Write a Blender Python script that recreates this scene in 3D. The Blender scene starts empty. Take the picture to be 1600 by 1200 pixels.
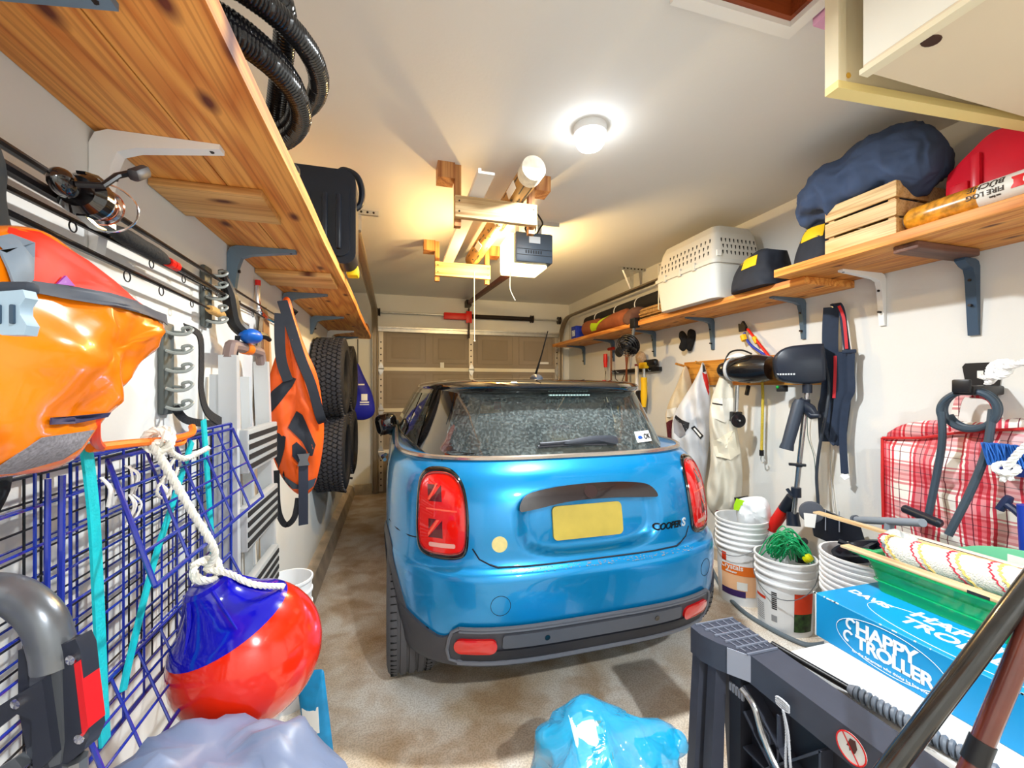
import bpy, bmesh, math, random
from mathutils import Vector, Matrix, noise
from mathutils.bvhtree import BVHTree

random.seed(7)
scene = bpy.context.scene
COL = scene.collection

# ------------------------------------------------------------------ camera, world, exposure
CAM_H = 1.36
YAW = math.radians(15.8)
FPX = 650.0
cam_d = bpy.data.cameras.new('camera')
cam = bpy.data.objects.new('camera', cam_d)
COL.objects.link(cam)
cam.location = (0, 0, CAM_H)
cam.rotation_euler = (math.radians(90), 0, -YAW)
cam_d.sensor_width = 36
cam_d.lens = 36 * FPX / 1600
cam_d.shift_y = 5 / 1600
cam_d.clip_start = 0.02
scene.camera = cam
w = bpy.data.worlds.new('world')
scene.world = w
w.use_nodes = True
w.node_tree.nodes['Background'].inputs[0].default_value = (0.8, 0.88, 1, 1)
w.node_tree.nodes['Background'].inputs[1].default_value = 0.3
scene.view_settings.view_transform = 'Standard'
scene.view_settings.look = 'None'
scene.view_settings.gamma = 1
scene.view_settings.use_curve_mapping = False
scene.view_settings.exposure = 0.98
LAMP_W = 30        # each ceiling lamp
BULB_W = 22        # warm opener bulb
LAMPS = [(0.87, 1.75), (0.80, -0.95)]  # second one is added behind the camera to brighten the foreground

# ------------------------------------------------------------------ helpers
CT, ST = math.cos(YAW), math.sin(YAW)


def at(px, py, X=None, Y=None, Z=None):
    """world point where the sight line of a photo pixel meets the plane X=, Y= or Z="""
    a = (px - 800) / FPX
    b = (605 - py) / FPX
    d = Vector((a * CT + ST, CT - a * ST, b))
    if X is not None:
        k = X / d.x
    elif Y is not None:
        k = Y / d.y
    else:
        k = (Z - CAM_H) / d.z
    return Vector((0, 0, CAM_H)) + d * k


def cp(px, py, d):
    """world point of a photo pixel at depth d along the view axis"""
    a = (px - 800) / FPX * d
    return Vector((a * CT + d * ST, d * CT - a * ST, CAM_H + (605 - py) / FPX * d))


CR = Vector((CT, -ST, 0))      # camera right
CF = Vector((ST, CT, 0))       # camera forward
UP = Vector((0, 0, 1))


def lin(c):
    c = c / 255.0
    return c / 12.92 if c <= 0.04045 else ((c + 0.055) / 1.055) ** 2.4


def rgb(c):
    return (lin(c[0]), lin(c[1]), lin(c[2]), 1)


MATS = {}


def mat(name, col, rough=0.5, metal=0.0, var=0.0, scale=6.0, bump=0.0, bscale=40.0, coat=0.0,
        trans=0.0, alpha=1.0, emit=None, estr=0.0, ior=1.45, stretch=None):
    if name in MATS:
        return MATS[name]
    m = bpy.data.materials.new(name)
    m.use_nodes = True
    nt = m.node_tree
    p = nt.nodes['Principled BSDF']
    p.inputs['Base Color'].default_value = rgb(col)
    p.inputs['Roughness'].default_value = rough
    p.inputs['Metallic'].default_value = metal
    p.inputs['Coat Weight'].default_value = coat
    p.inputs['Coat Roughness'].default_value = 0.05
    p.inputs['Transmission Weight'].default_value = trans
    p.inputs['Alpha'].default_value = alpha
    p.inputs['IOR'].default_value = ior
    if emit:
        p.inputs['Emission Color'].default_value = rgb(emit)
        p.inputs['Emission Strength'].default_value = estr
    tc = nt.nodes.new('ShaderNodeTexCoord')
    mp = nt.nodes.new('ShaderNodeMapping')
    nt.links.new(tc.outputs['Object'], mp.inputs['Vector'])
    if stretch:
        mp.inputs['Scale'].default_value = stretch
    if var > 0:
        n = nt.nodes.new('ShaderNodeTexNoise')
        n.inputs['Scale'].default_value = scale
        n.inputs['Detail'].default_value = 5
        nt.links.new(mp.outputs[0], n.inputs['Vector'])
        r = nt.nodes.new('ShaderNodeValToRGB')
        c = rgb(col)
        r.color_ramp.elements[0].position = 0.3
        r.color_ramp.elements[1].position = 0.7
        r.color_ramp.elements[0].color = tuple(max(0, x * (1 - var)) for x in c[:3]) + (1,)
        r.color_ramp.elements[1].color = tuple(min(1, x * (1 + var)) for x in c[:3]) + (1,)
        nt.links.new(n.outputs[0], r.inputs[0])
        nt.links.new(r.outputs[0], p.inputs['Base Color'])
    if bump > 0:
        n2 = nt.nodes.new('ShaderNodeTexNoise')
        n2.inputs['Scale'].default_value = bscale
        n2.inputs['Detail'].default_value = 4
        nt.links.new(mp.outputs[0], n2.inputs['Vector'])
        bp = nt.nodes.new('ShaderNodeBump')
        bp.inputs['Strength'].default_value = bump
        bp.inputs['Distance'].default_value = 0.01
        nt.links.new(n2.outputs[0], bp.inputs['Height'])
        nt.links.new(bp.outputs[0], p.inputs['Normal'])
    MATS[name] = m
    return m


def wood(name, c1, c2, axis='Y', knots=True, rough=0.55, ring=14):
    if name in MATS:
        return MATS[name]
    m = bpy.data.materials.new(name)
    m.use_nodes = True
    nt = m.node_tree
    p = nt.nodes['Principled BSDF']
    p.inputs['Roughness'].default_value = rough
    tc = nt.nodes.new('ShaderNodeTexCoord')
    mp = nt.nodes.new('ShaderNodeMapping')
    sc = [1, 1, 1]
    sc['XYZ'.index(axis)] = 0.09
    mp.inputs['Scale'].default_value = sc
    nt.links.new(tc.outputs['Object'], mp.inputs['Vector'])
    n = nt.nodes.new('ShaderNodeTexNoise')
    n.inputs['Scale'].default_value = 6
    n.inputs['Detail'].default_value = 2
    nt.links.new(mp.outputs[0], n.inputs['Vector'])
    mul = nt.nodes.new('ShaderNodeMath')
    mul.operation = 'MULTIPLY'
    mul.inputs[1].default_value = ring
    nt.links.new(n.outputs[0], mul.inputs[0])
    fr = nt.nodes.new('ShaderNodeMath')
    fr.operation = 'PINGPONG'
    fr.inputs[1].default_value = 1.0
    nt.links.new(mul.outputs[0], fr.inputs[0])
    r = nt.nodes.new('ShaderNodeValToRGB')
    a, b = rgb(c1), rgb(c2)
    r.color_ramp.elements[0].color = a
    r.color_ramp.elements[0].position = 0.25
    r.color_ramp.elements[1].color = b
    r.color_ramp.elements[1].position = 1.0
    nt.links.new(fr.outputs[0], r.inputs[0])
    # fine grain lines
    mf = nt.nodes.new('ShaderNodeMapping')
    sf_ = [1, 1, 1]
    sf_['XYZ'.index(axis)] = 0.02
    mf.inputs['Scale'].default_value = sf_
    nt.links.new(tc.outputs['Object'], mf.inputs['Vector'])
    nf = nt.nodes.new('ShaderNodeTexNoise')
    nf.inputs['Scale'].default_value = 130
    nf.inputs['Detail'].default_value = 1
    nt.links.new(mf.outputs[0], nf.inputs['Vector'])
    rf_ = nt.nodes.new('ShaderNodeValToRGB')
    rf_.color_ramp.elements[0].color = (0.72, 0.62, 0.52, 1)
    rf_.color_ramp.elements[0].position = 0.36
    rf_.color_ramp.elements[1].color = (1, 1, 1, 1)
    rf_.color_ramp.elements[1].position = 0.5
    nt.links.new(nf.outputs[0], rf_.inputs[0])
    mfx = nt.nodes.new('ShaderNodeMixRGB')
    mfx.blend_type = 'MULTIPLY'
    mfx.inputs[0].default_value = 0.8
    nt.links.new(r.outputs[0], mfx.inputs[1])
    nt.links.new(rf_.outputs[0], mfx.inputs[2])
    r = mfx
    # broad tone patches
    n3 = nt.nodes.new('ShaderNodeTexNoise')
    n3.inputs['Scale'].default_value = 4
    nt.links.new(mp.outputs[0], n3.inputs['Vector'])
    mx = nt.nodes.new('ShaderNodeMixRGB')
    mx.blend_type = 'MULTIPLY'
    mx.inputs[0].default_value = 0.45
    nt.links.new(r.outputs[0], mx.inputs[1])
    r3 = nt.nodes.new('ShaderNodeValToRGB')
    r3.color_ramp.elements[0].color = (0.55, 0.42, 0.32, 1)
    r3.color_ramp.elements[0].position = 0.35
    r3.color_ramp.elements[1].color = (1, 1, 1, 1)
    r3.color_ramp.elements[1].position = 0.6
    nt.links.new(n3.outputs[0], r3.inputs[0])
    nt.links.new(r3.outputs[0], mx.inputs[2])
    last = mx
    if knots:
        mk = nt.nodes.new('ShaderNodeMapping')
        s2 = [6.0, 6.0, 6.0]
        s2['XYZ'.index(axis)] = 2.6
        mk.inputs['Scale'].default_value = s2
        nt.links.new(tc.outputs['Object'], mk.inputs['Vector'])
        vo = nt.nodes.new('ShaderNodeTexVoronoi')
        vo.inputs['Scale'].default_value = 1.0
        vo.voronoi_dimensions = '2D'
        nt.links.new(mk.outputs[0], vo.inputs['Vector'])
        rk = nt.nodes.new('ShaderNodeValToRGB')
        rk.color_ramp.elements[0].color = (0.16, 0.05, 0.02, 1)
        rk.color_ramp.elements[0].position = 0.03
        rk.color_ramp.elements[1].color = (1, 1, 1, 1)
        rk.color_ramp.elements[1].position = 0.11
        nt.links.new(vo.outputs['Distance'], rk.inputs[0])
        mk2 = nt.nodes.new('ShaderNodeMixRGB')
        mk2.blend_type = 'MULTIPLY'
        mk2.inputs[0].default_value = 1
        nt.links.new(last.outputs[0], mk2.inputs[1])
        nt.links.new(rk.outputs[0], mk2.inputs[2])
        last = mk2
    nt.links.new(last.outputs[0], p.inputs['Base Color'])
    MATS[name] = m
    return m


def rotm(rx=0, ry=0, rz=0):
    return (Matrix.Rotation(math.radians(rz), 4, 'Z') @ Matrix.Rotation(math.radians(ry), 4, 'Y')
            @ Matrix.Rotation(math.radians(rx), 4, 'X'))


def frame(o, ax, ay):
    """matrix with local x -> ax, local y -> ay"""
    ax = Vector(ax).normalized()
    az = ax.cross(Vector(ay)).normalized()
    ay = az.cross(ax)
    M = Matrix((ax, ay, az)).transposed().to_4x4()
    M.translation = Vector(o)
    return M


class B:
    """collects geometry of one part"""

    def __init__(s):
        s.v = []
        s.f = []

    def add(s, vs, fs, M=None):
        k = len(s.v)
        for v in vs:
            v = Vector(v)
            s.v.append(M @ v if M else v)
        for f in fs:
            s.f.append([i + k for i in f])
        return s

    def box(s, lo, hi, M=None):
        x0, y0, z0 = lo
        x1, y1, z1 = hi
        vs = [(x0, y0, z0), (x1, y0, z0), (x1, y1, z0), (x0, y1, z0),
              (x0, y0, z1), (x1, y0, z1), (x1, y1, z1), (x0, y1, z1)]
        fs = [(3, 2, 1, 0), (4, 5, 6, 7), (0, 1, 5, 4), (1, 2, 6, 5), (2, 3, 7, 6), (3, 0, 4, 7)]
        return s.add(vs, fs, M)

    def cbox(s, c, d, M=None):
        return s.box([c[i] - d[i] / 2 for i in range(3)], [c[i] + d[i] / 2 for i in range(3)], M)

    def rbox(s, lo, hi, r, M=None, seg=2):
        bm = bmesh.new()
        bmesh.ops.create_cube(bm, size=1)
        for v in bm.verts:
            v.co = Vector([lo[i] + (v.co[i] + 0.5) * (hi[i] - lo[i]) for i in range(3)])
        bmesh.ops.bevel(bm, geom=bm.edges[:], offset=r, segments=seg, profile=0.5, affect='EDGES')
        bm.verts.index_update()
        vs = [v.co.copy() for v in bm.verts]
        fs = [[v.index for v in f.verts] for f in bm.faces]
        bm.free()
        return s.add(vs, fs, M)

    def tube(s, path, r, n=8, closed=False, cap=True, M=None, flat=1.0):
        P = [Vector(p) for p in path]
        N = len(P)
        R = r if isinstance(r, (list, tuple)) else [r] * N
        T = []
        for i in range(N):
            if closed:
                d = P[(i + 1) % N] - P[i - 1]
            else:
                d = P[min(i + 1, N - 1)] - P[max(i - 1, 0)]
            T.append(d.normalized() if d.length > 1e-9 else Vector((0, 0, 1)))
        a = Vector((0, 0, 1)) if abs(T[0].z) < 0.9 else Vector((1, 0, 0))
        u = (a - T[0] * a.dot(T[0])).normalized()
        vs = []
        for i in range(N):
            u = u - T[i] * u.dot(T[i])
            u = u.normalized() if u.length > 1e-6 else T[i].orthogonal().normalized()
            b = T[i].cross(u)
            for k in range(n):
                an = 2 * math.pi * k / n
                vs.append(P[i] + (u * math.cos(an) + b * math.sin(an) * flat) * R[i])
        fs = []
        for i in range(N if closed else N - 1):
            j = (i + 1) % N
            for k in range(n):
                l = (k + 1) % n
                fs.append((i * n + k, i * n + l, j * n + l, j * n + k))
        if cap and not closed:
            fs.append(list(range(n))[::-1])
            fs.append([(N - 1) * n + k for k in range(n)])
        return s.add(vs, fs, M)

    def ribbon(s, path, wid, t, side=(1, 0, 0), M=None):
        """flat strap along path; side = width direction (vector or list)"""
        P = [Vector(p) for p in path]
        N = len(P)
        vs = []
        for i in range(N):
            d = (P[min(i + 1, N - 1)] - P[max(i - 1, 0)]).normalized()
            sd = Vector(side[i] if isinstance(side[0], (list, tuple, Vector)) else side)
            sd = (sd - d * sd.dot(d)).normalized()
            nn = d.cross(sd)
            ww = wid[i] if isinstance(wid, (list, tuple)) else wid
            for a, b in ((-1, -1), (1, -1), (1, 1), (-1, 1)):
                vs.append(P[i] + sd * a * ww / 2 + nn * b * t / 2)
        fs = []
        for i in range(N - 1):
            for k in range(4):
                l = (k + 1) % 4
                fs.append((i * 4 + k, i * 4 + l, i * 4 + 4 + l, i * 4 + 4 + k))
        fs.append((3, 2, 1, 0))
        fs.append([(N - 1) * 4 + k for k in range(4)])
        return s.add(vs, fs, M)

    def lathe(s, prof, n=24, M=None, caps=True):
        vs, fs = [], []
        for r, h in prof:
            for k in range(n):
                a = 2 * math.pi * k / n
                vs.append((r * math.cos(a), r * math.sin(a), h))
        for i in range(len(prof) - 1):
            for k in range(n):
                l = (k + 1) % n
                fs.append((i * n + k, i * n + l, i * n + n + l, i * n + n + k))
        if caps:
            if prof[0][0] > 1e-6:
                fs.append(list(range(n))[::-1])
            if prof[-1][0] > 1e-6:
                fs.append([(len(prof) - 1) * n + k for k in range(n)])
        return s.add(vs, fs, M)

    def prism(s, poly, t, M=None, z0=0.0):
        n = len(poly)
        ar = sum(poly[i][0] * poly[(i + 1) % n][1] - poly[(i + 1) % n][0] * poly[i][1] for i in range(n))
        if ar < 0:
            poly = poly[::-1]
        vs = [(p[0], p[1], z0) for p in poly] + [(p[0], p[1], z0 + t) for p in poly]
        fs = [list(range(n))[::-1], list(range(n, 2 * n))]
        for i in range(n):
            j = (i + 1) % n
            fs.append((i, j, n + j, n + i))
        return s.add(vs, fs, M)

    def rings(s, rr, closed=True, cap0=False, cap1=False, M=None):
        n = len(rr[0])
        vs = [p for r in rr for p in r]
        fs = []
        for i in range(len(rr) - 1):
            for k in range(n if closed else n - 1):
                l = (k + 1) % n
                fs.append((i * n + k, i * n + l, i * n + n + l, i * n + n + k))
        if cap0:
            fs.append(list(range(n))[::-1])
        if cap1:
            fs.append([(len(rr) - 1) * n + k for k in range(n)])
        return s.add(vs, fs, M)

    def ball(s, c, r, n=16, m=10, M=None):
        rx, ry, rz = r if isinstance(r, (list, tuple)) else (r, r, r)
        rr = []
        for i in range(1, m):
            a = math.pi * i / m
            rr.append([Vector((c[0] + rx * math.sin(a) * math.cos(2 * math.pi * k / n),
                               c[1] + ry * math.sin(a) * math.sin(2 * math.pi * k / n),
                               c[2] - rz * math.cos(a))) for k in range(n)])
        return s.rings(rr, True, True, True, M)

    def text(s, txt, size, M, ext=0.001, offset=0.0, shear=0.0, align='CENTER', spacing=1.0, fn=None):
        cu = bpy.data.curves.new('t', 'FONT')
        cu.body = txt
        cu.size = size
        cu.extrude = ext
        cu.offset = offset
        cu.shear = shear
        cu.align_x = align
        cu.align_y = 'CENTER'
        cu.space_character = spacing
        cu.resolution_u = 3
        o = bpy.data.objects.new('t', cu)
        COL.objects.link(o)
        dg = bpy.context.evaluated_depsgraph_get()
        me = bpy.data.meshes.new_from_object(o.evaluated_get(dg))
        vs = [v.co.copy() for v in me.vertices]
        if fn:
            vs = [fn(v) for v in vs]
        fs = [list(p.vertices) for p in me.polygons]
        bpy.data.objects.remove(o)
        bpy.data.curves.remove(cu)
        bpy.data.meshes.remove(me)
        return s.add(vs, fs, M)


ROOT = {}


def obj(name, b, m, parent=None, loc=None, sharp=35, smooth=True, stuff=False):
    """one mesh object from world-space geometry; its origin goes to its thing's origin"""
    if parent is not None:
        o0 = ROOT[parent.name]
    else:
        if loc is None:
            zs = min(v.z for v in b.v)
            loc = (sum(v.x for v in b.v) / len(b.v), sum(v.y for v in b.v) / len(b.v), zs)
        o0 = Vector(loc)
    me = bpy.data.meshes.new(name)
    me.from_pydata([v - o0 for v in b.v], [], b.f)
    bm = bmesh.new()
    bm.from_mesh(me)
    bmesh.ops.recalc_face_normals(bm, faces=bm.faces[:])
    bm.to_mesh(me)
    bm.free()
    if smooth:
        me.shade_smooth()
        me.set_sharp_from_angle(angle=math.radians(sharp))
    me.materials.append(m)
    o = bpy.data.objects.new(name, me)
    COL.objects.link(o)
    if parent is not None:
        o.parent = parent
    else:
        o.location = o0
    ROOT[o.name] = o0
    if stuff:
        o['kind'] = 'stuff'
    return o


def tag(o, label, cat, group=None):
    o['label'] = label
    o['category'] = cat
    if group:
        o['group'] = group
    return o


def thing(name, label, cat, loc, group=None):
    o = bpy.data.objects.new(name, None)
    o.empty_display_size = 0.05
    COL.objects.link(o)
    o.location = loc
    ROOT[o.name] = Vector(loc)
    return tag(o, label, cat, group)


def struct(name, b, m, **k):
    o = obj(name, b, m, **k)
    o['kind'] = 'structure'
    return o


def dup(root, loc, rotz=0.0, label=None):
    def cp(o, par):
        c = o.copy()
        COL.objects.link(c)
        c.parent = par
        for ch in list(o.children):
            cp(ch, c)
        return c
    r = cp(root, None)
    r.location = loc
    r.rotation_euler = (0, 0, rotz)
    if label:
        r['label'] = label
    return r


def lerp(a, b, t):
    return a + (b - a) * t


def table(tab, z):
    """smooth interpolation in a table of rows (z, a, b, ...)"""
    if z <= tab[0][0]:
        return tab[0][1:]
    if z >= tab[-1][0]:
        return tab[-1][1:]
    for i in range(len(tab) - 1):
        if tab[i][0] <= z <= tab[i + 1][0]:
            break
    a, b = tab[i], tab[i + 1]
    h = b[0] - a[0]
    t = (z - a[0]) / h
    out = []
    for k in range(1, len(a)):
        d = (b[k] - a[k]) / h

        def slope(j):
            if j == 0 or j == len(tab) - 1:
                return d
            d0 = (tab[j][k] - tab[j - 1][k]) / (tab[j][0] - tab[j - 1][0])
            d1 = (tab[j + 1][k] - tab[j][k]) / (tab[j + 1][0] - tab[j][0])
            return 0 if d0 * d1 <= 0 else 2 * d0 * d1 / (d0 + d1)
        m0, m1 = slope(i) * h, slope(i + 1) * h
        t2, t3 = t * t, t * t * t
        out.append((2 * t3 - 3 * t2 + 1) * a[k] + (t3 - 2 * t2 + t) * m0
                   + (-2 * t3 + 3 * t2) * b[k] + (t3 - t2) * m1)
    return out


def spline(pts, n=6, closed=False):
    P = [Vector(p) for p in pts]
    N = len(P)
    out = []
    for i in range(N if closed else N - 1):
        if closed:
            p0, p1, p2, p3 = P[i - 1], P[i], P[(i + 1) % N], P[(i + 2) % N]
        else:
            p0, p1, p2, p3 = P[max(i - 1, 0)], P[i], P[i + 1], P[min(i + 2, N - 1)]
        for k in range(n):
            t = k / n
            out.append(0.5 * ((2 * p1) + (p2 - p0) * t + (2 * p0 - 5 * p1 + 4 * p2 - p3) * t * t
                              + (3 * p1 - p0 - 3 * p2 + p3) * t ** 3))
    if not closed:
        out.append(P[-1])
    return out


def spline2(pts, n=5):
    return [(p.x, p.y) for p in spline([(a, b, 0) for a, b in pts], n, True)]


def nz(p, s, seed=0.0):
    return noise.noise(Vector((p[0] * s + seed, p[1] * s + seed * 1.7, p[2] * s - seed)))


def pillow(b, outline, thick, M, amp=0.01, fs=8.0, seed=0.0, rings=9, power=0.5, fold=None, back=0.5, ctr=None):
    """soft closed body: 2D outline (star shaped), bulging 'thick' to local +z and back*thick to -z"""
    n = len(outline)
    cx, cy = ctr or (sum(p[0] for p in outline) / n, sum(p[1] for p in outline) / n)
    front, rear = [], []
    for i in range(rings + 1):
        q = i / rings
        q = math.sin(q * math.pi / 2)       # denser at the rim
        h = max(0.0, 1 - q * q) ** power
        rf, rb = [], []
        for p in outline:
            x, y = cx + (p[0] - cx) * q, cy + (p[1] - cy) * q
            e = min(1.0, 3 * (1 - q) + 0.15)
            d = amp * e * (nz((x, y, 0), fs, seed) + 0.6 * (0.5 - abs(nz((x, y, 3), fs * 1.7, seed))) * 1.6)
            if fold:
                d += fold(x, y) * e
            rf.append(Vector((x, y, thick * h + d)))
            rb.append(Vector((x, y, -thick * back * h + d * 0.3)))
        front.append(rf)
        rear.append(rb)
    rr = front[1:] + rear[1:-1][::-1]
    k = len(b.v)
    b.rings(rr, True, False, False, M)
    c0 = Vector((cx, cy, thick))
    c1 = Vector((cx, cy, -thick * back))
    j = len(b.v)
    b.add([c0, c1], [], M)
    last = k + (len(rr) - 1) * n
    for i in range(n):
        l = (i + 1) % n
        b.f.append([j, k + l, k + i])
        b.f.append([j + 1, last + i, last + l])
    return b


def rrect(x0, y0, x1, y1, r, n=4):
    out = []
    for cx, cy, a0 in ((x1 - r, y1 - r, 0), (x0 + r, y1 - r, 90), (x0 + r, y0 + r, 180), (x1 - r, y0 + r, 270)):
        for k in range(n + 1):
            a = math.radians(a0 + 90 * k / n)
            out.append((cx + r * math.cos(a), cy + r * math.sin(a)))
    return out


def bvh_of(*bs):
    v, f = [], []
    for b in bs:
        k = len(v)
        v += b.v
        f += [[i + k for i in q] for q in b.f]
    return BVHTree.FromPolygons(v, f)


def decal(b, outline, tree, d, off=0.002, rings=5, thick=0.002, dens=0.03):
    """thin patch laid on a body: outline of world points is cast along d onto the surface"""
    d = Vector(d).normalized()
    pts = []
    n = len(outline)
    for i in range(n):
        a, c = Vector(outline[i]), Vector(outline[(i + 1) % n])
        m = max(1, int((a - c).length / dens))
        pts += [a.lerp(c, j / m) for j in range(m)]
    n = len(pts)
    ctr = sum(pts, Vector()) / n

    def hit(p, o):
        h = tree.ray_cast(p - d * 1.0, d)
        if h[0] is None:
            h = tree.find_nearest(p)
        return h[0] - d * o
    rr = [[hit(p, off - thick) for p in pts]]
    for i in range(rings, 0, -1):
        rr.append([hit(ctr.lerp(p, i / rings), off) for p in pts])
    k = len(b.v)
    b.rings(rr, True)
    j = len(b.v)
    b.add([hit(ctr, off)], [])
    last = k + (len(rr) - 1) * n
    for i in range(n):
        b.f.append([j, last + i, last + (i + 1) % n])
    return b


def rope(b, path, r, pitch=0.035, n=5):
    """three twisted strands"""
    P = spline(path, 8) if len(path) < 40 else [Vector(p) for p in path]
    # resample evenly
    L = [0.0]
    for i in range(1, len(P)):
        L.append(L[-1] + (P[i] - P[i - 1]).length)
    step = max(0.004, pitch / 7)
    Q = []
    j = 0
    m = max(4, int(L[-1] / step))
    for k in range(m + 1):
        s_ = L[-1] * k / m
        while j < len(L) - 2 and L[j + 1] < s_:
            j += 1
        t_ = (s_ - L[j]) / max(1e-9, L[j + 1] - L[j])
        Q.append((P[j].lerp(P[j + 1], min(1, t_)), s_))
    for st in range(3):
        pts = []
        u = None
        for i in range(len(Q)):
            d = (Q[min(i + 1, m)][0] - Q[max(i - 1, 0)][0]).normalized()
            if u is None:
                u = d.orthogonal().normalized()
            u = (u - d * u.dot(d)).normalized()
            v = d.cross(u)
            a = 2 * math.pi * (Q[i][1] / pitch + st / 3)
            pts.append(Q[i][0] + (u * math.cos(a) + v * math.sin(a)) * r * 0.5)
        b.tube(pts, r * 0.58, n)
    return b


def empty_part(name, parent):
    e = bpy.data.objects.new(name, None)
    COL.objects.link(e)
    e.parent = parent
    ROOT[e.name] = ROOT[parent.name]
    return e


def onp(px, py, P0, n):
    """world point where a pixel's sight line meets the plane through P0 with normal n"""
    a = (px - 800) / FPX
    d = Vector((a * CT + ST, CT - a * ST, (605 - py) / FPX))
    o = Vector((0, 0, CAM_H))
    n = Vector(n)
    return o + d * ((Vector(P0) - o).dot(n) / d.dot(n))


def hang(b, px_outline, P0, n, thick, amp=0.012, fs=8, seed=0.0, sm=4, **k):
    """soft body hanging in a vertical plane through P0 facing n; returns its matrix"""
    n = Vector(n).normalized()
    u = UP.cross(n).normalized()
    M = frame(P0, u, UP)
    I = M.inverted()
    ol = [I @ onp(p[0], p[1], P0, n) for p in px_outline]
    ol = [(p.x, p.y) for p in ol]
    pillow(b, spline2(ol, sm) if sm else ol, thick, M, amp, fs, seed, **k)
    return M


def text_on(b, tree, M, txt, size, d, off=0.002, **k):
    d = Vector(d).normalized()

    def fn(v):
        p = M @ Vector((v.x, v.y, 0))
        h = tree.ray_cast(p - d * 1.0, d)
        q = h[0] if h[0] is not None else p
        return q - d * (off + v.z)
    b.text(txt, size, None, 0.0008, fn=fn, **k)
    return b

# ------------------------------------------------------------------ the room
XL, XR, YB, YN, ZC = -0.57, 2.455, 5.62, -1.7, 2.56

wall_m = mat('wall_paint', (224, 225, 222), 0.7, var=0.03, scale=1.5, bump=0.05, bscale=90)
ceil_m = mat('ceiling_paint', (228, 227, 222), 0.8, var=0.03, scale=1.2, bump=0.06, bscale=60)


def floor_material():
    m = bpy.data.materials.new('stained_concrete')
    m.use_nodes = True
    nt = m.node_tree
    p = nt.nodes['Principled BSDF']
    p.inputs['Roughness'].default_value = 0.72
    tc = nt.nodes.new('ShaderNodeTexCoord')

    def ns(scale, det, lo, hi, c0, c1, dist=0.0):
        n = nt.nodes.new('ShaderNodeTexNoise')
        n.inputs['Scale'].default_value = scale
        n.inputs['Detail'].default_value = det
        n.inputs['Distortion'].default_value = dist
        nt.links.new(tc.outputs['Object'], n.inputs['Vector'])
        r = nt.nodes.new('ShaderNodeValToRGB')
        r.color_ramp.elements[0].position = lo
        r.color_ramp.elements[1].position = hi
        r.color_ramp.elements[0].color = c0
        r.color_ramp.elements[1].color = c1
        nt.links.new(n.outputs[0], r.inputs[0])
        return n, r
    n1, r1 = ns(2.6, 8, 0.36, 0.60, rgb((220, 198, 168)), rgb((250, 245, 236)), 0.6)
    n2, r2 = ns(6, 8, 0.36, 0.56, rgb((214, 192, 166)), (1, 1, 1, 1), 0.4)
    n3, r3 = ns(140, 3, 0.42, 0.55, (0.55, 0.5, 0.44, 1), (1, 1, 1, 1))
    last = r1
    for r, fac in ((r2, 0.75), (r3, 0.5)):
        mx = nt.nodes.new('ShaderNodeMixRGB')
        mx.blend_type = 'MULTIPLY'
        mx.inputs[0].default_value = fac
        nt.links.new(last.outputs[0], mx.inputs[1])
        nt.links.new(r.outputs[0], mx.inputs[2])
        last = mx
    nt.links.new(last.outputs[0], p.inputs['Base Color'])
    bp = nt.nodes.new('ShaderNodeBump')
    bp.inputs['Strength'].default_value = 0.15
    bp.inputs['Distance'].default_value = 0.01
    nt.links.new(n3.outputs[0], bp.inputs['Height'])
    nt.links.new(bp.outputs[0], p.inputs['Normal'])
    return m


conc_m = floor_material()
curb_m = mat('curb_concrete', (190, 178, 160), 0.85, var=0.25, scale=7, bump=0.3, bscale=50)
struct('floor', B().box((XL - 0.2, YN - 0.2, -0.1), (XR + 0.2, YB + 0.4, 0)), conc_m)
# ceiling with an attic hatch opening
hx0, hx1, hy0, hy1 = 0.86, 1.25, 0.50, 1.065
b = B()
zc2 = ZC + 0.12
b.box((XL - 0.2, YN - 0.2, ZC), (hx0, YB + 0.4, zc2))
b.box((hx1, YN - 0.2, ZC), (XR + 0.2, YB + 0.4, zc2))
b.box((hx0, YN - 0.2, ZC), (hx1, hy0, zc2))
b.box((hx0, hy1, ZC), (hx1, YB + 0.4, zc2))
struct('ceiling', b, ceil_m)
struct('wall_left', B().box((XL - 0.15, YN - 0.2, 0), (XL, YB + 0.2, ZC)), wall_m)
struct('wall_right', B().box((XR, YN - 0.2, 0), (XR + 0.15, YB + 0.2, ZC)), wall_m)
struct('wall_near', B().box((XL, YN - 0.15, 0), (XR, YN, ZC)), wall_m)
DX0, DX1, DZ = -0.20, 2.29, 2.13
b = B()
b.box((XL, YB, 0), (DX0, YB + 0.15, ZC))
b.box((DX1, YB, 0), (XR, YB + 0.15, ZC))
b.box((DX0, YB, DZ), (DX1, YB + 0.15, ZC))
struct('wall_back', b, wall_m)
# curbs at the foot of the left and right walls
b = B()
b.prism([(XL, 0), (XL + 0.09, 0), (XL + 0.06, 0.11), (XL, 0.13)], 6.2, frame((0, YB, 0), (1, 0, 0), (0, 0, 1)))
struct('baseboard_left', b, curb_m)
b = B().box((XL + 0.09, YB - 0.05, 0), (DX0 - 0.02, YB, 0.13))
struct('baseboard_back', b, curb_m)
b = B()
b.box((XR - 0.025, YN, 0), (XR, YB, 0.09))
struct('baseboard_right', b, curb_m)
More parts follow.
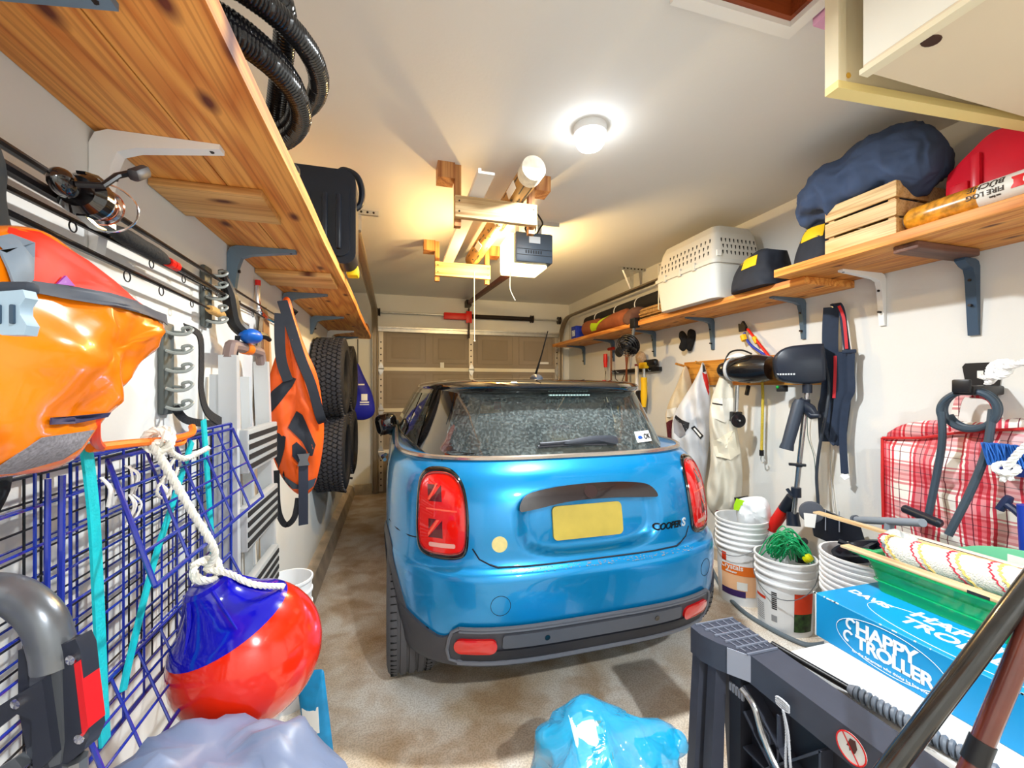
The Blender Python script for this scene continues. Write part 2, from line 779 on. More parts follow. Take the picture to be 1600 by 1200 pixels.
# attic hatch
white_trim = mat('white_trim', (238, 236, 230), 0.5)
hatch_w = wood('hatch_board', (150, 66, 22), (92, 36, 12), 'X')
b = B()
for lo, hi in (((hx0 - 0.04, hy0 - 0.04), (hx1 + 0.04, hy0)), ((hx0 - 0.04, hy1), (hx1 + 0.04, hy1 + 0.04)),
               ((hx0 - 0.04, hy0), (hx0, hy1)), ((hx1, hy0), (hx1 + 0.04, hy1))):
    b.box((lo[0], lo[1], ZC - 0.018), (hi[0], hi[1], ZC))
t1 = struct('trim_1', b, white_trim)
b = B()
for lo, hi in (((hx0, hy0), (hx1, hy0 + 0.015)), ((hx0, hy1 - 0.015), (hx1, hy1)),
               ((hx0, hy0 + 0.015), (hx0 + 0.015, hy1 - 0.015)), ((hx1 - 0.015, hy0 + 0.015), (hx1, hy1 - 0.015))):
    b.box((lo[0], lo[1], ZC + 0.001), (hi[0], hi[1], ZC + 0.43))
b.box((hx0, hy0, ZC + 0.43), (hx1, hy1, ZC + 0.45))
obj('hatch_lining', b, hatch_w, t1)

# ceiling lamps: flush round fixtures; the second is added, unseen, as foreground fill
fix_m = mat('lamp_base_white', (225, 226, 226), 0.5)
diff_m = mat('lamp_diffuser', (255, 255, 255), 0.4, emit=(240, 247, 255), estr=14)
for i, (lx, ly) in enumerate(LAMPS):
    t = thing('ceiling_lamp', 'round white ceiling lamp glowing in the middle of the ceiling' if i == 0 else
              'round white ceiling lamp added unseen behind the photographer to light the foreground', 'lamp', (lx, ly, ZC - 0.1))
    M = Matrix.Translation((lx, ly, ZC - 0.10))
    obj('lamp_base', B().lathe([(0.0, 0.10), (0.076, 0.10), (0.076, 0.066), (0.066, 0.056), (0.0, 0.056)], 32, M), fix_m, t)
    obj('diffuser', B().lathe([(0.0, 0.0), (0.036, 0.002), (0.055, 0.010), (0.064, 0.024), (0.064, 0.056), (0, 0.056)], 32, M), diff_m, t)
    ld = bpy.data.lights.new('lamp_light', 'AREA')
    ld.shape = 'DISK'
    ld.size = 0.12
    ld.energy = LAMP_W * (1.0 if i == 0 else 1.2)
    ld.color = (0.93, 0.98, 1.0)
    lo = bpy.data.objects.new('lamp_light', ld)
    COL.objects.link(lo)
    lo.parent = t
    lo.location = (0, 0, -0.012)

# ------------------------------------------------------------------ sectional garage door
door_m = mat('door_taupe', (150, 136, 118), 0.55, var=0.06, scale=3)
panel_m = mat('door_panel_taupe', (142, 128, 110), 0.55, var=0.06, scale=3)
galv = mat('galvanised_steel', (205, 207, 205), 0.35, metal=0.7, var=0.1, scale=20)
cream_strip = mat('door_seam_cream', (236, 228, 205), 0.5)
dark_metal = mat('dark_metal', (48, 42, 40), 0.45, metal=0.5)
gd = bpy.data.objects.new('door_1', None)
COL.objects.link(gd)
gd.location = ((DX0 + DX1) / 2, YB + 0.02, 0)
ROOT['door_1'] = Vector(gd.location)
gd['kind'] = 'structure'
SH = DZ / 4
y0 = YB - 0.01
for s in range(4):
    z0, z1 = s * SH + 0.002, (s + 1) * SH - 0.002
    b = B().box((DX0, y0, z0), (DX1, y0 + 0.04, z1))
    sec = obj('door_section', b, door_m, gd)
    pw = (DX1 - DX0 - 0.10) / 4
    for k in range(4):
        x0 = DX0 + 0.05 + k * pw + 0.045
        x1 = DX0 + 0.05 + (k + 1) * pw - 0.045
        za, zb = z0 + 0.075, z1 - 0.06
        b = B()
        # raised frame, sunk field, small inner frame
        for q, dpt in ((0.0, 0.006), (0.07, 0.004)):
            xa, xb, zc, zd = x0 + q, x1 - q, za + q * 0.8, zb - q * 0.8
            tk = 0.009
            b.box((xa, y0 - dpt, zc), (xb, y0, zc + tk))
            b.box((xa, y0 - dpt, zd - tk), (xb, y0, zd))
            b.box((xa, y0 - dpt, zc + tk), (xa + tk, y0, zd - tk))
            b.box((xb - tk, y0 - dpt, zc + tk), (xb, y0, zd - tk))
        b.box((x0 + 0.08, y0 - 0.005, za + 0.066), (x1 - 0.08, y0, zb - 0.066))
        obj('door_panel', b, panel_m, sec)
    if s < 3:
        b = B().box((DX0 + 0.02, y0 - 0.014, z1 - 0.024), (DX1 - 0.02, y0, z1 + 0.024))
        obj('seam_strip', b, cream_strip, gd)
b = B().box((DX0, y0 - 0.04, DZ - 0.055), (DX1, y0, DZ - 0.005))
b.box((DX0, y0 - 0.07, DZ - 0.015), (DX1, y0, DZ + 0.005))
obj('stiffening_strut', b, galv, gd)
xm = (DX0 + DX1) / 2 - 0.04
for x in (DX0 + 0.035, xm, DX1 - 0.035):
    b = B().box((x - 0.028, y0 - 0.012, 0.02), (x + 0.028, y0, DZ - 0.05))
    st = obj('stile', b, mat('stile_steel', (205, 196, 180), 0.45, metal=0.4), gd)
    b = B()
    for k in range(24):
        z = 0.1 + k * 0.08
        b.lathe([(0.010, 0), (0.010, 0.003)], 8, frame((x, y0 - 0.012, z), (1, 0, 0), (0, 0, 1)))
    obj('punched_hole', b, dark_metal, st, stuff=True)
    for s in range(1, 4):
        z = s * SH
        b = B().prism([(-0.03, -0.03), (0.03, -0.03), (0.034, 0), (0.03, 0.03), (0.018, 0.055), (0, 0.085), (-0.018, 0.055),
                       (-0.03, 0.03), (-0.034, 0), (-0.018, -0.055), (0, -0.085), (0.018, -0.055)][:9]
                      + [(-0.034, 0), (-0.03, -0.03), (-0.018, -0.055), (0, -0.085), (0.018, -0.055), (0.03, -0.03)],
                      0.012, frame((x, y0 - 0.03, z), (1, 0, 0), (0, 0, 1)))
        b.tube([(x - 0.04, y0 - 0.036, z), (x + 0.04, y0 - 0.036, z)], 0.011, 8)
        obj('hinge', b, galv, gd)
label_m = mat('paper_white', (240, 240, 236), 0.7)
obj('door_sticker', B().box((0.83 - 0.24, y0 - 0.012, 1.62), (0.88 - 0.24, y0 - 0.008, 1.69)), label_m, gd)
obj('door_sticker', B().box((1.98, y0 - 0.012, 1.69), (2.13, y0 - 0.008, 1.72)), label_m, gd)

# roller tracks
track_m = mat('track_steel', (150, 138, 120), 0.4, metal=0.6)


def track(x, sgn, ya, label):
    t = thing('door_track', label, 'track', (x, YB - 0.08, 0.02))
    pts = [Vector((x, YB - 0.06, z)) for z in (0.02, 0.7, 1.4, 2.0)]
    for k in range(1, 9):
        a = math.pi / 2 * k / 8
        pts.append(Vector((x, YB - 0.06 - 0.33 * (1 - math.cos(a)), 2.0 + 0.33 * math.sin(a))))
    pts += [Vector((x, y, 2.33)) for y in (4.6, 4.0, 3.4, ya)]
    b = B().ribbon(pts, 0.052, 0.004, (1, 0, 0))
    obj('rail', b, track_m, t)
    for off in (-0.026, 0.026):
        b = B().tube([p + Vector((off, 0, 0)) for p in pts], 0.011, 8)
        obj('rail_lip', b, track_m, t)
    if sgn:
        b = B()
        b.box((x + sgn * 0.03, YB - 0.075, 0.05), (x + sgn * 0.034, YB, 2.05))
        obj('wall_angle', b, galv, t)
    hb = B()
    yb = ya + (0.75 if sgn > 0 else 0.25)
    hb.box((x - 0.02, yb - 0.0, 2.33), (x + 0.02, yb + 0.004, ZC - 0.002))
    hb.box((x - 0.13, yb - 0.02, ZC - 0.03), (x + 0.13, yb + 0.004, ZC - 0.001))
    hb.tube([(x - 0.015, yb, 2.35), (x - 0.11, yb, ZC - 0.01)], 0.011, 4)
    hg = obj('hanger', hb, galv, t)
    b = B()
    for k in range(6):
        b.lathe([(0.008, 0), (0.008, 0.003)], 6, frame((x - 0.1 + k * 0.04, yb - 0.021, ZC - 0.015), (1, 0, 0), (0, 0, 1)))
    obj('punched_hole', b, dark_metal, hg, stuff=True)
    return t


track(2.30, 1, 2.95, 'curved steel door track above the right-hand shelf')
track(-0.235, -1, 2.75, 'curved steel door track beside the black case on the left')

# torsion spring shaft with red winding cone
t = thing('torsion_spring', 'torsion spring shaft with red bracket over the garage door', 'spring', (1.0, YB - 0.08, 2.28))
zs = 2.315
ys = YB - 0.07
sx = 0.94
obj('shaft', B().tube([(DX0, ys, zs), (DX1 + 0.02, ys, zs)], 0.0125, 10), galv, t)
obj('spring', B().tube([(sx + 0.05, ys, zs), (1.88, ys, zs)], 0.03, 12), mat('spring_black', (40, 30, 26), 0.5, metal=0.4, bump=0.3, bscale=8, stretch=(60, 1, 1)), t)
red_m = mat('red_plastic', (225, 28, 18), 0.4)
b = B().rbox((sx - 0.31, ys - 0.05, zs - 0.055), (sx + 0.04, ys + 0.02, zs + 0.03), 0.006)
b.rbox((sx - 0.02, ys - 0.055, zs - 0.1), (sx + 0.06, ys - 0.045, zs + 0.06), 0.004)
obj('red_bracket', b, red_m, t)
for x in (DX0 + 0.01, DX1 - 0.02, 1.86):
    obj('drum', B().lathe([(0.03, -0.02), (0.055, -0.018), (0.045, 0), (0.055, 0.018), (0.03, 0.02)], 16,
                          frame((x, ys, zs), (0, 1, 0), (0, 0, 1))), dark_metal, t)
obj('arm', B().tube([(sx + 0.02, ys - 0.04, zs + 0.10), (sx + 0.02, ys - 0.05, zs - 0.3)], 0.012, 6), mat('arm_steel', (70, 56, 50), 0.5, metal=0.5), t)

# garage door opener
t = thing('door_opener', 'grey garage door opener hanging from the ceiling with glowing light cover', 'opener', (0.92, 2.80, 2.2))
ob_m = mat('opener_grey', (62, 74, 88), 0.45)
b = B().rbox((0.79, 2.70, 2.215), (1.06, 3.02, 2.42), 0.012)
body = obj('housing', b, ob_m, t)
b = B()
for k in range(7):
    b.box((0.86 + k * 0.018, 2.696, 2.275), (0.868 + k * 0.018, 2.703, 2.295))
b.box((0.80, 2.697, 2.262), (1.05, 2.702, 2.265))
b.box((0.80, 2.697, 2.302), (1.05, 2.702, 2.305))
obj('vent_slot', b, mat('opener_dark', (24, 26, 30), 0.6), body, stuff=True)
obj('label_plate', B().box((0.885, 2.695, 2.345), (0.965, 2.702, 2.39)), mat('silver_label', (190, 200, 208), 0.4), body)
b = B()
b.rbox((0.755, 2.735, 2.20), (0.792, 3.0, 2.42), 0.012)
b.rbox((0.76, 2.735, 2.19), (1.03, 3.0, 2.214), 0.008)
obj('light_cover', b, mat('opener_lens', (255, 240, 205), 0.4, emit=(255, 226, 160), estr=2.2), t)
b = B()
b.box((0.83, 2.85, 2.42), (0.86, 2.854, ZC))
b.box((1.0, 2.85, 2.42), (1.03, 2.854, ZC))
b.box((0.98, 2.83, ZC - 0.03), (1.16, 2.834, ZC - 0.002))
b.tube([(1.01, 2.84, 2.42), (0.88, 2.84, ZC - 0.02)], 0.012, 4)
obj('hanger', b, galv, t)
b = B()
b.tube(spline([(0.90, 2.72, 2.42), (0.885, 2.70, 2.47), (0.89, 2.69, 2.53), (0.93, 2.66, ZC)], 5), 0.007, 6)
b.tube(spline([(0.95, 2.75, 2.42), (0.97, 2.72, 2.46), (0.99, 2.72, 2.50), (0.95, 2.72, ZC)], 5), 0.006, 6)
b.tube(spline([(0.88, 2.73, 2.425), (0.86, 2.70, 2.45), (0.92, 2.68, 2.46), (0.93, 2.73, 2.425)], 5), 0.007, 6)
obj('cable', b, mat('black_rubber', (22, 22, 24), 0.6), t)
obj('rail', B().ribbon([(0.93, 3.0, 2.29), (0.955, 5.5, 2.485)], 0.035, 0.045, (1, 0, 0)), mat('rail_brown', (92, 44, 34), 0.45, metal=0.3), t)
obj('header_bracket', B().box((0.92, 5.46, 2.44), (0.99, YB, 2.52)), dark_metal, t)
cord_m = mat('white_cord', (240, 236, 225), 0.6)
obj('pull_cord', B().tube(spline([(0.81, 2.9, 2.2), (0.805, 2.9, 2.12), (0.81, 2.9, 2.06), (0.845, 2.9, 1.99)], 6), 0.0035, 6), cord_m, t)
ld = bpy.data.lights.new('bulb_light', 'POINT')
ld.energy = BULB_W
ld.color = (1.0, 0.66, 0.26)
ld.shadow_soft_size = 0.03
lo = bpy.data.objects.new('bulb_light', ld)
COL.objects.link(lo)
lo.parent = t
lo.location = Vector((0.70, 2.93, 2.33)) - ROOT['door_opener']
ld2 = ld.copy()
ld2.energy = BULB_W * 0.9
lo2 = bpy.data.objects.new('bulb_light', ld2)
COL.objects.link(lo2)
lo2.parent = t
lo2.location = Vector((0.95, 3.16, 2.24)) - ROOT['door_opener']
c = B().tube([(0.64, 3.415, 2.32), (0.642, 3.415, 1.75)], 0.003, 6)
c.ball((0.642, 3.415, 1.745), 0.008, 8, 6)
tag(obj('pull_cord', c, cord_m), 'long thin white pull cord hanging from the far timber cradle', 'cord')

# timber cradles under the ceiling
pine = wood('pine', (224, 198, 150), (190, 150, 98), 'X', knots=False)
redwood = wood('stained_pine', (206, 148, 88), (164, 100, 50), 'Z', knots=False)


def cradle(y, x0, x1, zb, label):
    t = thing('timber_cradle', label, 'rack', ((x0 + x1) / 2, y, zb), 'timber cradles')
    obj('crossbar', B().rbox((x0, y - 0.02, zb), (x1, y + 0.018, zb + 0.115), 0.003), pine, t)
    for x, s in ((x0 + 0.02, -1), (x1 - 0.02, 1)):
        obj('upright', B().box((x - 0.018, y + 0.0185, zb - 0.035), (x + 0.018, y + 0.058, ZC)), redwood, t)
        xa = x + s * 0.018
        obj('block', B().box((min(xa, xa + s * 0.09), y + 0.0, ZC - 0.085), (max(xa, xa + s * 0.09), y + 0.11, ZC)), redwood, t)
    b = B()
    for x in (x0 + 0.022, x1 - 0.022):
        for dz in (0.03, 0.085):
            b.lathe([(0.005, 0), (0.005, 0.002)], 8, frame((x, y - 0.02, zb + dz), (1, 0, 0), (0, 0, 1)))
    obj('screw', b, dark_metal, t, stuff=True)
    return t


cradle(2.22, 0.31, 0.77, 2.265, 'timber cradle holding the cardboard tube, nearest the lamp')
cradle(3.44, 0.32, 0.78, 2.27, 'smaller-looking timber cradle nearest the garage door')
# long printed tube on the cradles
t = thing('cardboard_tube', 'long printed mailing tube lying across the ceiling cradles', 'tube', (0.66, 1.98, 2.39))
A, C = Vector((0.665, 1.98, 2.445)), Vector((0.64, 3.52, 2.448))
tm = mat('tube_kraft', (176, 130, 66), 0.5, var=0.15, scale=9)
obj('tube_body', B().tube([A, C], 0.058, 20), tm, t)
obj('end_cap', B().tube([A + Vector((0, -0.03, 0)), A + Vector((0, 0.05, 0))], 0.062, 20), mat('tube_wrap', (232, 226, 208), 0.45, var=0.15, scale=30), t)
pm = mat('print_dark', (70, 60, 52), 0.6)
b = B()
random.seed(3)
for k in range(90):
    q = random.uniform(0.05, 0.9)
    an = math.radians(random.uniform(180, 360))
    c = A.lerp(C, q)
    r = 0.0585
    M = frame(c + Vector((math.cos(an) * r, 0, math.sin(an) * r)), (0, 1, 0), (-math.sin(an), 0, math.cos(an)))
    ww, hh = random.choice(((0.05, 0.008), (0.02, 0.012), (0.09, 0.006)))
    b.box((-ww / 2, -hh / 2, -0.001), (ww / 2, hh / 2, 0.001), M)
obj('printed_lettering', b, pm, t, stuff=True)
b = B()
for q, da in ((0.12, 200), (0.35, 215), (0.7, 220)):
    b = B()
    c = A.lerp(C, q)
    an = math.radians(da)
    M = frame(c + Vector((math.cos(an) * 0.0585, 0, math.sin(an) * 0.0585)), (0, 1, 0), (-math.sin(an), 0, math.cos(an)))
    b.box((-0.07, -0.022, -0.001), (0.07, 0.022, 0.0008), M)
    obj('white_label', b, label_m, t)
b = B().box((0.385, 1.95, 2.3805), (0.465, 3.56, 2.392))
b.box((0.385, 1.95, 2.392), (0.40, 3.56, 2.405))
tag(obj('trim_moulding', b, white_trim), 'long flat white moulding strip lying on the ceiling cradles', 'moulding')

# ------------------------------------------------------------------ the car (local: x across, y forward from the tail, z up)
CARO = Vector((0.803, 1.53, 0.0))
CARM = Matrix.Translation(CARO)
LOW = [  # z, half width, tail y, nose y
    (0.19, 0.74, 0.17, 3.60), (0.23, 0.80, 0.09, 3.66), (0.30, 0.828, 0.035, 3.70), (0.36, 0.836, 0.018, 3.72), (0.44, 0.842, 0.006, 3.74),
    (0.53, 0.846, 0.0, 3.75), (0.60, 0.847, 0.002, 3.74), (0.632, 0.846, 0.012, 3.72), (0.648, 0.845, 0.040, 3.71), (0.68, 0.845, 0.052, 3.70),
    (0.76, 0.846, 0.058, 3.64), (0.85, 0.845, 0.075, 3.52), (0.93, 0.838, 0.102, 3.36), (0.99, 0.824, 0.140, 3.0), (1.03, 0.80, 0.19, 2.8),
    (1.05, 0.775, 0.225, 2.72)]
TOP = [
    (1.038, 0.775, 0.222, 2.74), (1.08, 0.76, 0.245, 2.60), (1.15, 0.73, 0.285, 2.42), (1.22, 0.70, 0.33, 2.24), (1.30, 0.665, 0.385, 2.06),
    (1.36, 0.64, 0.43, 1.95)]


def car_prof(z, tab):
    return table(tab, z)


def taper(y):
    t = max(0.0, min(1.0, (y - 0.25) / 1.45))
    return 0.82 + 0.18 * (1 - (1 - t) ** 1.6)


def body_n(z):
    return table([(0.2, 3.7), (0.6, 3.8), (0.72, 3.6), (0.9, 3.5), (1.05, 3.3)], z)[0]


DENT = [True]


def dent(x, z):
    """number plate recess"""
    if not DENT[0]:
        return 0.0
    e = (abs(x - 0.004) / 0.335) ** 3.2 + (abs(z - 0.80) / 0.135) ** 3.2
    t = max(0.0, min(1.0, (1.0 - e) / 0.45))
    return 0.042 * t * t * (3 - 2 * t)


def rear_y(x, z, tab=LOW, n=3.0, ym=0.98):
    wd, yr, yf = car_prof(z, tab)
    if tab is TOP:
        n = 3.6
        y = 0.3
        for k in range(14):
            q = min(0.9995, abs(x) / (wd * taper(y)))
            y = 0.5 * y + 0.5 * (ym - (ym - yr) * (1 - q ** n) ** (1 / n))
        return y
    n = body_n(z)
    q = min(0.9999, abs(x) / wd)
    return ym - (ym - yr) * (1 - q ** n) ** (1 / n) + dent(x, z)


def side_x(y, z, tab=LOW, n=3.0, ym=0.98, yg=2.5):
    wd, yr, yf = car_prof(z, tab)
    n = body_n(z)
    if tab is TOP:
        n = 3.6
        wd *= taper(y)
    if y < ym:
        q = min(0.9999, (ym - y) / (ym - yr))
    elif y > yg:
        q = min(0.9999, (y - yg) / max(0.05, (yf - yg)))
    else:
        return wd
    return wd * (1 - q ** n) ** (1 / n)


def car_ring(z, tab, n=3.0, ym=0.98, yg=2.5, m=64, k=22):
    """closed plan outline at height z"""
    wd, yr, yf = car_prof(z, tab)
    yg = min(yg, yf - 0.3)
    pts = []
    n = 3.6 if tab is TOP else body_n(z)
    for i in range(-m, m + 1):
        th = math.pi / 2 * i / m
        x = wd * math.copysign(abs(math.sin(th)) ** (2 / n), th)
        y = ym - (ym - yr) * abs(math.cos(th)) ** (2 / n)
        pts.append(Vector((x, y, z)))
    for i in range(1, k):
        pts.append(Vector((wd, ym + (yg - ym) * i / k, z)))
    for i in range(m, -m - 1, -1):
        th = math.pi / 2 * i / m
        x = wd * math.copysign(abs(math.sin(th)) ** (2 / n), th)
        y = yg + (yf - yg) * abs(math.cos(th)) ** (2 / n)
        pts.append(Vector((x, y, z)))
    for i in range(k - 1, 0, -1):
        pts.append(Vector((-wd, ym + (yg - ym) * i / k, z)))
    if tab is LOW:
        pts = [Vector((p.x, p.y + (dent(p.x, p.z) if p.y < 0.5 else 0), p.z)) for p in pts]
    if tab is TOP:
        pts = [Vector((p.x * taper(p.y), p.y, p.z)) for p in pts]
    return pts


def rear_n(x, z, tab):
    e = 0.004
    dx = (rear_y(x + e, z, tab) - rear_y(x - e, z, tab)) / (2 * e)
    dz = (rear_y(x, z + e, tab) - rear_y(x, z - e, tab)) / (2 * e)
    return Vector((dx, -1, dz)).normalized()


def rear_p(x, z, off=0.0, tab=LOW):
    return Vector((x, rear_y(x, z, tab), z)) + rear_n(x, z, tab) * off


def side_p(y, z, off=0.0, sg=-1, tab=LOW):
    e = 0.004
    x = side_x(y, z, tab)
    dy = (side_x(y + e, z, tab) - side_x(y - e, z, tab)) / (2 * e)
    dz = (side_x(y, z + e, tab) - side_x(y, z - e, tab)) / (2 * e)
    n = Vector((1, -dy, -dz)).normalized()
    p = Vector((x, y, z)) + n * off
    p.x *= sg
    return p


def patch(b, outline, fn, off, deep=0.006, rings=8, ctr=None, dome=0.0):
    """solid skin patch: outline (u, z) laid on a surface fn(u, z, off)"""
    n = len(outline)
    cx, cy = ctr or (sum(p[0] for p in outline) / n, sum(p[1] for p in outline) / n)
    rr = [[fn(p[0], p[1], off - deep) for p in outline]]
    for i in range(rings, 0, -1):
        q = i / rings
        rr.append([fn(cx + (p[0] - cx) * q, cy + (p[1] - cy) * q, off + dome * (1 - q * q)) for p in outline])
    k = len(b.v)
    b.rings(rr, True, False, False, CARM)
    j = len(b.v)
    b.add([fn(cx, cy, off + dome)], [], CARM)
    last = k + (len(rr) - 1) * n
    for i in range(n):
        b.f.append([j, last + i, last + (i + 1) % n])
    return b


def band(b, outer, inner, fn, off, deep=0.006, k=3, round_=0.0):
    rr = [[fn(p[0], p[1], off - deep) for p in outer]]
    for i in range(k + 1):
        q = i / k
        hh = off + round_ * math.sin(q * math.pi)
        rr.append([fn(lerp(a[0], c[0], q), lerp(a[1], c[1], q), hh) for a, c in zip(outer, inner)])
    rr.append([fn(p[0], p[1], off - deep) for p in inner])
    b.rings(rr, True, False, False, CARM)
    return b


def line_on(b, pts, fn, wdt, off=0.0015):
    return b.tube([fn(p[0], p[1], off) for p in pts], wdt, 5, M=CARM)


def lw(u, z, o):
    return rear_p(u, z, o, LOW)


def tp(u, z, o):
    return rear_p(u, z, o, TOP)


blue_m = mat('car_paint_blue', (0, 140, 206), 0.30, metal=0.45, coat=0.8, var=0.03, scale=400)
gloss_black = mat('gloss_black', (10, 10, 13), 0.06, coat=1.0)
black_pl = mat('bumper_black_plastic', (66, 68, 76), 0.5, bump=0.1, bscale=300)
rubber = mat('tyre_rubber', (84, 84, 88), 0.75, bump=0.1, bscale=80)
chrome = mat('chrome', (230, 230, 235), 0.15, metal=1.0)
seam_m = mat('seam_dark', (6, 14, 30), 0.7)
car = thing('car', 'blue three-door hatchback car with black roof parked facing the garage door', 'car', CARO)

WR, WY, FY, WZ = 0.315, 0.60, 3.09, 0.31
ARCH = 0.34
# body shell
zs_ = []
z = 0.27
while z < 1.0501:
    zs_.append(min(z, 1.05))
    z += 0.012 if not 0.60 < z < 0.68 else 0.006
zs_[-1] = 1.05
rr = [car_ring(z, LOW) for z in zs_]
n = len(rr[0])
b = B()
rr.append([Vector((p.x, p.y, p.z - 0.002)) for p in car_ring(1.04, TOP)])
b.rings(rr, True, False, False)
keep = []
for f in b.f:
    c = sum((b.v[i] for i in f), Vector()) / 4
    hit = False
    for yy in (WY, FY):
        if abs(c.x) > 0.45 and math.hypot(c.y - yy, c.z - WZ) < ARCH - 0.008:
            hit = True
    # rear diffuser insert and number plate recess are separate parts; the shell stays closed there
    if not hit:
        keep.append(f)
b.f = keep
b.v = [CARM @ v for v in b.v]
obj('body', b, blue_m, car, sharp=50)
# underbody and wheel wells
b = B().box((-0.46, 0.30, 0.20), (0.46, 3.4, 0.28), CARM)
b.box((-0.40, 0.12, 0.24), (0.40, 0.2, 0.5), CARM)
for yy in (WY, FY):
    for sg in (-1, 1):
        pts = []
        for i in range(17):
            a = math.pi * i / 16
            pts.append((yy + ARCH * math.cos(a), max(0.2, WZ + ARCH * math.sin(a))))
        rr = [[Vector((sg * 0.50, p[0], p[1])) for p in pts], [Vector((sg * max(0.5, min(0.80, side_x(p[0], p[1]) - 0.02)), p[0], p[1])) for p in pts]]
        b.rings(rr, False, False, False, CARM)
        b.add([Vector((sg * 0.50, yy - ARCH, 0.2)), Vector((sg * 0.5, yy + ARCH, 0.2)),
               Vector((sg * 0.50, yy + ARCH, 0.7)), Vector((sg * 0.5, yy - ARCH, 0.7))], [(0, 1, 2, 3)], CARM)
obj('underbody', b, mat('underbody_black', (12, 12, 12), 0.9), car)
# wheel arch cladding
for yy in (WY, FY):
    for sg in (-1, 1):
        out, inn = [], []
        a0, a1 = math.radians(-12), math.radians(186)
        for i in range(33):
            a = lerp(a0, a1, i / 32)
            out.append((yy + (ARCH + 0.04) * math.cos(a), WZ + (ARCH + 0.04) * math.sin(a)))
            inn.append((yy + (ARCH - 0.012) * math.cos(a), WZ + (ARCH - 0.012) * math.sin(a)))
        rr = []
        for q, hh in ((0, -0.01), (0, 0.004), (0.3, 0.008), (1, 0.008), (1, -0.05)):
            rr.append([side_p(max(0.14, lerp(o[0], i[0], q)), max(0.19, lerp(o[1], i[1], q)), hh, sg) for o, i in zip(out, inn)])
        b = B().rings(rr, False, False, False, CARM)
        obj('wheel_arch_trim', b, black_pl, car)
for sg in (-1, 1):
    ol = [(y, 0.30) for y in (1.02, 1.4, 1.8, 2.2, 2.6)] + [(y, 0.20) for y in (2.6, 2.2, 1.8, 1.4, 1.02)]
    b = B()
    patch(b, ol, lambda u, z, o: side_p(u, z, o, sg), 0.012, 0.02)
    obj('sill_trim', b, black_pl, car)
    b = B()
    line_on(b, [(y, 0.315) for y in (1.0, 1.5, 2.0, 2.6)], lambda u, z, o: side_p(u, z, o, sg), 0.004, 0.01)
    obj('red_sill_line', b, red_m, car)
# lower rear bumper: black skirt wrapping the corners, insert, lip
b = B()
N = 60
rr = []
for z_, o_ in ((0.262, 0.0), (0.262, 0.011), (0.30, 0.011), (0.335, 0.011), (0.3351, 0.0)):
    row = []
    for i in range(N + 1):
        th = lerp(-1, 1, i / N)
        x = 0.79 * math.copysign(abs(th) ** 0.8, th)
        up = 0.0
        if z_ > 0.32:
            up = 0.10 if abs(x) < 0.545 else lerp(0.10, 0.055, min(1, (abs(x) - 0.545) / 0.07))
            if abs(x) > 0.64:
                up = 0.055 + (abs(x) - 0.64) * 0.5
        zz = z_ + up
        row.append(lw(x, zz, o_))
    rr.append(row)
b.rings(rr, False, False, False, CARM)
ski = obj('bumper_skirt', b, black_pl, car, sharp=60)
dark_pl = mat('diffuser_black', (34, 36, 44), 0.55)
ol = rrect(-0.52, 0.335, 0.52, 0.395, 0.02, 4)
ol = [(x, z) for x, z in ol]


def subdiv(o, k=6):
    r = []
    for i in range(len(o)):
        a, c = o[i], o[(i + 1) % len(o)]
        d = math.hypot(a[0] - c[0], a[1] - c[1])
        m = max(1, int(d / 0.04))
        for j in range(m):
            r.append((lerp(a[0], c[0], j / m), lerp(a[1], c[1], j / m)))
    return r


obj('diffuser', patch(B(), subdiv(rrect(-0.55, 0.30, 0.55, 0.345, 0.015)), lw, 0.0145, 0.01), dark_pl, car)
obj('bumper_insert', patch(B(), subdiv(rrect(-0.40, 0.355, 0.40, 0.41, 0.012)), lw, 0.0165, 0.01),
    mat('insert_grey', (84, 88, 98), 0.5), car)
b = B()
for zz, rad in ((0.438, 0.007), (0.425, 0.006), (0.293, 0.012)):
    pts = [(lerp(-0.56, 0.56, i / 40), zz) for i in range(41)]
    b.tube([lw(p[0], p[1], 0.012) for p in pts], rad, 6, M=CARM)
for sg in (-1, 1):
    b.tube([lw(sg * x, z_, 0.012) for x, z_ in ((0.56, 0.438), (0.585, 0.42), (0.595, 0.39), (0.60, 0.34), (0.59, 0.30), (0.56, 0.293))], 0.007, 6, M=CARM)
obj('bumper_lip', b, mat('lip_grey', (104, 108, 118), 0.45), car)
refl_m = mat('red_lens', (215, 12, 16), 0.12, coat=1.0)
for sg in (-1, 1):
    ol = subdiv(rrect(min(sg * 0.42, sg * 0.575), 0.335, max(sg * 0.42, sg * 0.575), 0.395, 0.027, 5))
    r = obj('rear_reflector', patch(B(), ol, lw, 0.018, 0.012, dome=0.004), refl_m, car)
for x, z_ in ((-0.225, 0.383), (0.27, 0.383), (-0.68, 0.40), (0.68, 0.40)):
    ol = [(x + 0.011 * math.cos(a * math.pi / 8), z_ + 0.011 * math.sin(a * math.pi / 8)) for a in range(16)]
    obj('parking_sensor', patch(B(), ol, lw, 0.0185 if abs(x) < 0.5 else 0.003, 0.01, 2), gloss_black, car)
for x, z_ in ((-0.41, 0.52), (0.57, 0.535)):
    ol = [(x + 0.038 * math.cos(a * math.pi / 16), z_ + 0.038 * math.sin(a * math.pi / 16)) for a in range(33)]
    obj('tow_eye_cover', line_on(B(), ol, lw, 0.0012, 0.0), seam_m, car)
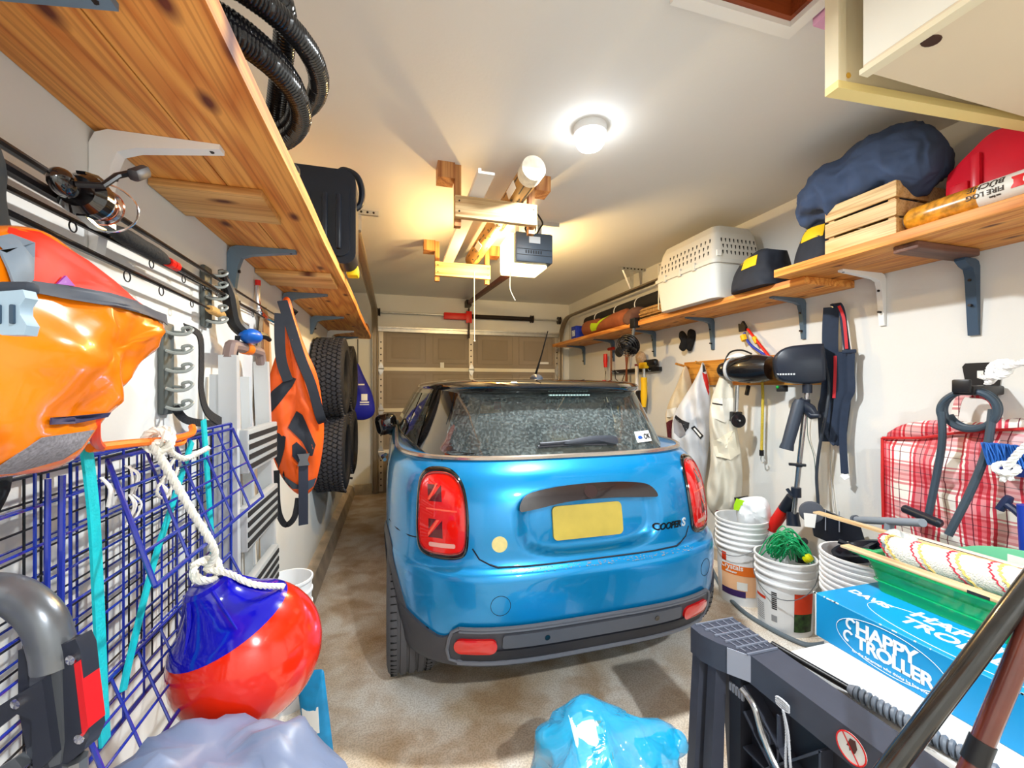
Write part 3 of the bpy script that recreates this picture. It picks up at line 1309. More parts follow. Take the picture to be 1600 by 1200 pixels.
# tailgate seam, side seams
gate = [(-0.735, 1.0), (-0.735, 0.97)]
b = B()
pts = [(-0.44, 0.66), (-0.41, 0.651), (-0.3, 0.6485)] + [(x / 20, 0.648) for x in range(-5, 6)] + [(0.3, 0.6485), (0.41, 0.651), (0.44, 0.66)]
line_on(b, pts, lw, 0.004, 0.0)
for sg in (-1, 1):
    line_on(b, [(sg * 0.44, 0.66), (sg * 0.48, 0.68), (sg * 0.505, 0.72)], lw, 0.003, 0.0)
    line_on(b, [(sg * 0.60, 1.045), (sg * 0.605, 0.99), (sg * 0.60, 0.95), (sg * 0.575, 0.93)], lw, 0.003, 0.0)
    line_on(b, [(sg * 0.70, 0.74), (sg * 0.74, 0.735), (sg * 0.79, 0.735), (sg * 0.825, 0.738)], lw, 0.003, 0.0)
obj('tailgate_seam', b, seam_m, car)
for sg in (-1, 1):
    b = B()
    sf = lambda u, z, o: side_p(u, z, o, sg)
    line_on(b, [(1.08, 1.02), (1.07, 0.9), (1.05, 0.7), (1.03, 0.5), (1.05, 0.33)], sf, 0.003, 0.0)
    obj('door_seam', b, seam_m, car)
    obj('door_seam', line_on(B(), [(2.35, 1.02), (2.37, 0.9), (2.38, 0.6), (2.36, 0.33)], sf, 0.003, 0.0), seam_m, car)
    b = B().tube([side_p(1.22, 0.90, 0.02, sg), side_p(1.30, 0.905, 0.035, sg), side_p(1.40, 0.905, 0.02, sg)], 0.012, 8, M=CARM)
    obj('door_handle', b, chrome, car)

# tail lights: black surround, red lens, union flag bars inside
LX, LZ = 0.612, 0.845
tlo = [(-0.075, 0.10), (-0.045, 0.142), (0.0, 0.152), (0.05, 0.142), (0.078, 0.10), (0.088, 0.0), (0.088, -0.09), (0.075, -0.138),
       (0.03, -0.152), (-0.04, -0.150), (-0.075, -0.13), (-0.085, -0.07), (-0.086, 0.02)]
tls = spline2(tlo, 4)
lens_red = mat('tail_lens_red', (232, 22, 16), 0.08, coat=1.0)
lens_dark = mat('tail_lens_dark', (96, 6, 10), 0.2, coat=1.0)
lens_pink = mat('tail_lens_light', (255, 96, 70), 0.2, coat=1.0)
for sg in (-1, 1):
    sc = lambda k: [(sg * (LX + 0.0 + p[0] * k), LZ + p[1] * k) for p in tls]
    tl = obj('tail_light', band(B(), sc(1.12), sc(0.97), lw, 0.006, 0.01, 4, 0.006), gloss_black, car)
    obj('chrome_ring', band(B(), sc(1.0), sc(0.955), lw, 0.0105, 0.01, 2, 0.002), mat('ring_dark_red', (150, 10, 14), 0.1, coat=1.0), tl)
    ln = obj('lens', patch(B(), sc(0.965), lw, 0.008, 0.008, 8, dome=0.003), lens_red, tl)
    lp = lambda u, z, o: lw(sg * (LX + u), LZ + z, o)
    bars = B()
    for tri in ([(-0.05, 0.105), (-0.012, 0.105), (-0.05, 0.062)], [(0.0, 0.105), (0.0, 0.045), (-0.048, 0.045)],
                [(-0.05, -0.06), (-0.05, -0.02), (-0.022, -0.02)], [(0.0, -0.022), (-0.052, -0.09), (0.0, -0.09)]):
        tri = [(-t[0], t[1]) for t in tri]
        patch(bars, subdiv(tri), lp, 0.0118, 0.001, 3)
    obj('flag_pattern', bars, lens_dark, ln, stuff=True)
    bars = B()
    for q in ([(0.012, 0.11), (0.02, 0.11), (0.052, 0.05), (0.044, 0.05)], [(0.01, -0.022), (0.02, -0.022), (0.052, -0.075), (0.052, -0.088)],
              [(-0.055, 0.01), (0.058, 0.014), (0.058, 0.020), (-0.055, 0.016)]):
        patch(bars, subdiv(q), lp, 0.0122, 0.001, 2)
    obj('flag_bar', bars, lens_pink, ln, stuff=True)
    obj('reversing_lamp', patch(B(), subdiv(rrect(-0.045, -0.125, 0.05, -0.108, 0.006)), lp, 0.0115, 0.003, 3), mat('lens_clear', (235, 170, 160), 0.15, coat=1.0), ln)

# number plate recess with handle bar and plate
RX0, RX1, RZ0, RZ1 = -0.325, 0.335, 0.685, 0.945
ol = spline2([(-0.325, 0.865), (-0.315, 0.775), (-0.26, 0.705), (-0.17, 0.678), (0, 0.670), (0.17, 0.678), (0.27, 0.705), (0.322, 0.775), (0.33, 0.865),
              (0.318, 0.915), (0.26, 0.938), (0.0, 0.946), (-0.25, 0.932), (-0.31, 0.905)], 5)
DENT[0] = False
ol = spline2([(-0.315, 0.858), (-0.30, 0.900), (-0.25, 0.924), (-0.1, 0.940), (0.1, 0.942), (0.25, 0.930), (0.305, 0.908), (0.325, 0.872),
              (0.27, 0.872), (0.1, 0.882), (-0.1, 0.880), (-0.27, 0.858)], 5)
speck = mat('handle_black', (34, 22, 24), 0.22, var=0.5, scale=300, coat=0.6)
hb = obj('tailgate_handle', patch(B(), ol, lw, 0.016, 0.016, 6, ctr=(0.0, 0.902)), speck, car)
ol = [(0.055 * math.cos(a * math.pi / 10) * 0.55, 0.912 + 0.024 * math.sin(a * math.pi / 10)) for a in range(20)]
obj('round_badge', patch(B(), ol, lw, 0.0185, 0.006, 3), mat('badge_dark', (60, 42, 42), 0.3, metal=0.4), hb)
DENT[0] = True
yellow_pl = mat('plate_yellow', (214, 190, 84), 0.5, var=0.10, scale=9)
pl = obj('licence_plate', patch(B(), subdiv(rrect(-0.165, 0.720, 0.160, 0.855, 0.02)), lw, 0.012, 0.012, 4), yellow_pl, car)
# round sticker and lettering
ol = [(-0.40 + 0.031 * math.cos(a * math.pi / 12), 0.735 + 0.031 * math.sin(a * math.pi / 12)) for a in range(24)]
obj('round_sticker', patch(B(), ol, lw, 0.0015, 0.002, 3), mat('sticker_cream', (238, 222, 150), 0.5, var=0.06, scale=60), car)
bk = mat('badge_black', (14, 16, 24), 0.25)
obj('model_lettering', B().text('COOPER', 0.040, CARM, 0.0012, 0.0012, 0.25, spacing=0.92,
                                fn=lambda v: lw(0.375 + v.x, 0.74 + v.y, 0.002 + v.z)), bk, car)
obj('model_lettering', B().text('S', 0.048, CARM, 0.0012, 0.0016, 0.2,
                                fn=lambda v: lw(0.468 + v.x, 0.742 + v.y, 0.002 + v.z)), mat('badge_silver', (226, 228, 232), 0.3, metal=0.3), car)
# chrome belt line
b = B()
for i in range(1):
    ring = car_ring(1.046, LOW)
    ring = [Vector((p.x * 1.012, 1.3 + (p.y - 1.3) * 1.008, p.z + 0.004)) for p in ring]
    b.tube(ring, 0.011, 6, True, M=CARM)
obj('belt_line_trim', b, mat('belt_satin', (196, 184, 172), 0.2, metal=0.8), car)

# greenhouse: pillars in gloss black, openings for the glass
zs_ = [lerp(1.038, 1.36, i / 48) for i in range(49)]
GN = 3.0
rr = [car_ring(z, TOP) for z in zs_]


def pane_rear(z):       # half width of the clear rear glass at height z
    return lerp(0.52, 0.45, (z - 1.04) / 0.29)


def in_windows(c):
    z = c.z
    yr = rear_y(c.x, z, TOP) if abs(c.x) < car_prof(z, TOP)[0] else 9
    if c.y < 0.9 and 1.075 < z < 1.315 and abs(c.x) < pane_rear(z):
        return True
    if c.y > 1.6 and 1.07 < z < 1.33 and abs(c.x) < 0.52:
        return True
    k = (z - 1.06) / 0.255
    if 0 < k < 1 and abs(c.x) > 0.5 and c.y > 0.70 + 0.10 * k and c.y < 2.45 - 0.60 * k:
        if not (1.12 < c.y < 1.19):
            return True
    return False


b = B().rings(rr, True, False, False)
b.f = [f for f in b.f if not in_windows(sum((b.v[i] for i in f), Vector()) / 4)]
b.v = [CARM @ v for v in b.v]
obj('pillars', b, gloss_black, car, sharp=60)


def glass_material():
    m = bpy.data.materials.new('tinted_glass')
    m.use_nodes = True
    nt = m.node_tree
    nt.nodes.clear()
    out = nt.nodes.new('ShaderNodeOutputMaterial')
    tr = nt.nodes.new('ShaderNodeBsdfTransparent')
    tr.inputs[0].default_value = (0.62, 0.70, 0.68, 1)
    gl = nt.nodes.new('ShaderNodeBsdfGlossy')
    gl.inputs['Roughness'].default_value = 0.04
    gl.inputs['Color'].default_value = (0.9, 0.97, 1, 1)
    df = nt.nodes.new('ShaderNodeBsdfDiffuse')
    df.inputs[0].default_value = (0.42, 0.5, 0.5, 1)
    fr = nt.nodes.new('ShaderNodeFresnel')
    fr.inputs[0].default_value = 1.7
    tc = nt.nodes.new('ShaderNodeTexCoord')
    n = nt.nodes.new('ShaderNodeTexNoise')
    n.inputs['Scale'].default_value = 90
    n.inputs['Detail'].default_value = 6
    nt.links.new(tc.outputs['Object'], n.inputs['Vector'])
    r = nt.nodes.new('ShaderNodeValToRGB')
    r.color_ramp.elements[0].position = 0.45
    r.color_ramp.elements[0].color = (0.10, 0.10, 0.10, 1)
    r.color_ramp.elements[1].position = 0.75
    r.color_ramp.elements[1].color = (0.35, 0.35, 0.35, 1)
    nt.links.new(n.outputs[0], r.inputs[0])
    m1 = nt.nodes.new('ShaderNodeMixShader')
    nt.links.new(r.outputs[0], m1.inputs[0])
    nt.links.new(tr.outputs[0], m1.inputs[1])
    nt.links.new(df.outputs[0], m1.inputs[2])
    m2 = nt.nodes.new('ShaderNodeMixShader')
    nt.links.new(fr.outputs[0], m2.inputs[0])
    nt.links.new(m1.outputs[0], m2.inputs[1])
    nt.links.new(gl.outputs[0], m2.inputs[2])
    nt.links.new(m2.outputs[0], out.inputs[0])
    return m


glass_m = glass_material()
# rear glass and its frame
oo = subdiv(spline2([(-0.575, 1.054), (-0.3, 1.052), (0, 1.051), (0.3, 1.052), (0.575, 1.054), (0.565, 1.12), (0.53, 1.23), (0.50, 1.315), (0.47, 1.34), (0.25, 1.343), (0, 1.344),
                     (-0.25, 1.343), (-0.47, 1.34), (-0.50, 1.315), (-0.53, 1.23), (-0.565, 1.12)], 5))
gi = [(x * 0.80, 1.195 + (z - 1.195) * 0.78) for x, z in oo]
b = B()
n = len(oo)
rr = []
for i in range(8, 0, -1):
    q = i / 8
    rr.append([tp(x * q, 1.195 + (z - 1.195) * q, 0.004) for x, z in oo])
b.rings(rr, True, False, False, CARM)
j = len(b.v)
b.add([tp(0, 1.195, 0.004)], [], CARM)
for i in range(n):
    b.f.append([j, 7 * n + i, 7 * n + (i + 1) % n])
rg = obj('rear_window', b, glass_m, car)
frit = mat('window_frit', (18, 24, 28), 0.3, coat=0.5)
obj('window_border', band(B(), [(x * 0.99, z) for x, z in oo], gi, tp, 0.001, 0.004, 5), frit, rg)
st = B()
patch(st, subdiv(rrect(0.345, 1.085, 0.455, 1.135, 0.003)), tp, 0.007, 0.002, 3)
stk = obj('window_sticker', st, label_m, rg)
obj('sticker_text', B().text('OK', 0.034, CARM, 0.0006, 0.0008, fn=lambda v: tp(0.423 + v.x, 1.108 + v.y, 0.0085 + v.z)), bk, stk)
obj('sticker_mark', patch(B(), subdiv([(0.355, 1.106), (0.362, 1.114), (0.380, 1.114), (0.388, 1.105), (0.380, 1.100), (0.362, 1.100)]), tp, 0.009, 0.001, 2), mat('sticker_blue', (30, 80, 160), 0.5), stk)
# rear wiper
b = B()
b.tube([tp(x, z_, 0.018) for x, z_ in ((-0.17, 1.095), (-0.08, 1.098), (0.02, 1.105))], 0.007, 6, M=CARM)
b.tube([tp(x, z_, 0.012) for x, z_ in ((-0.18, 1.086), (0.0, 1.090), (0.16, 1.084))], 0.005, 6, M=CARM)
wi = obj('rear_wiper', b, black_pl, car)
ol = spline2([(-0.06, 1.090), (0.0, 1.108), (0.10, 1.118), (0.20, 1.114), (0.215, 1.095), (0.20, 1.078), (0.12, 1.090), (0.02, 1.086)], 4)
obj('wiper_arm', patch(B(), ol, tp, 0.03, 0.02, 4, dome=0.006), mat('wiper_grey', (52, 56, 64), 0.35), wi)
# side windows and windscreen
for sg in (-1, 1):
    for ya, yb in ((0.70, 1.12), (1.19, 2.46)):
        b = B()
        rr = []
        for i in range(9):
            k = i / 8
            z_ = lerp(1.055, 1.325, k)
            a = ya + (0.11 * k if ya < 1 else 0)
            c = yb if yb < 2 else 2.46 - 0.61 * k
            rr.append([side_p(lerp(a, c, j / 12), z_, 0.003, sg, TOP) for j in range(13)])
        b.rings(rr, False, False, False, CARM)
        obj('side_window', b, glass_m, car)
b = B()
rr = []
for i in range(9):
    z_ = lerp(1.065, 1.335, i / 8)
    wd, yr, yf = car_prof(z_, TOP)
    row = []
    for j in range(17):
        x = lerp(-0.54, 0.54, j / 16)
        yg = min(2.5, yf - 0.3)
        row.append(Vector((x, yg + (yf - yg) * (1 - (abs(x) / wd) ** 3) ** (1 / 3) + 0.003, z_)))
    rr.append(row)
b.rings(rr, False, False, False, CARM)
obj('windscreen', b, glass_m, car)
# roof with spoiler lip
ROOF = [(1.332, 0.62, 0.37, 1.95), (1.345, 0.645, 0.345, 1.99), (1.362, 0.655, 0.335, 2.0), (1.378, 0.645, 0.355, 1.97), (1.390, 0.62, 0.43, 1.90),
        (1.402, 0.55, 0.58, 1.78), (1.410, 0.44, 0.75, 1.65), (1.4155, 0.28, 0.92, 1.5), (1.418, 0.1, 1.08, 1.33)]


def roof_ring(row):
    z_, wd, yr, yf = row
    pts = []
    ym = (yr + yf) / 2
    for i in range(96):
        a = 2 * math.pi * i / 96
        c_, s_ = math.cos(a), math.sin(a)
        e = 2 / 4.2
        yy_ = ym - (ym - yr) * math.copysign(abs(c_) ** e, c_)
        pts.append(Vector((wd * math.copysign(abs(s_) ** e, s_) * taper(yy_), yy_, z_)))
    return pts


b = B().rings([roof_ring(r) for r in ROOF], True, True, True, CARM)
obj('roof', b, gloss_black, car, sharp=60)
b = B()
for i in range(14):
    x = -0.08 + i * 0.0155
    b.box((x, 0.352, 1.318), (x + 0.009, 0.372, 1.325), CARM)
obj('high_brake_light', b, mat('brake_leds', (190, 225, 225), 0.2, emit=(200, 235, 235), estr=0.08), car, stuff=True)
b = B()
ol = [(0.028, -0.06), (0.0, -0.075), (-0.028, -0.06), (-0.026, 0.03), (0.0, 0.06), (0.026, 0.03)]
rr = []
for q, h in ((1.0, 0.0), (0.95, 0.012), (0.7, 0.026), (0.35, 0.032)):
    rr.append([Vector((x * q, 0.80 + y * q, 1.404 + h)) for x, y in spline2(ol, 4)])
b.rings(rr, True, True, True, CARM)
an = obj('antenna', b, mat('antenna_grey', (40, 46, 56), 0.4), car)
obj('antenna_rod', B().tube([(0, 0.80, 1.43), (0.008, 0.71, 1.55), (0.014, 0.63, 1.67)], [0.007, 0.004, 0.003], 6, M=CARM), mat('black_rubber', (22, 22, 24), 0.6), an)
# door mirrors, folded in
for sg in (-1, 1):
    b = B()
    M = CARM @ Matrix.Translation((sg * 0.865, 2.02, 1.06)) @ rotm(0, sg * 12, 0)
    b.rbox((-0.085, -0.06, -0.085), (0.085, 0.12, 0.085), 0.05, M, 4)
    mr = obj('door_mirror', b, gloss_black, car)
    obj('mirror_stalk', B().tube([(sg * 0.84, 2.07, 0.99), (sg * 0.78, 2.10, 0.975)], 0.025, 8, M=CARM), gloss_black, mr)
# seats and dashboard
seat_m = mat('seat_dark', (26, 26, 30), 0.8)
for sx, sy in ((-0.33, 0.72), (0.33, 0.72), (-0.34, 1.45), (0.34, 1.45)):
    b = B().rbox((-0.25, 0, 0.35), (0.25, 0.14, 1.02), 0.04, CARM @ Matrix.Translation((sx, sy, 0)))
    b.rbox((-0.23, 0.1, 0.30), (0.23, 0.55, 0.48), 0.04, CARM @ Matrix.Translation((sx, sy, 0)))
    se = obj('seat', b, seat_m, car)
    obj('head_restraint', B().rbox((-0.12, 0.0, 1.04), (0.12, 0.09, 1.18), 0.035, CARM @ Matrix.Translation((sx, sy, 0))), seat_m, se)
obj('dashboard', B().rbox((-0.70, 2.15, 0.6), (0.70, 2.55, 1.00), 0.05, CARM), seat_m, car)
obj('parcel_shelf', B().box((-0.60, 0.30, 0.985), (0.60, 0.72, 1.0), CARM), mat('shelf_grey', (52, 58, 62), 0.9), car)
b = B()
random.seed(21)
for k in range(150):
    x = random.uniform(-0.38, 0.50)
    p = lw(x, random.uniform(0.632, 0.643), 0.0008)
    b.box((-0.003 * random.random() - 0.001, -0.0008, -0.0008), (0.003 * random.random() + 0.001, 0.0008, 0.0012 * random.random() + 0.0004), CARM @ Matrix.Translation(p) @ rotm(random.uniform(-40, 40), 0, random.uniform(-20, 20)))
obj('dried_dirt', b, mat('dust_pale', (150, 150, 142), 0.9), car, stuff=True)
obj('red_tag', B().rbox((0.0, 1.855, 1.17), (0.06, 1.87, 1.24), 0.006, CARM), red_m, car)
obj('rear_view_mirror', B().rbox((-0.11, 1.86, 1.235), (0.11, 1.89, 1.30), 0.012, CARM), gloss_black, car)


def tread_tyre(R, W, seed=0):
    """tyre around local x axis: casing rings with grooves"""
    b = B()
    prof = [(R * 0.66, -W * 0.42), (R * 0.72, -W * 0.50), (R * 0.85, -W * 0.52), (R * 0.94, -W * 0.49), (R * 0.985, -W * 0.43), (R, -W * 0.36)]
    g = []
    for k in range(4):
        c = lerp(-W * 0.27, W * 0.27, k / 3)
        g += [(R, c - 0.007), (R - 0.008, c - 0.0055), (R - 0.008, c + 0.0055), (R, c + 0.007)]
    prof += g + [(R, W * 0.36), (R * 0.985, W * 0.43), (R * 0.94, W * 0.49), (R * 0.85, W * 0.52), (R * 0.72, W * 0.50), (R * 0.66, W * 0.42)]
    b.lathe(prof, 56, frame((0, 0, 0), (0, 1, 0), (0, 0, 1)), caps=False)
    return b


def wheel(parent, c, R, W, spokes=5):
    M = CARM @ Matrix.Translation(c)
    bb = tread_tyre(R, W)
    bb.v = [M @ v for v in bb.v]
    # sipes across the tread
    ty = obj('tyre', bb, rubber, parent)
    s = B()
    for k in range(64):
        a = 2 * math.pi * k / 64
        Mr = M @ Matrix.Rotation(a, 4, 'X')
        for sgx in (-1, 1):
            s.box((sgx * W * 0.36 - 0.016, -0.002, R - 0.006), (sgx * W * 0.36 + 0.010, 0.002, R + 0.0004), Mr)
    obj('tread_sipe', s, mat('sipe_black', (8, 8, 9), 0.9), ty, stuff=True)
    sgn = -1 if c[0] < 0 else 1
    rim = B()
    rim.lathe([(R * 0.66, -W * 0.42), (R * 0.60, -W * 0.3), (R * 0.58, 0), (R * 0.60, W * 0.3), (R * 0.66, W * 0.42)], 40, M @ frame((0, 0, 0), (0, 1, 0), (0, 0, 1)), caps=False)
    for k in range(spokes):
        Mr = M @ Matrix.Rotation(2 * math.pi * k / spokes, 4, 'X')
        rim.box((sgn * W * 0.34 - 0.015, -0.028, 0.02), (sgn * W * 0.34 + 0.012, 0.028, R * 0.62), Mr)
    rim.lathe([(0.0, -0.02), (0.06, -0.02), (0.055, 0.02), (0, 0.02)], 20, M @ Matrix.Translation((sgn * W * 0.34, 0, 0)) @ frame((0, 0, 0), (0, 1, 0), (0, 0, 1)))
    obj('rim', rim, mat('rim_dark', (50, 52, 56), 0.3, metal=0.7), parent)


for yy in (WY, FY):
    for sg in (-1, 1):
        e = bpy.data.objects.new('wheel', None)
        COL.objects.link(e)
        e.parent = car
        ROOT[e.name] = ROOT['car']
        wheel(e, (sg * 0.727, yy, WR), WR, 0.21)

# ------------------------------------------------------------------ left side
shelf_w = wood('shelf_pine', (240, 170, 84), (212, 128, 50), 'Y', ring=22)
cleat_w = wood('cleat_pine', (232, 184, 116), (204, 146, 78), 'X', ring=10)
brk_blue = mat('bracket_blue_grey', (112, 138, 160), 0.4, metal=0.3, var=0.05)
brk_white = mat('bracket_white', (240, 242, 242), 0.4)
blk = mat('black_plastic', (20, 20, 23), 0.4)
webbing = mat('black_webbing', (26, 28, 34), 0.8, bump=0.3, bscale=200)


def bracket(parent, o, dx, m, La=0.27, Lv=0.24, wd=0.026):
    """stamped L bracket; o = inner corner at wall, dx = +1/-1 away from wall; arm under the shelf"""
    prof = [(0, 0), (La, 0), (La, -0.010), (0.075, -0.030), (0.045, -0.042), (0.034, -0.075), (0.012, -Lv), (0, -Lv)]
    rnd = 0.03
    prof = [(0, -rnd), (0.009, -0.009), (rnd, 0)] + prof[1:]
    M = frame(Vector(o) + Vector((0, wd / 2, 0)), (dx, 0, 0), (0, 0, 1))
    b = B().prism(prof, wd * dx, M)
    br = obj('bracket', b, m, parent)
    s = B()
    for x, z, ax in ((La - 0.02, -0.012, 'z'), (0.004, -0.09, 'x'), (0.004, -0.2, 'x')):
        c = Vector(o) + Vector((dx * x, 0, z - (0.0 if ax == 'x' else 0.0)))
        if ax == 'x':
            s.lathe([(0.006, 0), (0.006, 0.034)], 8, frame(c, (0, 1, 0), (0, 0, 1)) if dx > 0 else frame(c, (0, 0, 1), (0, 1, 0)))
        else:
            s.lathe([(0.006, -0.001), (0.006, 0.002)], 8, Matrix.Translation(c))
    obj('screw_head', s, dark_metal, br, stuff=True)
    return br


SZ = 1.865
t = thing('wall_shelf', 'long two-plank pine shelf on the left wall, over the orange dry bag', 'shelf', (-0.40, 2.2, SZ))
for x0, x1 in ((-0.569, -0.404), (-0.401, -0.235)):
    bb = B()
    ys_ = [lerp(-0.4, 4.6, i / 60) for i in range(61)]
    rr = []
    for y in ys_:
        e = 0.006 * nz((y, x1, 0), 2.2, 3) if x1 > -0.3 else 0
        rr.append([Vector((x0, y, SZ)), Vector((x1 + e, y, SZ)), Vector((x1 + e, y, SZ + 0.04)), Vector((x0, y, SZ + 0.04))])
    bb.rings(rr, True, True, True)
    obj('plank', bb, shelf_w, t)
for ya, yb, x1 in ((1.195, 1.385, -0.325), (1.99, 2.22, -0.27)):
    obj('cleat', B().rbox((-0.568, ya, SZ - 0.02), (x1, yb, SZ - 0.0005), 0.002), cleat_w, t)
for y, m in ((0.655, brk_blue), (1.01, brk_white), (1.70, brk_blue), (2.45, brk_blue), (3.21, brk_blue), (3.98, brk_white), (4.45, brk_blue)):
    bracket(t, (XL + 0.001, y, SZ - 0.0005), 1, m, La=0.22, Lv=0.24 if y < 3 else 0.13)

# coil of corrugated hose
t = thing('corrugated_hose', 'coil of black corrugated hose overhanging the left shelf', 'hose', (-0.42, 0.98, SZ + 0.04))
hose_m = mat('hose_black', (20, 20, 24), 0.22, coat=0.4)


def corrugated(path, r, pitch=0.0075):
    P = [Vector(p) for p in path]
    L = [0]
    for i in range(1, len(P)):
        L.append(L[-1] + (P[i] - P[i - 1]).length)
    n = int(L[-1] / (pitch / 3))
    pts, rad, j = [], [], 0
    for k in range(n + 1):
        s_ = L[-1] * k / n
        while j < len(L) - 2 and L[j + 1] < s_:
            j += 1
        pts.append(P[j].lerp(P[j + 1], (s_ - L[j]) / max(1e-9, L[j + 1] - L[j])))
        rad.append(r * (1.0 if k % 3 else 0.86))
    return B().tube(pts, rad, 12)


path = []
turns = 3.7
for k in range(int(turns * 40) + 1):
    a = 2 * math.pi * k / 40 + 1.4
    q = k / (turns * 40)
    R = 0.215 + 0.03 * math.sin(a * 0.37 + 1) + 0.012 * math.sin(2 * a)
    path.append(Vector((-0.405 + R * math.cos(a) * 0.98, 0.985 + R * 1.05 * math.sin(a), SZ + 0.065 + 0.135 * q + 0.012 * math.sin(a * 1.3) + 0.05 * math.cos(a) * q)))
path = [Vector((max(p.x, -0.545), p.y, max(p.z, SZ + 0.064))) for p in path]
obj('hose_coil', corrugated(path, 0.0225), hose_m, t)
tail = spline([path[-1], path[-1] + Vector((0.03, 0.05, -0.01)), (-0.33, 1.30, SZ + 0.15), (-0.27, 1.255, SZ + 0.085), (-0.30, 1.18, SZ + 0.07), (-0.40, 1.05, SZ + 0.07)], 8)
obj('hose_end', corrugated(tail, 0.0225), hose_m, t)

# black tool case with handle
t = thing('tool_case', 'dark moulded tool case with handle standing on the left shelf', 'case', (-0.36, 2.03, SZ + 0.041))
case_m = mat('case_navy_black', (22, 27, 38), 0.3)
z0 = SZ + 0.041
xa, xb = -0.55, -0.165
b = B()
ol = rrect(xa, z0, xb, z0 + 0.415, 0.05, 5)
b.prism(ol, 0.14, frame((0, 2.11, 0), (1, 0, 0), (0, 0, 1)))
cs = obj('case_body', b, case_m, t)
b = B().prism(rrect(xa + 0.03, z0 + 0.03, xb - 0.025, z0 + 0.37, 0.04, 5), 0.012, frame((0, 1.972, 0), (1, 0, 0), (0, 0, 1)))
obj('raised_panel', b, case_m, cs)
for x in (-0.45, -0.36, -0.29, -0.235):
    b = B().rbox((x - 0.011, 1.948, z0 + 0.06), (x + 0.011, 1.965, z0 + 0.30), 0.006)
    obj('rib', b, case_m, cs)
b = B().tube(spline([(-0.26, 2.04, z0 + 0.39), (-0.23, 2.04, z0 + 0.445), (-0.17, 2.04, z0 + 0.43), (-0.145, 2.04, z0 + 0.37), (-0.15, 2.04, z0 + 0.30), (-0.18, 2.04, z0 + 0.27)], 6), 0.014, 8)
obj('handle', b, case_m, t)
b = B().rbox((-0.225, 2.16, z0), (-0.17, 2.235, z0 + 0.05), 0.008)
tag(obj('yellow_clamp', b, mat('yellow_plastic', (248, 214, 22), 0.4)), 'small yellow plastic block behind the tool case on the left shelf', 'block')
b = B().rbox((-0.5, 4.22, z0), (-0.24, 4.45, z0 + 0.07), 0.02)
o = tag(obj('brown_pouch', b, mat('brown_leather', (92, 44, 26), 0.5)), 'small brown pouch at the far end of the left shelf', 'pouch')

# fishing rods on the wall
cork = mat('cork', (206, 160, 92), 0.7, var=0.2, scale=60)
rod_m = mat('rod_black', (24, 22, 24), 0.25)


def rod(y0, y1, z0, z1, x, label, r0, grip=None, guides=(), up=1, cork_at=None, red=()):
    t = thing('fishing_rod', label, 'fishing rod', (x, y0, z0), 'fishing rods on the left wall')
    A, C = Vector((x, y0, z0)), Vector((x, y1, z1))
    obj('blank', B().tube([A, A.lerp(C, 0.4), C], [r0, r0 * 0.75, r0 * 0.35], 8), rod_m, t)
    D = (C - A)
    if grip:
        a, c, rr_ = grip
        P = [A.lerp(C, lerp(a, c, k / 8)) for k in range(9)]
        obj('foam_grip', B().tube(P, [rr_ * q for q in (0.6, 0.9, 1, 1, 0.95, 1, 1, 0.9, 0.55)], 12), mat('foam_black', (30, 32, 34), 0.8, bump=0.3, bscale=120), t)
    if cork_at:
        a, c, rr_ = cork_at
        obj('cork_grip', B().tube([A.lerp(C, lerp(a, c, k / 6)) for k in range(7)], [rr_ * q for q in (0.8, 1, 1, 0.95, 1, 1, 0.7)], 12), cork, t)
    for q in red:
        P = [A.lerp(C, q), A.lerp(C, q + 0.012)]
        obj('red_thread', B().tube(P, r0 * 1.05, 8), red_m, t)
    for q, rr_ in guides:
        p = A.lerp(C, q)
        b = B()
        ring = [p + Vector((0.004, rr_ * math.cos(k * math.pi / 8), -up * (rr_ * 1.1 + 0.003) + rr_ * math.sin(k * math.pi / 8))) for k in range(16)]
        b.tube(ring, 0.0013, 5, True)
        b.tube([p + Vector((0, -0.02, 0)), p + Vector((0.003, 0, -up * 0.004)), p + Vector((0, 0.02, 0))], 0.002, 5)
        obj('line_guide', b, mat('guide_dark', (40, 36, 36), 0.3, metal=0.7), t)
    return t


G = ((0.22, 0.010), (0.42, 0.009), (0.6, 0.009), (0.75, 0.007), (0.9, 0.006))
rod(0.42, 2.35, 1.70, 1.69, -0.525, 'thin black fishing rod, topmost on the left wall', 0.0075, None, ((0.58, 0.013), (0.96, 0.007)), 1)
r2 = rod(0.40, 1.92, 1.668, 1.645, -0.515, 'black fishing rod carrying a spinning reel and foam grip', 0.011, (0.37, 0.50, 0.0165), ((0.9, 0.01),), 1,
         red=(0.505, 0.52))
rod(0.42, 1.60, 1.615, 1.59, -0.53, 'dark fishing rod with cork butt resting in the upper rack', 0.008, None, ((0.52, 0.011), (0.63, 0.010), (0.76, 0.008)), 1, cork_at=(0.86, 0.95, 0.013))
rod(0.42, 1.95, 1.645, 1.672, -0.545, 'slim black fishing rod with small line guides, second from the top', 0.006, None, ((0.32, 0.009), (0.48, 0.009), (0.58, 0.009), (0.66, 0.007), (0.72, 0.006)), 1)
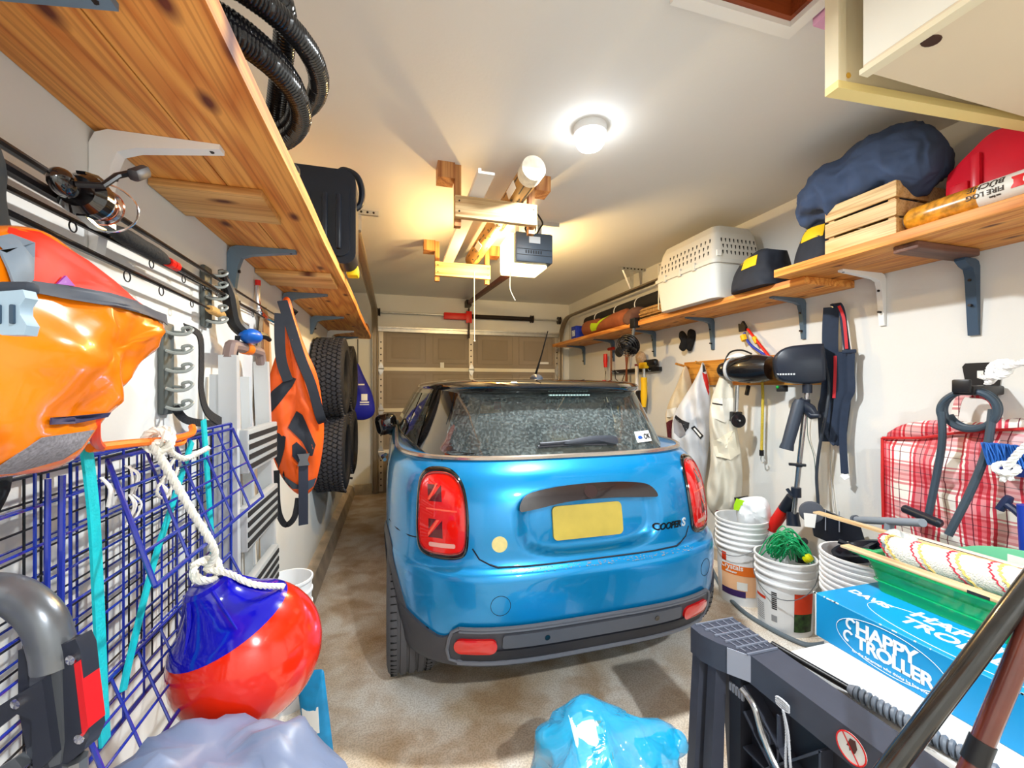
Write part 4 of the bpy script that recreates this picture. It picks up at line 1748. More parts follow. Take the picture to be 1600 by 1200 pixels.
# spinning reel
t = thing('fishing_reel', 'black and chrome spinning reel mounted on a wall rod', 'reel', (-0.46, 0.82, 1.62))
c = Vector((-0.475, 0.825, 1.665))
M = frame(c, (1, 0, 0), (0, 0, 1))
MA = frame(c, (0, 0, 1), (1, 0, 0))
rbk = mat('reel_black', (18, 16, 18), 0.12, coat=1.0)
obj('gear_housing', B().ball(c + Vector((0, -0.045, 0)), (0.015, 0.026, 0.021), 16, 10), rbk, t)
obj('rotor', B().lathe([(0.0, -0.022), (0.024, -0.020), (0.034, -0.008), (0.034, 0.010), (0.026, 0.013), (0, 0.013)], 24, MA), rbk, t)
obj('spool', B().lathe([(0.0, 0.013), (0.030, 0.014), (0.031, 0.018), (0.021, 0.021), (0.021, 0.036), (0.030, 0.039), (0.029, 0.045), (0.014, 0.048), (0.012, 0.054), (0, 0.055)], 28, MA), chrome, t)
obj('line_wrap', B().lathe([(0.0215, 0.020), (0.026, 0.022), (0.026, 0.035), (0.0215, 0.037)], 24, MA, caps=False), mat('copper_rim', (214, 140, 110), 0.15, metal=1.0), t)
obj('spool_rim', B().lathe([(0.0305, 0.0385), (0.0315, 0.0415), (0.0295, 0.0455)], 24, MA, caps=False), mat('copper_rim', (214, 140, 110), 0.15, metal=1.0), t)
for sg_ in (-1, 1):
    obj('rotor_arm', B().ribbon([c + Vector((0, -0.01, sg_ * 0.033)), c + Vector((0, 0.02, sg_ * 0.041)), c + Vector((0, 0.04, sg_ * 0.040))], 0.012, 0.005, (1, 0, 0)), rbk, t)
ring = [c + Vector((0.044 * math.cos(q_), 0.042 + 0.012 * math.cos(q_), 0.041 * math.sin(q_))) for q_ in [math.radians(-90 + 12 * k) for k in range(16)]]
obj('bail_wire', B().tube(ring, 0.0018, 6), chrome, t)
obj('crank', B().tube([c + Vector((0.015, -0.045, 0.0)), c + Vector((0.045, -0.04, 0.004)), c + Vector((0.052, -0.02, 0.03)), c + Vector((0.058, 0.0, 0.045))], 0.0048, 8), blk, t)
kp = c + Vector((0.066, 0.012, 0.052))
b = B().tube([c + Vector((0.056, 0.0, 0.043)), kp], [0.005, 0.008], 10)
b.rbox((-0.009, -0.024, -0.010), (0.009, 0.024, 0.010), 0.007, Matrix.Translation(kp) @ rotm(35, 0, 0))
obj('knob', b, mat('knob_grey', (44, 42, 46), 0.5), t)
obj('reel_foot', B().tube([c + Vector((-0.005, 0, 0)), c + Vector((-0.03, 0, -0.004))], 0.009, 8), blk, t)
b = B().tube([(-0.515, 0.90, 1.66), (-0.515, 0.955, 1.66)], 0.0125, 10)
obj('reel_seat', b, chrome, t)

# rod racks with s-shaped clips
clip_m = mat('clip_grey', (150, 156, 152), 0.4)


def rack(y, z0, z1, n, label, strap=True):
    t = thing('rod_rack', label, 'rack', (-0.55, y, z0), 'rod racks on the left wall')
    b = B().rbox((XL + 0.001, y - 0.028, z0), (XL + 0.016, y + 0.028, z1), 0.006)
    obj('back_plate', b, mat('rack_grey', (86, 92, 90), 0.5), t)
    for k in range(n):
        z = lerp(z0 + 0.02, z1 - 0.025, k / (n - 1))
        p = spline([(-0.553, y - 0.022, z), (-0.535, y - 0.02, z - 0.006), (-0.515, y - 0.010, z - 0.004), (-0.505, y + 0.002, z + 0.008), (-0.515, y + 0.010, z + 0.016),
                    (-0.528, y + 0.006, z + 0.012), (-0.53, y + 0.015, z + 0.003), (-0.553, y + 0.022, z + 0.004)], 4)
        obj('clip', B().tube(p, 0.0042, 6), clip_m, t)
    return t


rack(1.50, 1.545, 1.735, 5, 'grey rod rack holding rod tips under the blue bracket')
r = rack(1.265, 1.29, 1.525, 5, 'empty grey rod rack with black strap above the blue wire crate')
b = B().ribbon(spline([(-0.535, 1.30, 1.52), (-0.515, 1.335, 1.50), (-0.515, 1.345, 1.42), (-0.515, 1.345, 1.35), (-0.51, 1.37, 1.29), (-0.50, 1.44, 1.255)], 6), 0.03, 0.003, (0, 1, 0.35))
obj('strap', b, webbing, r)
b = B().ribbon(spline([(-0.55, 1.28, 1.31), (-0.53, 1.29, 1.275), (-0.51, 1.36, 1.258), (-0.50, 1.44, 1.252)], 6), 0.02, 0.003, (0, 0, 1))
obj('strap', b, webbing, r)
# blue-gripped gaff hanging by the upper rack
t = thing('gaff_hook', 'blue-gripped black tool hanging beside the upper rod rack', 'tool', (-0.5, 1.62, 1.5))
b = B().tube(spline([(-0.54, 1.55, 1.74), (-0.52, 1.565, 1.66), (-0.51, 1.58, 1.58), (-0.49, 1.60, 1.55)], 6), [0.008 + 0.016 * min(1, k / 6) for k in range(19)], 10)
obj('handle', b, blk, t)
b = B().ball((-0.475, 1.62, 1.535), (0.035, 0.055, 0.026), 14, 10)
obj('blue_grip', b, mat('grip_blue', (20, 98, 196), 0.35), t)
b = B().tube([(-0.465, 1.66, 1.545), (-0.45, 1.70, 1.545), (-0.445, 1.73, 1.535)], [0.016, 0.011, 0.008], 8)
obj('tip', b, blk, t)
b = B().tube([(-0.50, 1.575, 1.53), (-0.505, 1.57, 1.44)], [0.008, 0.006], 6)
obj('cord_loop', b, webbing, t)

# folded black umbrella sleeve far left
b = B()
pillow(b, spline2([(0.63, 1.20), (0.655, 1.60), (0.66, 1.68), (0.69, 1.72), (0.725, 1.68), (0.735, 1.5), (0.74, 1.20)], 4), 0.035, frame((-0.52, 0, 0), (0, 1, 0), (0, 0, 1)), 0.008, 12, 5)
tag(obj('garment_sleeve', b, mat('dark_teal_cloth', (26, 32, 36), 0.85)), 'dark cloth sleeve hanging behind the orange dry bag', 'garment')

# ------------------------------------------------------------------ orange dry bag
orange_m = mat('bag_orange', (246, 128, 8), 0.25, var=0.08, scale=6, coat=0.5)
t = thing('dry_bag', 'glossy orange roll-top dry bag hanging open on the left wall', 'bag', (-0.44, 0.72, 1.22))
PX = -0.385
MB = frame((-0.415, 0, 0), (0, 1, 0), (0, 0, 1))


def q2(px, py, X=PX):
    p = at(px, py, X=X)
    return (p.y, p.z)


ol = [q2(*p) for p in [(-70, 400), (0, 372), (58, 357), (105, 365), (155, 412), (205, 448), (240, 476), (270, 493), (252, 520), (235, 560), (200, 598), (168, 632),
                       (160, 672), (140, 700), (112, 733), (40, 745), (-40, 760), (-80, 640), (-90, 500)]]
bag = B()


def bagfold(y, z):
    return 0.010 * math.sin(36 * (z - 0.8 * y)) * max(0, math.sin(14 * y)) + 0.006 * math.sin(60 * z + 20 * y)


pillow(bag, spline2(ol, 4), 0.06, MB, 0.014, 14, 2.0, rings=16, power=0.42, fold=bagfold, back=0.9)
obj('bag_body', bag, orange_m, t, sharp=70)
tr = bvh_of(bag)
VX = (-1, 0, 0)


def dec(name, pts, m, off=0.003, par=None, X=PX + 0.012, tree=None, rings=5):
    b = B()
    decal(b, [at(p[0], p[1], X=X) for p in pts], tree or tr, VX, off, rings)
    return obj(name, b, m, par or t)


dec('red_lining', [(58, 366), (75, 360), (100, 365), (150, 408), (190, 440), (225, 468), (236, 478), (140, 456), (46, 438), (52, 400)], mat('lining_red', (236, 40, 6), 0.6), 0.004, rings=10)
slate = mat('slate_webbing', (74, 80, 92), 0.6, var=0.1, scale=40)
dec('rim_strip', [(44, 438), (100, 447), (170, 464), (235, 478), (268, 492), (257, 508), (200, 492), (120, 474), (46, 456)], slate, 0.006)
dec('rim_strip', [(27, 366), (58, 358), (50, 400), (46, 436), (38, 448), (16, 446), (10, 420), (14, 392)], mat('slate_light', (112, 126, 140), 0.6), 0.007)
dec('blue_tape', [(57, 653), (110, 650), (152, 645), (152, 652), (108, 662), (57, 664)], mat('tape_navy', (48, 48, 84), 0.6), 0.004)
dec('grey_base', [(48, 684), (140, 672), (118, 700), (104, 718), (60, 738), (12, 742)], mat('felt_grey', (128, 126, 134), 0.9, var=0.3, scale=300), 0.004)
dec('printed_mark', [(78, 443), (92, 430), (97, 446)], mat('mark_violet', (140, 60, 160), 0.5), 0.008)
# buckle
c = at(33, 488, X=PX + 0.13)
M = frame(c, (0.35, -0.94, 0), (0, 0, 1))
M = frame(c, CR, (0.08 * CR + UP))
bk_m = mat('buckle_grey_blue', (150, 172, 190), 0.4)
sc = 0.31 / 650
b = B().prism([(x * sc, y * sc) for x, y in [(-26, 26), (22, 30), (26, 18), (18, 6), (18, -6), (28, -22), (24, -36), (-8, -36), (-22, -30), (-26, -12), (-16, 0), (-18, 12)]], 0.008, M)
bu = obj('buckle', b, bk_m, t)
b = B()
b.prism(rrect(-14 * sc, -20 * sc, -8 * sc, 8 * sc, 2 * sc), 0.0095, M)
b.prism(rrect(6 * sc, -20 * sc, 12 * sc, 8 * sc, 2 * sc), 0.0095, M)
obj('slot', b, mat('slot_dark', (50, 70, 90), 0.6), bu, stuff=True)
b = B().rbox((-26 * sc, 26 * sc, -0.004), (22 * sc, 44 * sc, 0.006), 0.003, M)
obj('buckle_strap', b, mat('strap_dark', (44, 50, 62), 0.7), bu)
b = B().tube(spline([at(150, 648, X=-0.37), at(148, 665, X=-0.375), at(150, 690, X=-0.40), at(160, 700, X=-0.45)], 5), 0.006, 8)
obj('lashing_tab', b, mat('tab_red_orange', (240, 70, 20), 0.4), t)

# ------------------------------------------------------------------ folded wire crate
wire_blue = mat('wire_blue', (24, 44, 150), 0.25, coat=0.6)
wire_black = mat('wire_black', (14, 15, 22), 0.35)


def wires(b, o, u, v, nu, nv, r, rf=None, ju=0.0):
    o, u, v = Vector(o), Vector(u), Vector(v)
    for k in range(nu + 1):
        q = k / nu + (ju * math.sin(k * 2.3) if 0 < k < nu else 0)
        rr_ = rf if (k in (0, nu) and rf) else r
        b.tube([o + u * q, o + u * q + v], rr_, 6)
    for k in range(nv + 1):
        rr_ = rf if (k in (0, nv) and rf) else r
        b.tube([o + v * (k / nv), o + v * (k / nv) + u], rr_, 6)
    return b


t = thing('wire_crate', 'folded blue wire pet crate hanging flat against the left wall', 'crate', (-0.49, 0.95, 0.74))
obj('wire_panel', wires(B(), (-0.475, 0.34, 0.755), (0, 1.10, 0), (0, 0, 0.495), 17, 9, 0.0022, 0.0042), wire_blue, t, stuff=True)
obj('wire_panel', wires(B(), (-0.515, 0.31, 0.765), (0, 1.10, 0), (0, 0, 0.465), 22, 12, 0.0018, 0.003, 0.01), wire_black, t, stuff=True)
obj('wire_panel', wires(B(), (-0.545, 0.36, 0.78), (0, 1.06, 0), (0, 0, 0.45), 13, 8, 0.0022, 0.004, 0.012), wire_blue, t, stuff=True)
fl = wires(B(), (-0.47, 0.87, 1.235), (0, 0.57, 0.0), (0.10, -0.07, -0.195), 5, 4, 0.0028, 0.004)
obj('flap', fl, wire_blue, t, stuff=True)
fl = wires(B(), (-0.47, 0.80, 0.86), (0, 0.62, 0.0), (0.075, -0.05, -0.115), 8, 3, 0.0024, 0.0036)
obj('flap', fl, wire_blue, t, stuff=True)
for px, r in ((75, 0.0035), (97, 0.0042)):
    p = at(px, 730, X=-0.455)
    obj('corner_post', B().tube([(-0.455, p.y, 1.235), (-0.455, p.y - 0.006, 0.76)], r, 8), wire_blue, t)
b = B()
for px, py in ((272, 905), (432, 788), (268, 880)):
    pass
teal = mat('teal_strap', (22, 190, 200), 0.45, var=0.08, scale=80, bump=0.2, bscale=200)
for pts, w_ in (([(134, 694), (146, 800), (154, 950), (160, 1090), (164, 1160)], 0.022), ([(300, 690), (272, 780), (240, 880), (205, 1020), (192, 1080)], 0.018),
                ([(318, 656), (324, 740), (330, 830), (336, 905)], 0.022)):
    P = [at(p[0], p[1], X=-0.448 if w_ > 0.02 else -0.46) for p in pts]
    obj('teal_strap', B().ribbon(spline(P, 4), w_, 0.004, (0, 1, 0)), teal, t)
# orange hook bar and white ties
b = B().tube(spline([at(140, 700, X=-0.44), at(200, 693, X=-0.43), at(255, 688, X=-0.42), at(298, 678, X=-0.43), at(300, 666, X=-0.44)], 6), 0.007, 8)
b.tube(spline([at(262, 694, X=-0.43), at(285, 692, X=-0.43), at(290, 678, X=-0.43)], 5), 0.005, 8)
tag(obj('orange_hook', b, mat('hook_orange', (244, 120, 16), 0.4)), 'orange plastic hook laid along the top of the blue wire crate', 'hook')
tie_m = mat('tie_white', (236, 232, 226), 0.7)
random.seed(11)
for px, py in ((160, 765), (200, 745), (205, 790), (250, 770)):
    b = B()
    for k in range(3):
        p = at(px + random.uniform(-5, 5), py, X=-0.465)
        b.tube(spline([p + Vector((0, 0, 0.02)), p + Vector((0.012, random.uniform(-.02, .02), 0)), p + Vector((0.006, random.uniform(-.02, .02), -0.03))], 4), 0.0018, 5)
    obj('plastic_tie', b, tie_m, t, stuff=True)

# ------------------------------------------------------------------ buoy and its rope
bc = cp(390, 1017, 0.93)
ax = (CR * -0.30 - CF * 0.24 + UP * 0.86).normalized()
Mb = frame(bc, ax.orthogonal(), ax.cross(ax.orthogonal()))
if (Mb.to_3x3() @ Vector((0, 0, 1))).dot(ax) < 0:
    Mb = frame(bc, ax.cross(ax.orthogonal()), ax.orthogonal())
R = 0.148
t = thing('mooring_buoy', 'round red mooring buoy with blue top hanging on a rope', 'buoy', bc - Vector((0, 0, R)))
prof = [(0.0, -R)] + [(R * math.cos(math.radians(a)), R * math.sin(math.radians(a))) for a in list(range(-80, 31, 10)) + [37]]
obj('red_body', B().lathe(prof, 40, Mb), mat('buoy_red', (238, 40, 8), 0.18, coat=0.6), t)
cap = [(R * 1.003 * math.cos(math.radians(a)), R * 1.003 * math.sin(math.radians(a))) for a in (36, 40, 44)] + \
      [(0.094, 0.112), (0.080, 0.126), (0.066, 0.142), (0.054, 0.158), (0.048, 0.172), (0.046, 0.185), (0.038, 0.192), (0, 0.193)]
bcap = B().lathe(cap, 40, Mb)
blue_b = mat('buoy_blue', (10, 10, 176), 0.14, coat=0.6)
cp_o = obj('blue_cap', bcap, blue_b, t)
for k in range(6):
    a = 2 * math.pi * k / 6 + 0.3
    Mr = Mb @ Matrix.Rotation(a, 4, 'Z')
    b = B().tube([(0.045, 0, 0.185), (0.066, 0, 0.147), (0.098, 0, 0.108)], [0.004, 0.004, 0.0015], 6, M=Mr)
    obj('rib', b, blue_b, cp_o)
eye = Mb @ Vector((0, 0, 0.19))
b = B().lathe([(0.020, 0.002), (0.020, -0.002), (0.014, -0.004), (0.0, -0.004)], 16, Mb @ Matrix.Translation((0.028, -0.01, 0.186)) @ rotm(0, 40, 0))
obj('eyelet', b, mat('eyelet_dark', (8, 8, 60), 0.5), cp_o)
rope_m = mat('rope_white', (238, 234, 222), 0.8, var=0.12, scale=150)
t = thing('buoy_rope', 'white twisted rope tying the buoy to the orange hook', 'rope', eye)
hk = at(236, 690, X=-0.42)
obj('rope_line', rope(B(), [hk, at(262, 735, X=-0.41), at(300, 800, X=-0.385), at(335, 860, X=-0.36), eye + Vector((0, 0, 0.03))], 0.0075), rope_m, t)
b = B()
pts = [hk + Vector((0.018 * math.cos(a) + 0.004, 0.012 * math.sin(a * 0.5) + 0.012 * a / 6, 0.02 * math.sin(a))) for a in [k * 0.35 for k in range(52)]]
rope(b, pts, 0.006)
obj('rope_coil', b, rope_m, t)
b = B()
for k in range(4):
    a0 = k * 1.3
    pts = [eye + Vector((0.022 * math.cos(a + a0), 0.02 * math.sin(a * 1.1 + a0), 0.028 + 0.018 * math.sin(a * 0.9 + k))) for a in [j * 0.3 for j in range(20)]]
    rope(b, pts, 0.0065)
obj('knot', b, rope_m, t)
b = B()
rope(b, [eye + Vector((0, 0, 0.03)), eye + CR * 0.05 + Vector((0, 0, 0.02)), eye + CR * 0.10 - Vector((0, 0, 0.002)), eye + CR * 0.13 + CF * 0.06 - UP * 0.035], 0.0065)
obj('rope_end', b, rope_m, t)
b = B()
rope(b, [hk + Vector((0.01, 0.0, 0)), at(275, 712, X=-0.42), at(292, 716, X=-0.42), at(325, 700, X=-0.43)], 0.006)
rope(b, [at(275, 712, X=-0.42), at(262, 735, X=-0.43), at(245, 770, X=-0.44), at(262, 775, X=-0.44), at(278, 730, X=-0.43)], 0.003)
obj('rope_end', b, rope_m, t, stuff=True)

# ------------------------------------------------------------------ step ladder, paddle
alu = mat('ladder_aluminium', (214, 218, 222), 0.35, metal=0.35)
t = thing('step_ladder', 'folded aluminium step ladder leaning on the left wall', 'ladder', (-0.51, 1.66, 0))
for y0, y1 in ((1.43, 1.50), (1.90, 1.83)):
    obj('front_rail', B().ribbon([(-0.475, y0, 0.0), (-0.485, (y0 + y1) / 2, 0.75), (-0.50, y1, 1.46)], 0.026, 0.05, (0, 1, 0)), alu, t)
    yy0 = y0 + (0.03 if y0 < 1.6 else -0.03)
    yy1 = y1 + (0.03 if y0 < 1.6 else -0.03)
    obj('rear_rail', B().ribbon([(-0.535, yy0, 0.0), (-0.54, (yy0 + yy1) / 2, 0.7), (-0.545, yy1, 1.40)], 0.022, 0.03, (0, 1, 0)), alu, t)
b = B().tube(spline([(-0.50, 1.50, 1.45), (-0.50, 1.515, 1.485), (-0.50, 1.55, 1.495), (-0.50, 1.78, 1.495), (-0.50, 1.815, 1.485), (-0.50, 1.83, 1.45)], 5), 0.019, 10)
obj('top_handle', b, mat('ladder_grip', (132, 112, 108), 0.5), t)
b = B().tube([(-0.50, 1.63, 1.495), (-0.50, 1.69, 1.495)], 0.021, 12)
obj('orange_band', b, mat('hook_orange', (244, 120, 16), 0.4), t)
rib_d = mat('tread_dark', (30, 30, 32), 0.7)
for zc_ in (1.155, 0.91, 0.665, 0.42, 0.18):
    q = 1 - zc_ / 1.46
    ya, yb = lerp(1.50, 1.43, q) + 0.012, lerp(1.83, 1.90, q) - 0.012
    st = obj('tread', B().rbox((-0.472, ya, zc_ - 0.07), (-0.445, yb, zc_ + 0.07), 0.004), mat('tread_grey', (176, 180, 182), 0.5, metal=0.2), t)
    for k in range(4):
        z = zc_ - 0.05 + k * 0.032
        obj('grip_strip', B().box((-0.4455, ya + 0.006, z - 0.008), (-0.442, yb - 0.006, z + 0.008)), rib_d, st)
t = thing('canoe_paddle', 'pale wooden paddle blade standing behind the ladder', 'paddle', (-0.55, 2.06, 0.02))
b = B().prism(spline2([(1.97, 1.25), (1.975, 1.45), (2.0, 1.60), (2.04, 1.70), (2.08, 1.70), (2.12, 1.60), (2.15, 1.45), (2.155, 1.25), (2.06, 1.14)], 5), 0.014, frame((-0.557, 0, 0), (0, 1, 0), (0, 0, 1)))
obj('blade', b, wood('paddle_wood', (216, 196, 166), (196, 166, 128), 'Z', knots=False), t)
obj('shaft', B().tube([(-0.55, 2.06, 1.2), (-0.55, 2.06, 0.0)], 0.014, 8), wood('paddle_wood', (216, 196, 166), (196, 166, 128), 'Z', knots=False), t)
t = thing('tube_hook', 'bent steel tube hook with red tip on the left wall', 'hook', (-0.55, 2.1, 1.66))
b = B().tube(spline([(-0.555, 1.985, 1.80), (-0.555, 1.985, 1.72), (-0.545, 2.0, 1.675), (-0.52, 2.08, 1.655), (-0.50, 2.20, 1.66)], 6), 0.0095, 8)
obj('tube', b, chrome, t)
obj('red_tip', B().tube([(-0.555, 1.985, 1.79), (-0.555, 1.985, 1.812)], 0.011, 8), red_m, t)

# ------------------------------------------------------------------ orange backpack
BP0, BN = cp(465, 620, 1.86), Vector((0.30, -0.954, 0))
t = thing('dry_backpack', 'orange and black roll-top backpack hanging below the left shelf', 'backpack', (BP0.x, BP0.y, 0.9))
org2 = mat('pack_orange', (236, 92, 20), 0.45, var=0.12, scale=10)
pk = B()
MP = hang(pk, [(446, 500), (441, 470), (452, 466), (462, 500), (478, 545), (495, 585), (503, 630), (506, 680), (498, 735), (486, 768), (465, 772), (440, 745), (422, 700), (414, 650), (418, 600), (434, 545)],
          BP0, BN, 0.06, 0.016, 9, 8.0, rings=16, power=0.45,
          fold=lambda x, y: 0.012 * math.sin(55 * x + 9 * y) * min(1, max(0.2, 0.5 - y * 1.4)), back=0.9)
obj('pack_body', pk, org2, t, sharp=75)
trp = bvh_of(pk)
navy = mat('pack_black', (24, 30, 42), 0.6, var=0.1, scale=20)
BF = BP0 + BN * 0.05


def bp(px, py, o=0.0):
    return onp(px, py, BF + BN * o, BN)


def pdec(name, pts, m=navy, off=0.004):
    b = B()
    decal(b, [bp(*p) for p in pts], trp, -BN, off, 5)
    return obj(name, b, m, t)


pdec('black_panel', [(416, 668), (446, 682), (444, 700), (436, 735), (424, 712)])
pdec('black_panel', [(463, 642), (472, 648), (482, 670), (493, 695), (488, 712), (484, 712), (472, 690), (450, 668)])
pdec('black_panel', [(416, 640), (424, 612), (452, 588), (462, 592), (456, 604), (436, 630), (418, 652)])
pdec('black_panel', [(456, 695), (463, 690), (478, 704), (482, 722), (468, 726), (456, 712)])
pdec('grey_base', [(436, 740), (455, 762), (475, 768), (496, 748), (492, 762), (478, 772), (456, 768)], mat('pack_grey', (70, 82, 96), 0.6))
U_ = UP.cross(BN)
b = B().ribbon(spline([bp(441, 470, -0.02), bp(454, 510, 0.0), bp(470, 560, 0.02), bp(486, 600, 0.03), bp(500, 650, 0.02), bp(505, 660, 0.0)], 5), 0.04, 0.007, U_)
obj('shoulder_strap', b, navy, t)
b = B().ribbon(spline([bp(437, 490, 0.0), bp(437, 530, 0.015), bp(440, 565, 0.02), bp(450, 595, 0.02)], 5), 0.04, 0.007, U_)
obj('shoulder_strap', b, navy, t)
b = B().ribbon(spline([bp(474, 720, 0.022), bp(474, 760, 0.02), bp(474, 820, 0.0)], 5), 0.038, 0.004, U_)
obj('hanging_strap', b, mat('strap_navy', (40, 46, 62), 0.7), t)
b = B().ribbon(spline([bp(432, 735, -0.03), bp(433, 780, -0.02), bp(437, 806, -0.02), bp(447, 820, -0.02), bp(460, 808, -0.02), bp(466, 778, -0.02)], 6), 0.024, 0.004, [U_] * 13 + [U_ * 0.3 + UP] * 5 + [U_] * 13)
obj('hanging_strap', b, webbing, t)
M = frame(bp(474, 718, 0.022), U_, UP)
b = B().prism([(-0.024, 0.025), (0.024, 0.025), (0.015, 0.0), (0.024, -0.025), (-0.024, -0.025), (-0.015, 0.0)], 0.012, M)
obj('buckle', b, mat('buckle_dark', (90, 92, 96), 0.4), t)
obj('hang_loop', B().ribbon([bp(446, 476, -0.05), (-0.50, 2.43, 1.76), (-0.555, 2.44, 1.70)], 0.02, 0.004, U_), webbing, t)

# ------------------------------------------------------------------ spare wheels on the wall
blk_rub = mat('winter_tyre', (26, 26, 30), 0.8)


def spare():
    t = thing('spare_wheel', 'black winter tyre, upper row, nearest the backpack', 'wheel', (0, 0, 0), 'spare wheels on the left wall')
    R, W = 0.29, 0.215
    b = tread_tyre(R, W)
    obj('tyre', b, blk_rub, t)
    s = B()
    for k in range(54):
        for j in range(6):
            x = lerp(-W * 0.38, W * 0.38, j / 5)
            Mr = Matrix.Rotation(2 * math.pi * (k + 0.5 * (j % 2)) / 54, 4, 'X') @ Matrix.Translation((x, 0, R)) @ rotm(0, 0, 28 if j < 3 else -28)
            s.box((-0.013, -0.0115, -0.004), (0.013, 0.0115, 0.006), Mr)
    obj('tread_block', s, mat('tread_rubber', (50, 50, 56), 0.75), t, stuff=True)
    r = B().lathe([(R * 0.66, -W * 0.42), (R * 0.58, -W * 0.3), (R * 0.56, W * 0.28), (R * 0.66, W * 0.42)], 36, frame((0, 0, 0), (0, 1, 0), (0, 0, 1)), caps=False)
    r.lathe([(R * 0.57, W * 0.20), (R * 0.5, W * 0.26), (0.07, W * 0.34), (0.06, W * 0.30), (0, W * 0.30)], 36, frame((0, 0, 0), (0, 1, 0), (0, 0, 1)))
    obj('rim', r, mat('rim_dark', (50, 52, 56), 0.3, metal=0.7), t)
    return t


sp = spare()
sp.location = (-0.452, 3.38, 1.435)
dup(sp, (-0.452, 4.03, 1.435), 0, 'black winter tyre, upper row, nearest the garage door')
dup(sp, (-0.452, 3.44, 0.865), 0, 'black winter tyre, lower row, nearest the backpack')
dup(sp, (-0.452, 4.07, 0.865), 0, 'black winter tyre, lower row, nearest the garage door')
t = thing('tyre_rack', 'dark steel wall rack carrying the four spare wheels', 'rack', (XL, 3.7, 0.8))
for z in (1.25, 0.68):
    for y in (3.5, 4.0):
        obj('arm', B().tube([(XL, y, z - 0.1), (XL + 0.02, y, z - 0.1), (-0.36, y - 0.01, z - 0.14)], 0.010, 8), dark_metal, t)
for y in (3.72, 3.76):
    obj('post', B().box((XL + 0.001, y - 0.012, 0.5), (XL + 0.02, y + 0.012, 1.7)), dark_metal, t)

# blue drawstring bag with white print
t = thing('drawstring_bag', 'royal blue drawstring bag with white print by the garage door', 'bag', (-0.33, 4.66, 1.03))
ol = [q2(*p, X=-0.32) for p in [(556, 560), (566, 600), (578, 620), (584, 645), (570, 656), (548, 652), (544, 648), (549, 600), (551, 565)]]
ol = [(-0.52, 1.06), (-0.50, 1.30), (-0.42, 1.50), (-0.38, 1.60), (-0.36, 1.60), (-0.31, 1.48), (-0.23, 1.30), (-0.20, 1.10), (-0.28, 1.02), (-0.42, 1.02)]
b = B()
Mbag = frame((0, 4.66, 0), (1, 0, 0), (0, 0, 1))
pillow(b, spline2(ol, 4), 0.07, Mbag, 0.012, 8, 4)
obj('bag_body', b, mat('royal_blue', (22, 30, 160), 0.6), t, sharp=70)
trb = bvh_of(b)
for x0, z0, x1, z1 in ((-0.33, 1.22, -0.27, 1.29), (-0.345, 1.195, -0.255, 1.21), (-0.345, 1.175, -0.255, 1.182), (-0.36, 1.38, -0.30, 1.395)):
    b = B()
    decal(b, [(x0, 4.6, z0), (x1, 4.6, z0), (x1, 4.6, z1), (x0, 4.6, z1)], trb, (0, 1, 0), 0.003, 3)
    obj('white_print', b, label_m, t)
obj('cord', B().tube([(-0.37, 4.655, 1.59), (-0.37, 4.655, SZ + 0.0)], 0.005, 6), webbing, t)

# ------------------------------------------------------------------ bucket by the ladder
bucket_m = mat('bucket_white', (240, 242, 244), 0.4)


def bucket(c, R=0.15, H=0.37, ribs=3, name='bucket', label='', group=None, taper_=0.88):
    t = thing(name, label, 'bucket', c, group)
    M = Matrix.Translation(c)
    prof = [(0, 0.0), (R * taper_, 0.0), (R * 0.95, H * 0.55)]
    for k in range(ribs):
        h = H * (0.66 + 0.33 * k / max(1, ribs))
        prof += [(R * 0.965, h), (R * 1.03, h + 0.002), (R * 1.03, h + 0.010), (R * 0.97, h + 0.012)]
    prof += [(R * 0.99, H - 0.012), (R * 1.04, H - 0.010), (R * 1.04, H), (R * 0.97, H), (R * 0.93, H * 0.5), (R * 0.86, 0.008), (0, 0.008)]
    obj('shell', B().lathe(prof, 40, M), bucket_m, t)
    return t


def bail(t, c, R, H, ang, drop=0.35):
    """wire handle hanging at the side; ang = direction it hangs towards"""
    c = Vector(c)
    u = Vector((math.cos(ang), math.sin(ang), 0))
    v = Vector((-u.y, u.x, 0))
    pts = []
    for k in range(17):
        a = math.pi * k / 16
        pts.append(c + Vector((0, 0, H * 0.86)) + v * (R * 1.05 * math.cos(a)) + u * (R * 1.14 * math.sin(a)) - Vector((0, 0, drop * R * math.sin(a))))
    obj('wire_handle', B().tube(pts, 0.0022, 6), mat('wire_grey', (120, 126, 132), 0.4, metal=0.6), t)


cb = Vector((-0.44, 1.995, 0.0))
tb_ = bucket(cb, 0.093, 0.535, 3, label='slim white bucket standing on the floor by the foot of the ladder')
for k, (dz_, m_) in enumerate(((0.43, red_m), (0.40, mat('label_brown', (120, 60, 40), 0.6)))):
    M_ = frame(cb + Vector((0.0, 0, 0)), (1, 0, 0), (0, 1, 0))
    rr = []
    for h_ in (dz_, dz_ + 0.035):
        rr.append([cb + Vector((0.0915 * math.cos(a), 0.0915 * math.sin(a), h_)) for a in [math.radians(-75 + 6 * j) for j in range(8)]])
    obj('printed_mark', B().rings(rr, False), m_, tb_)

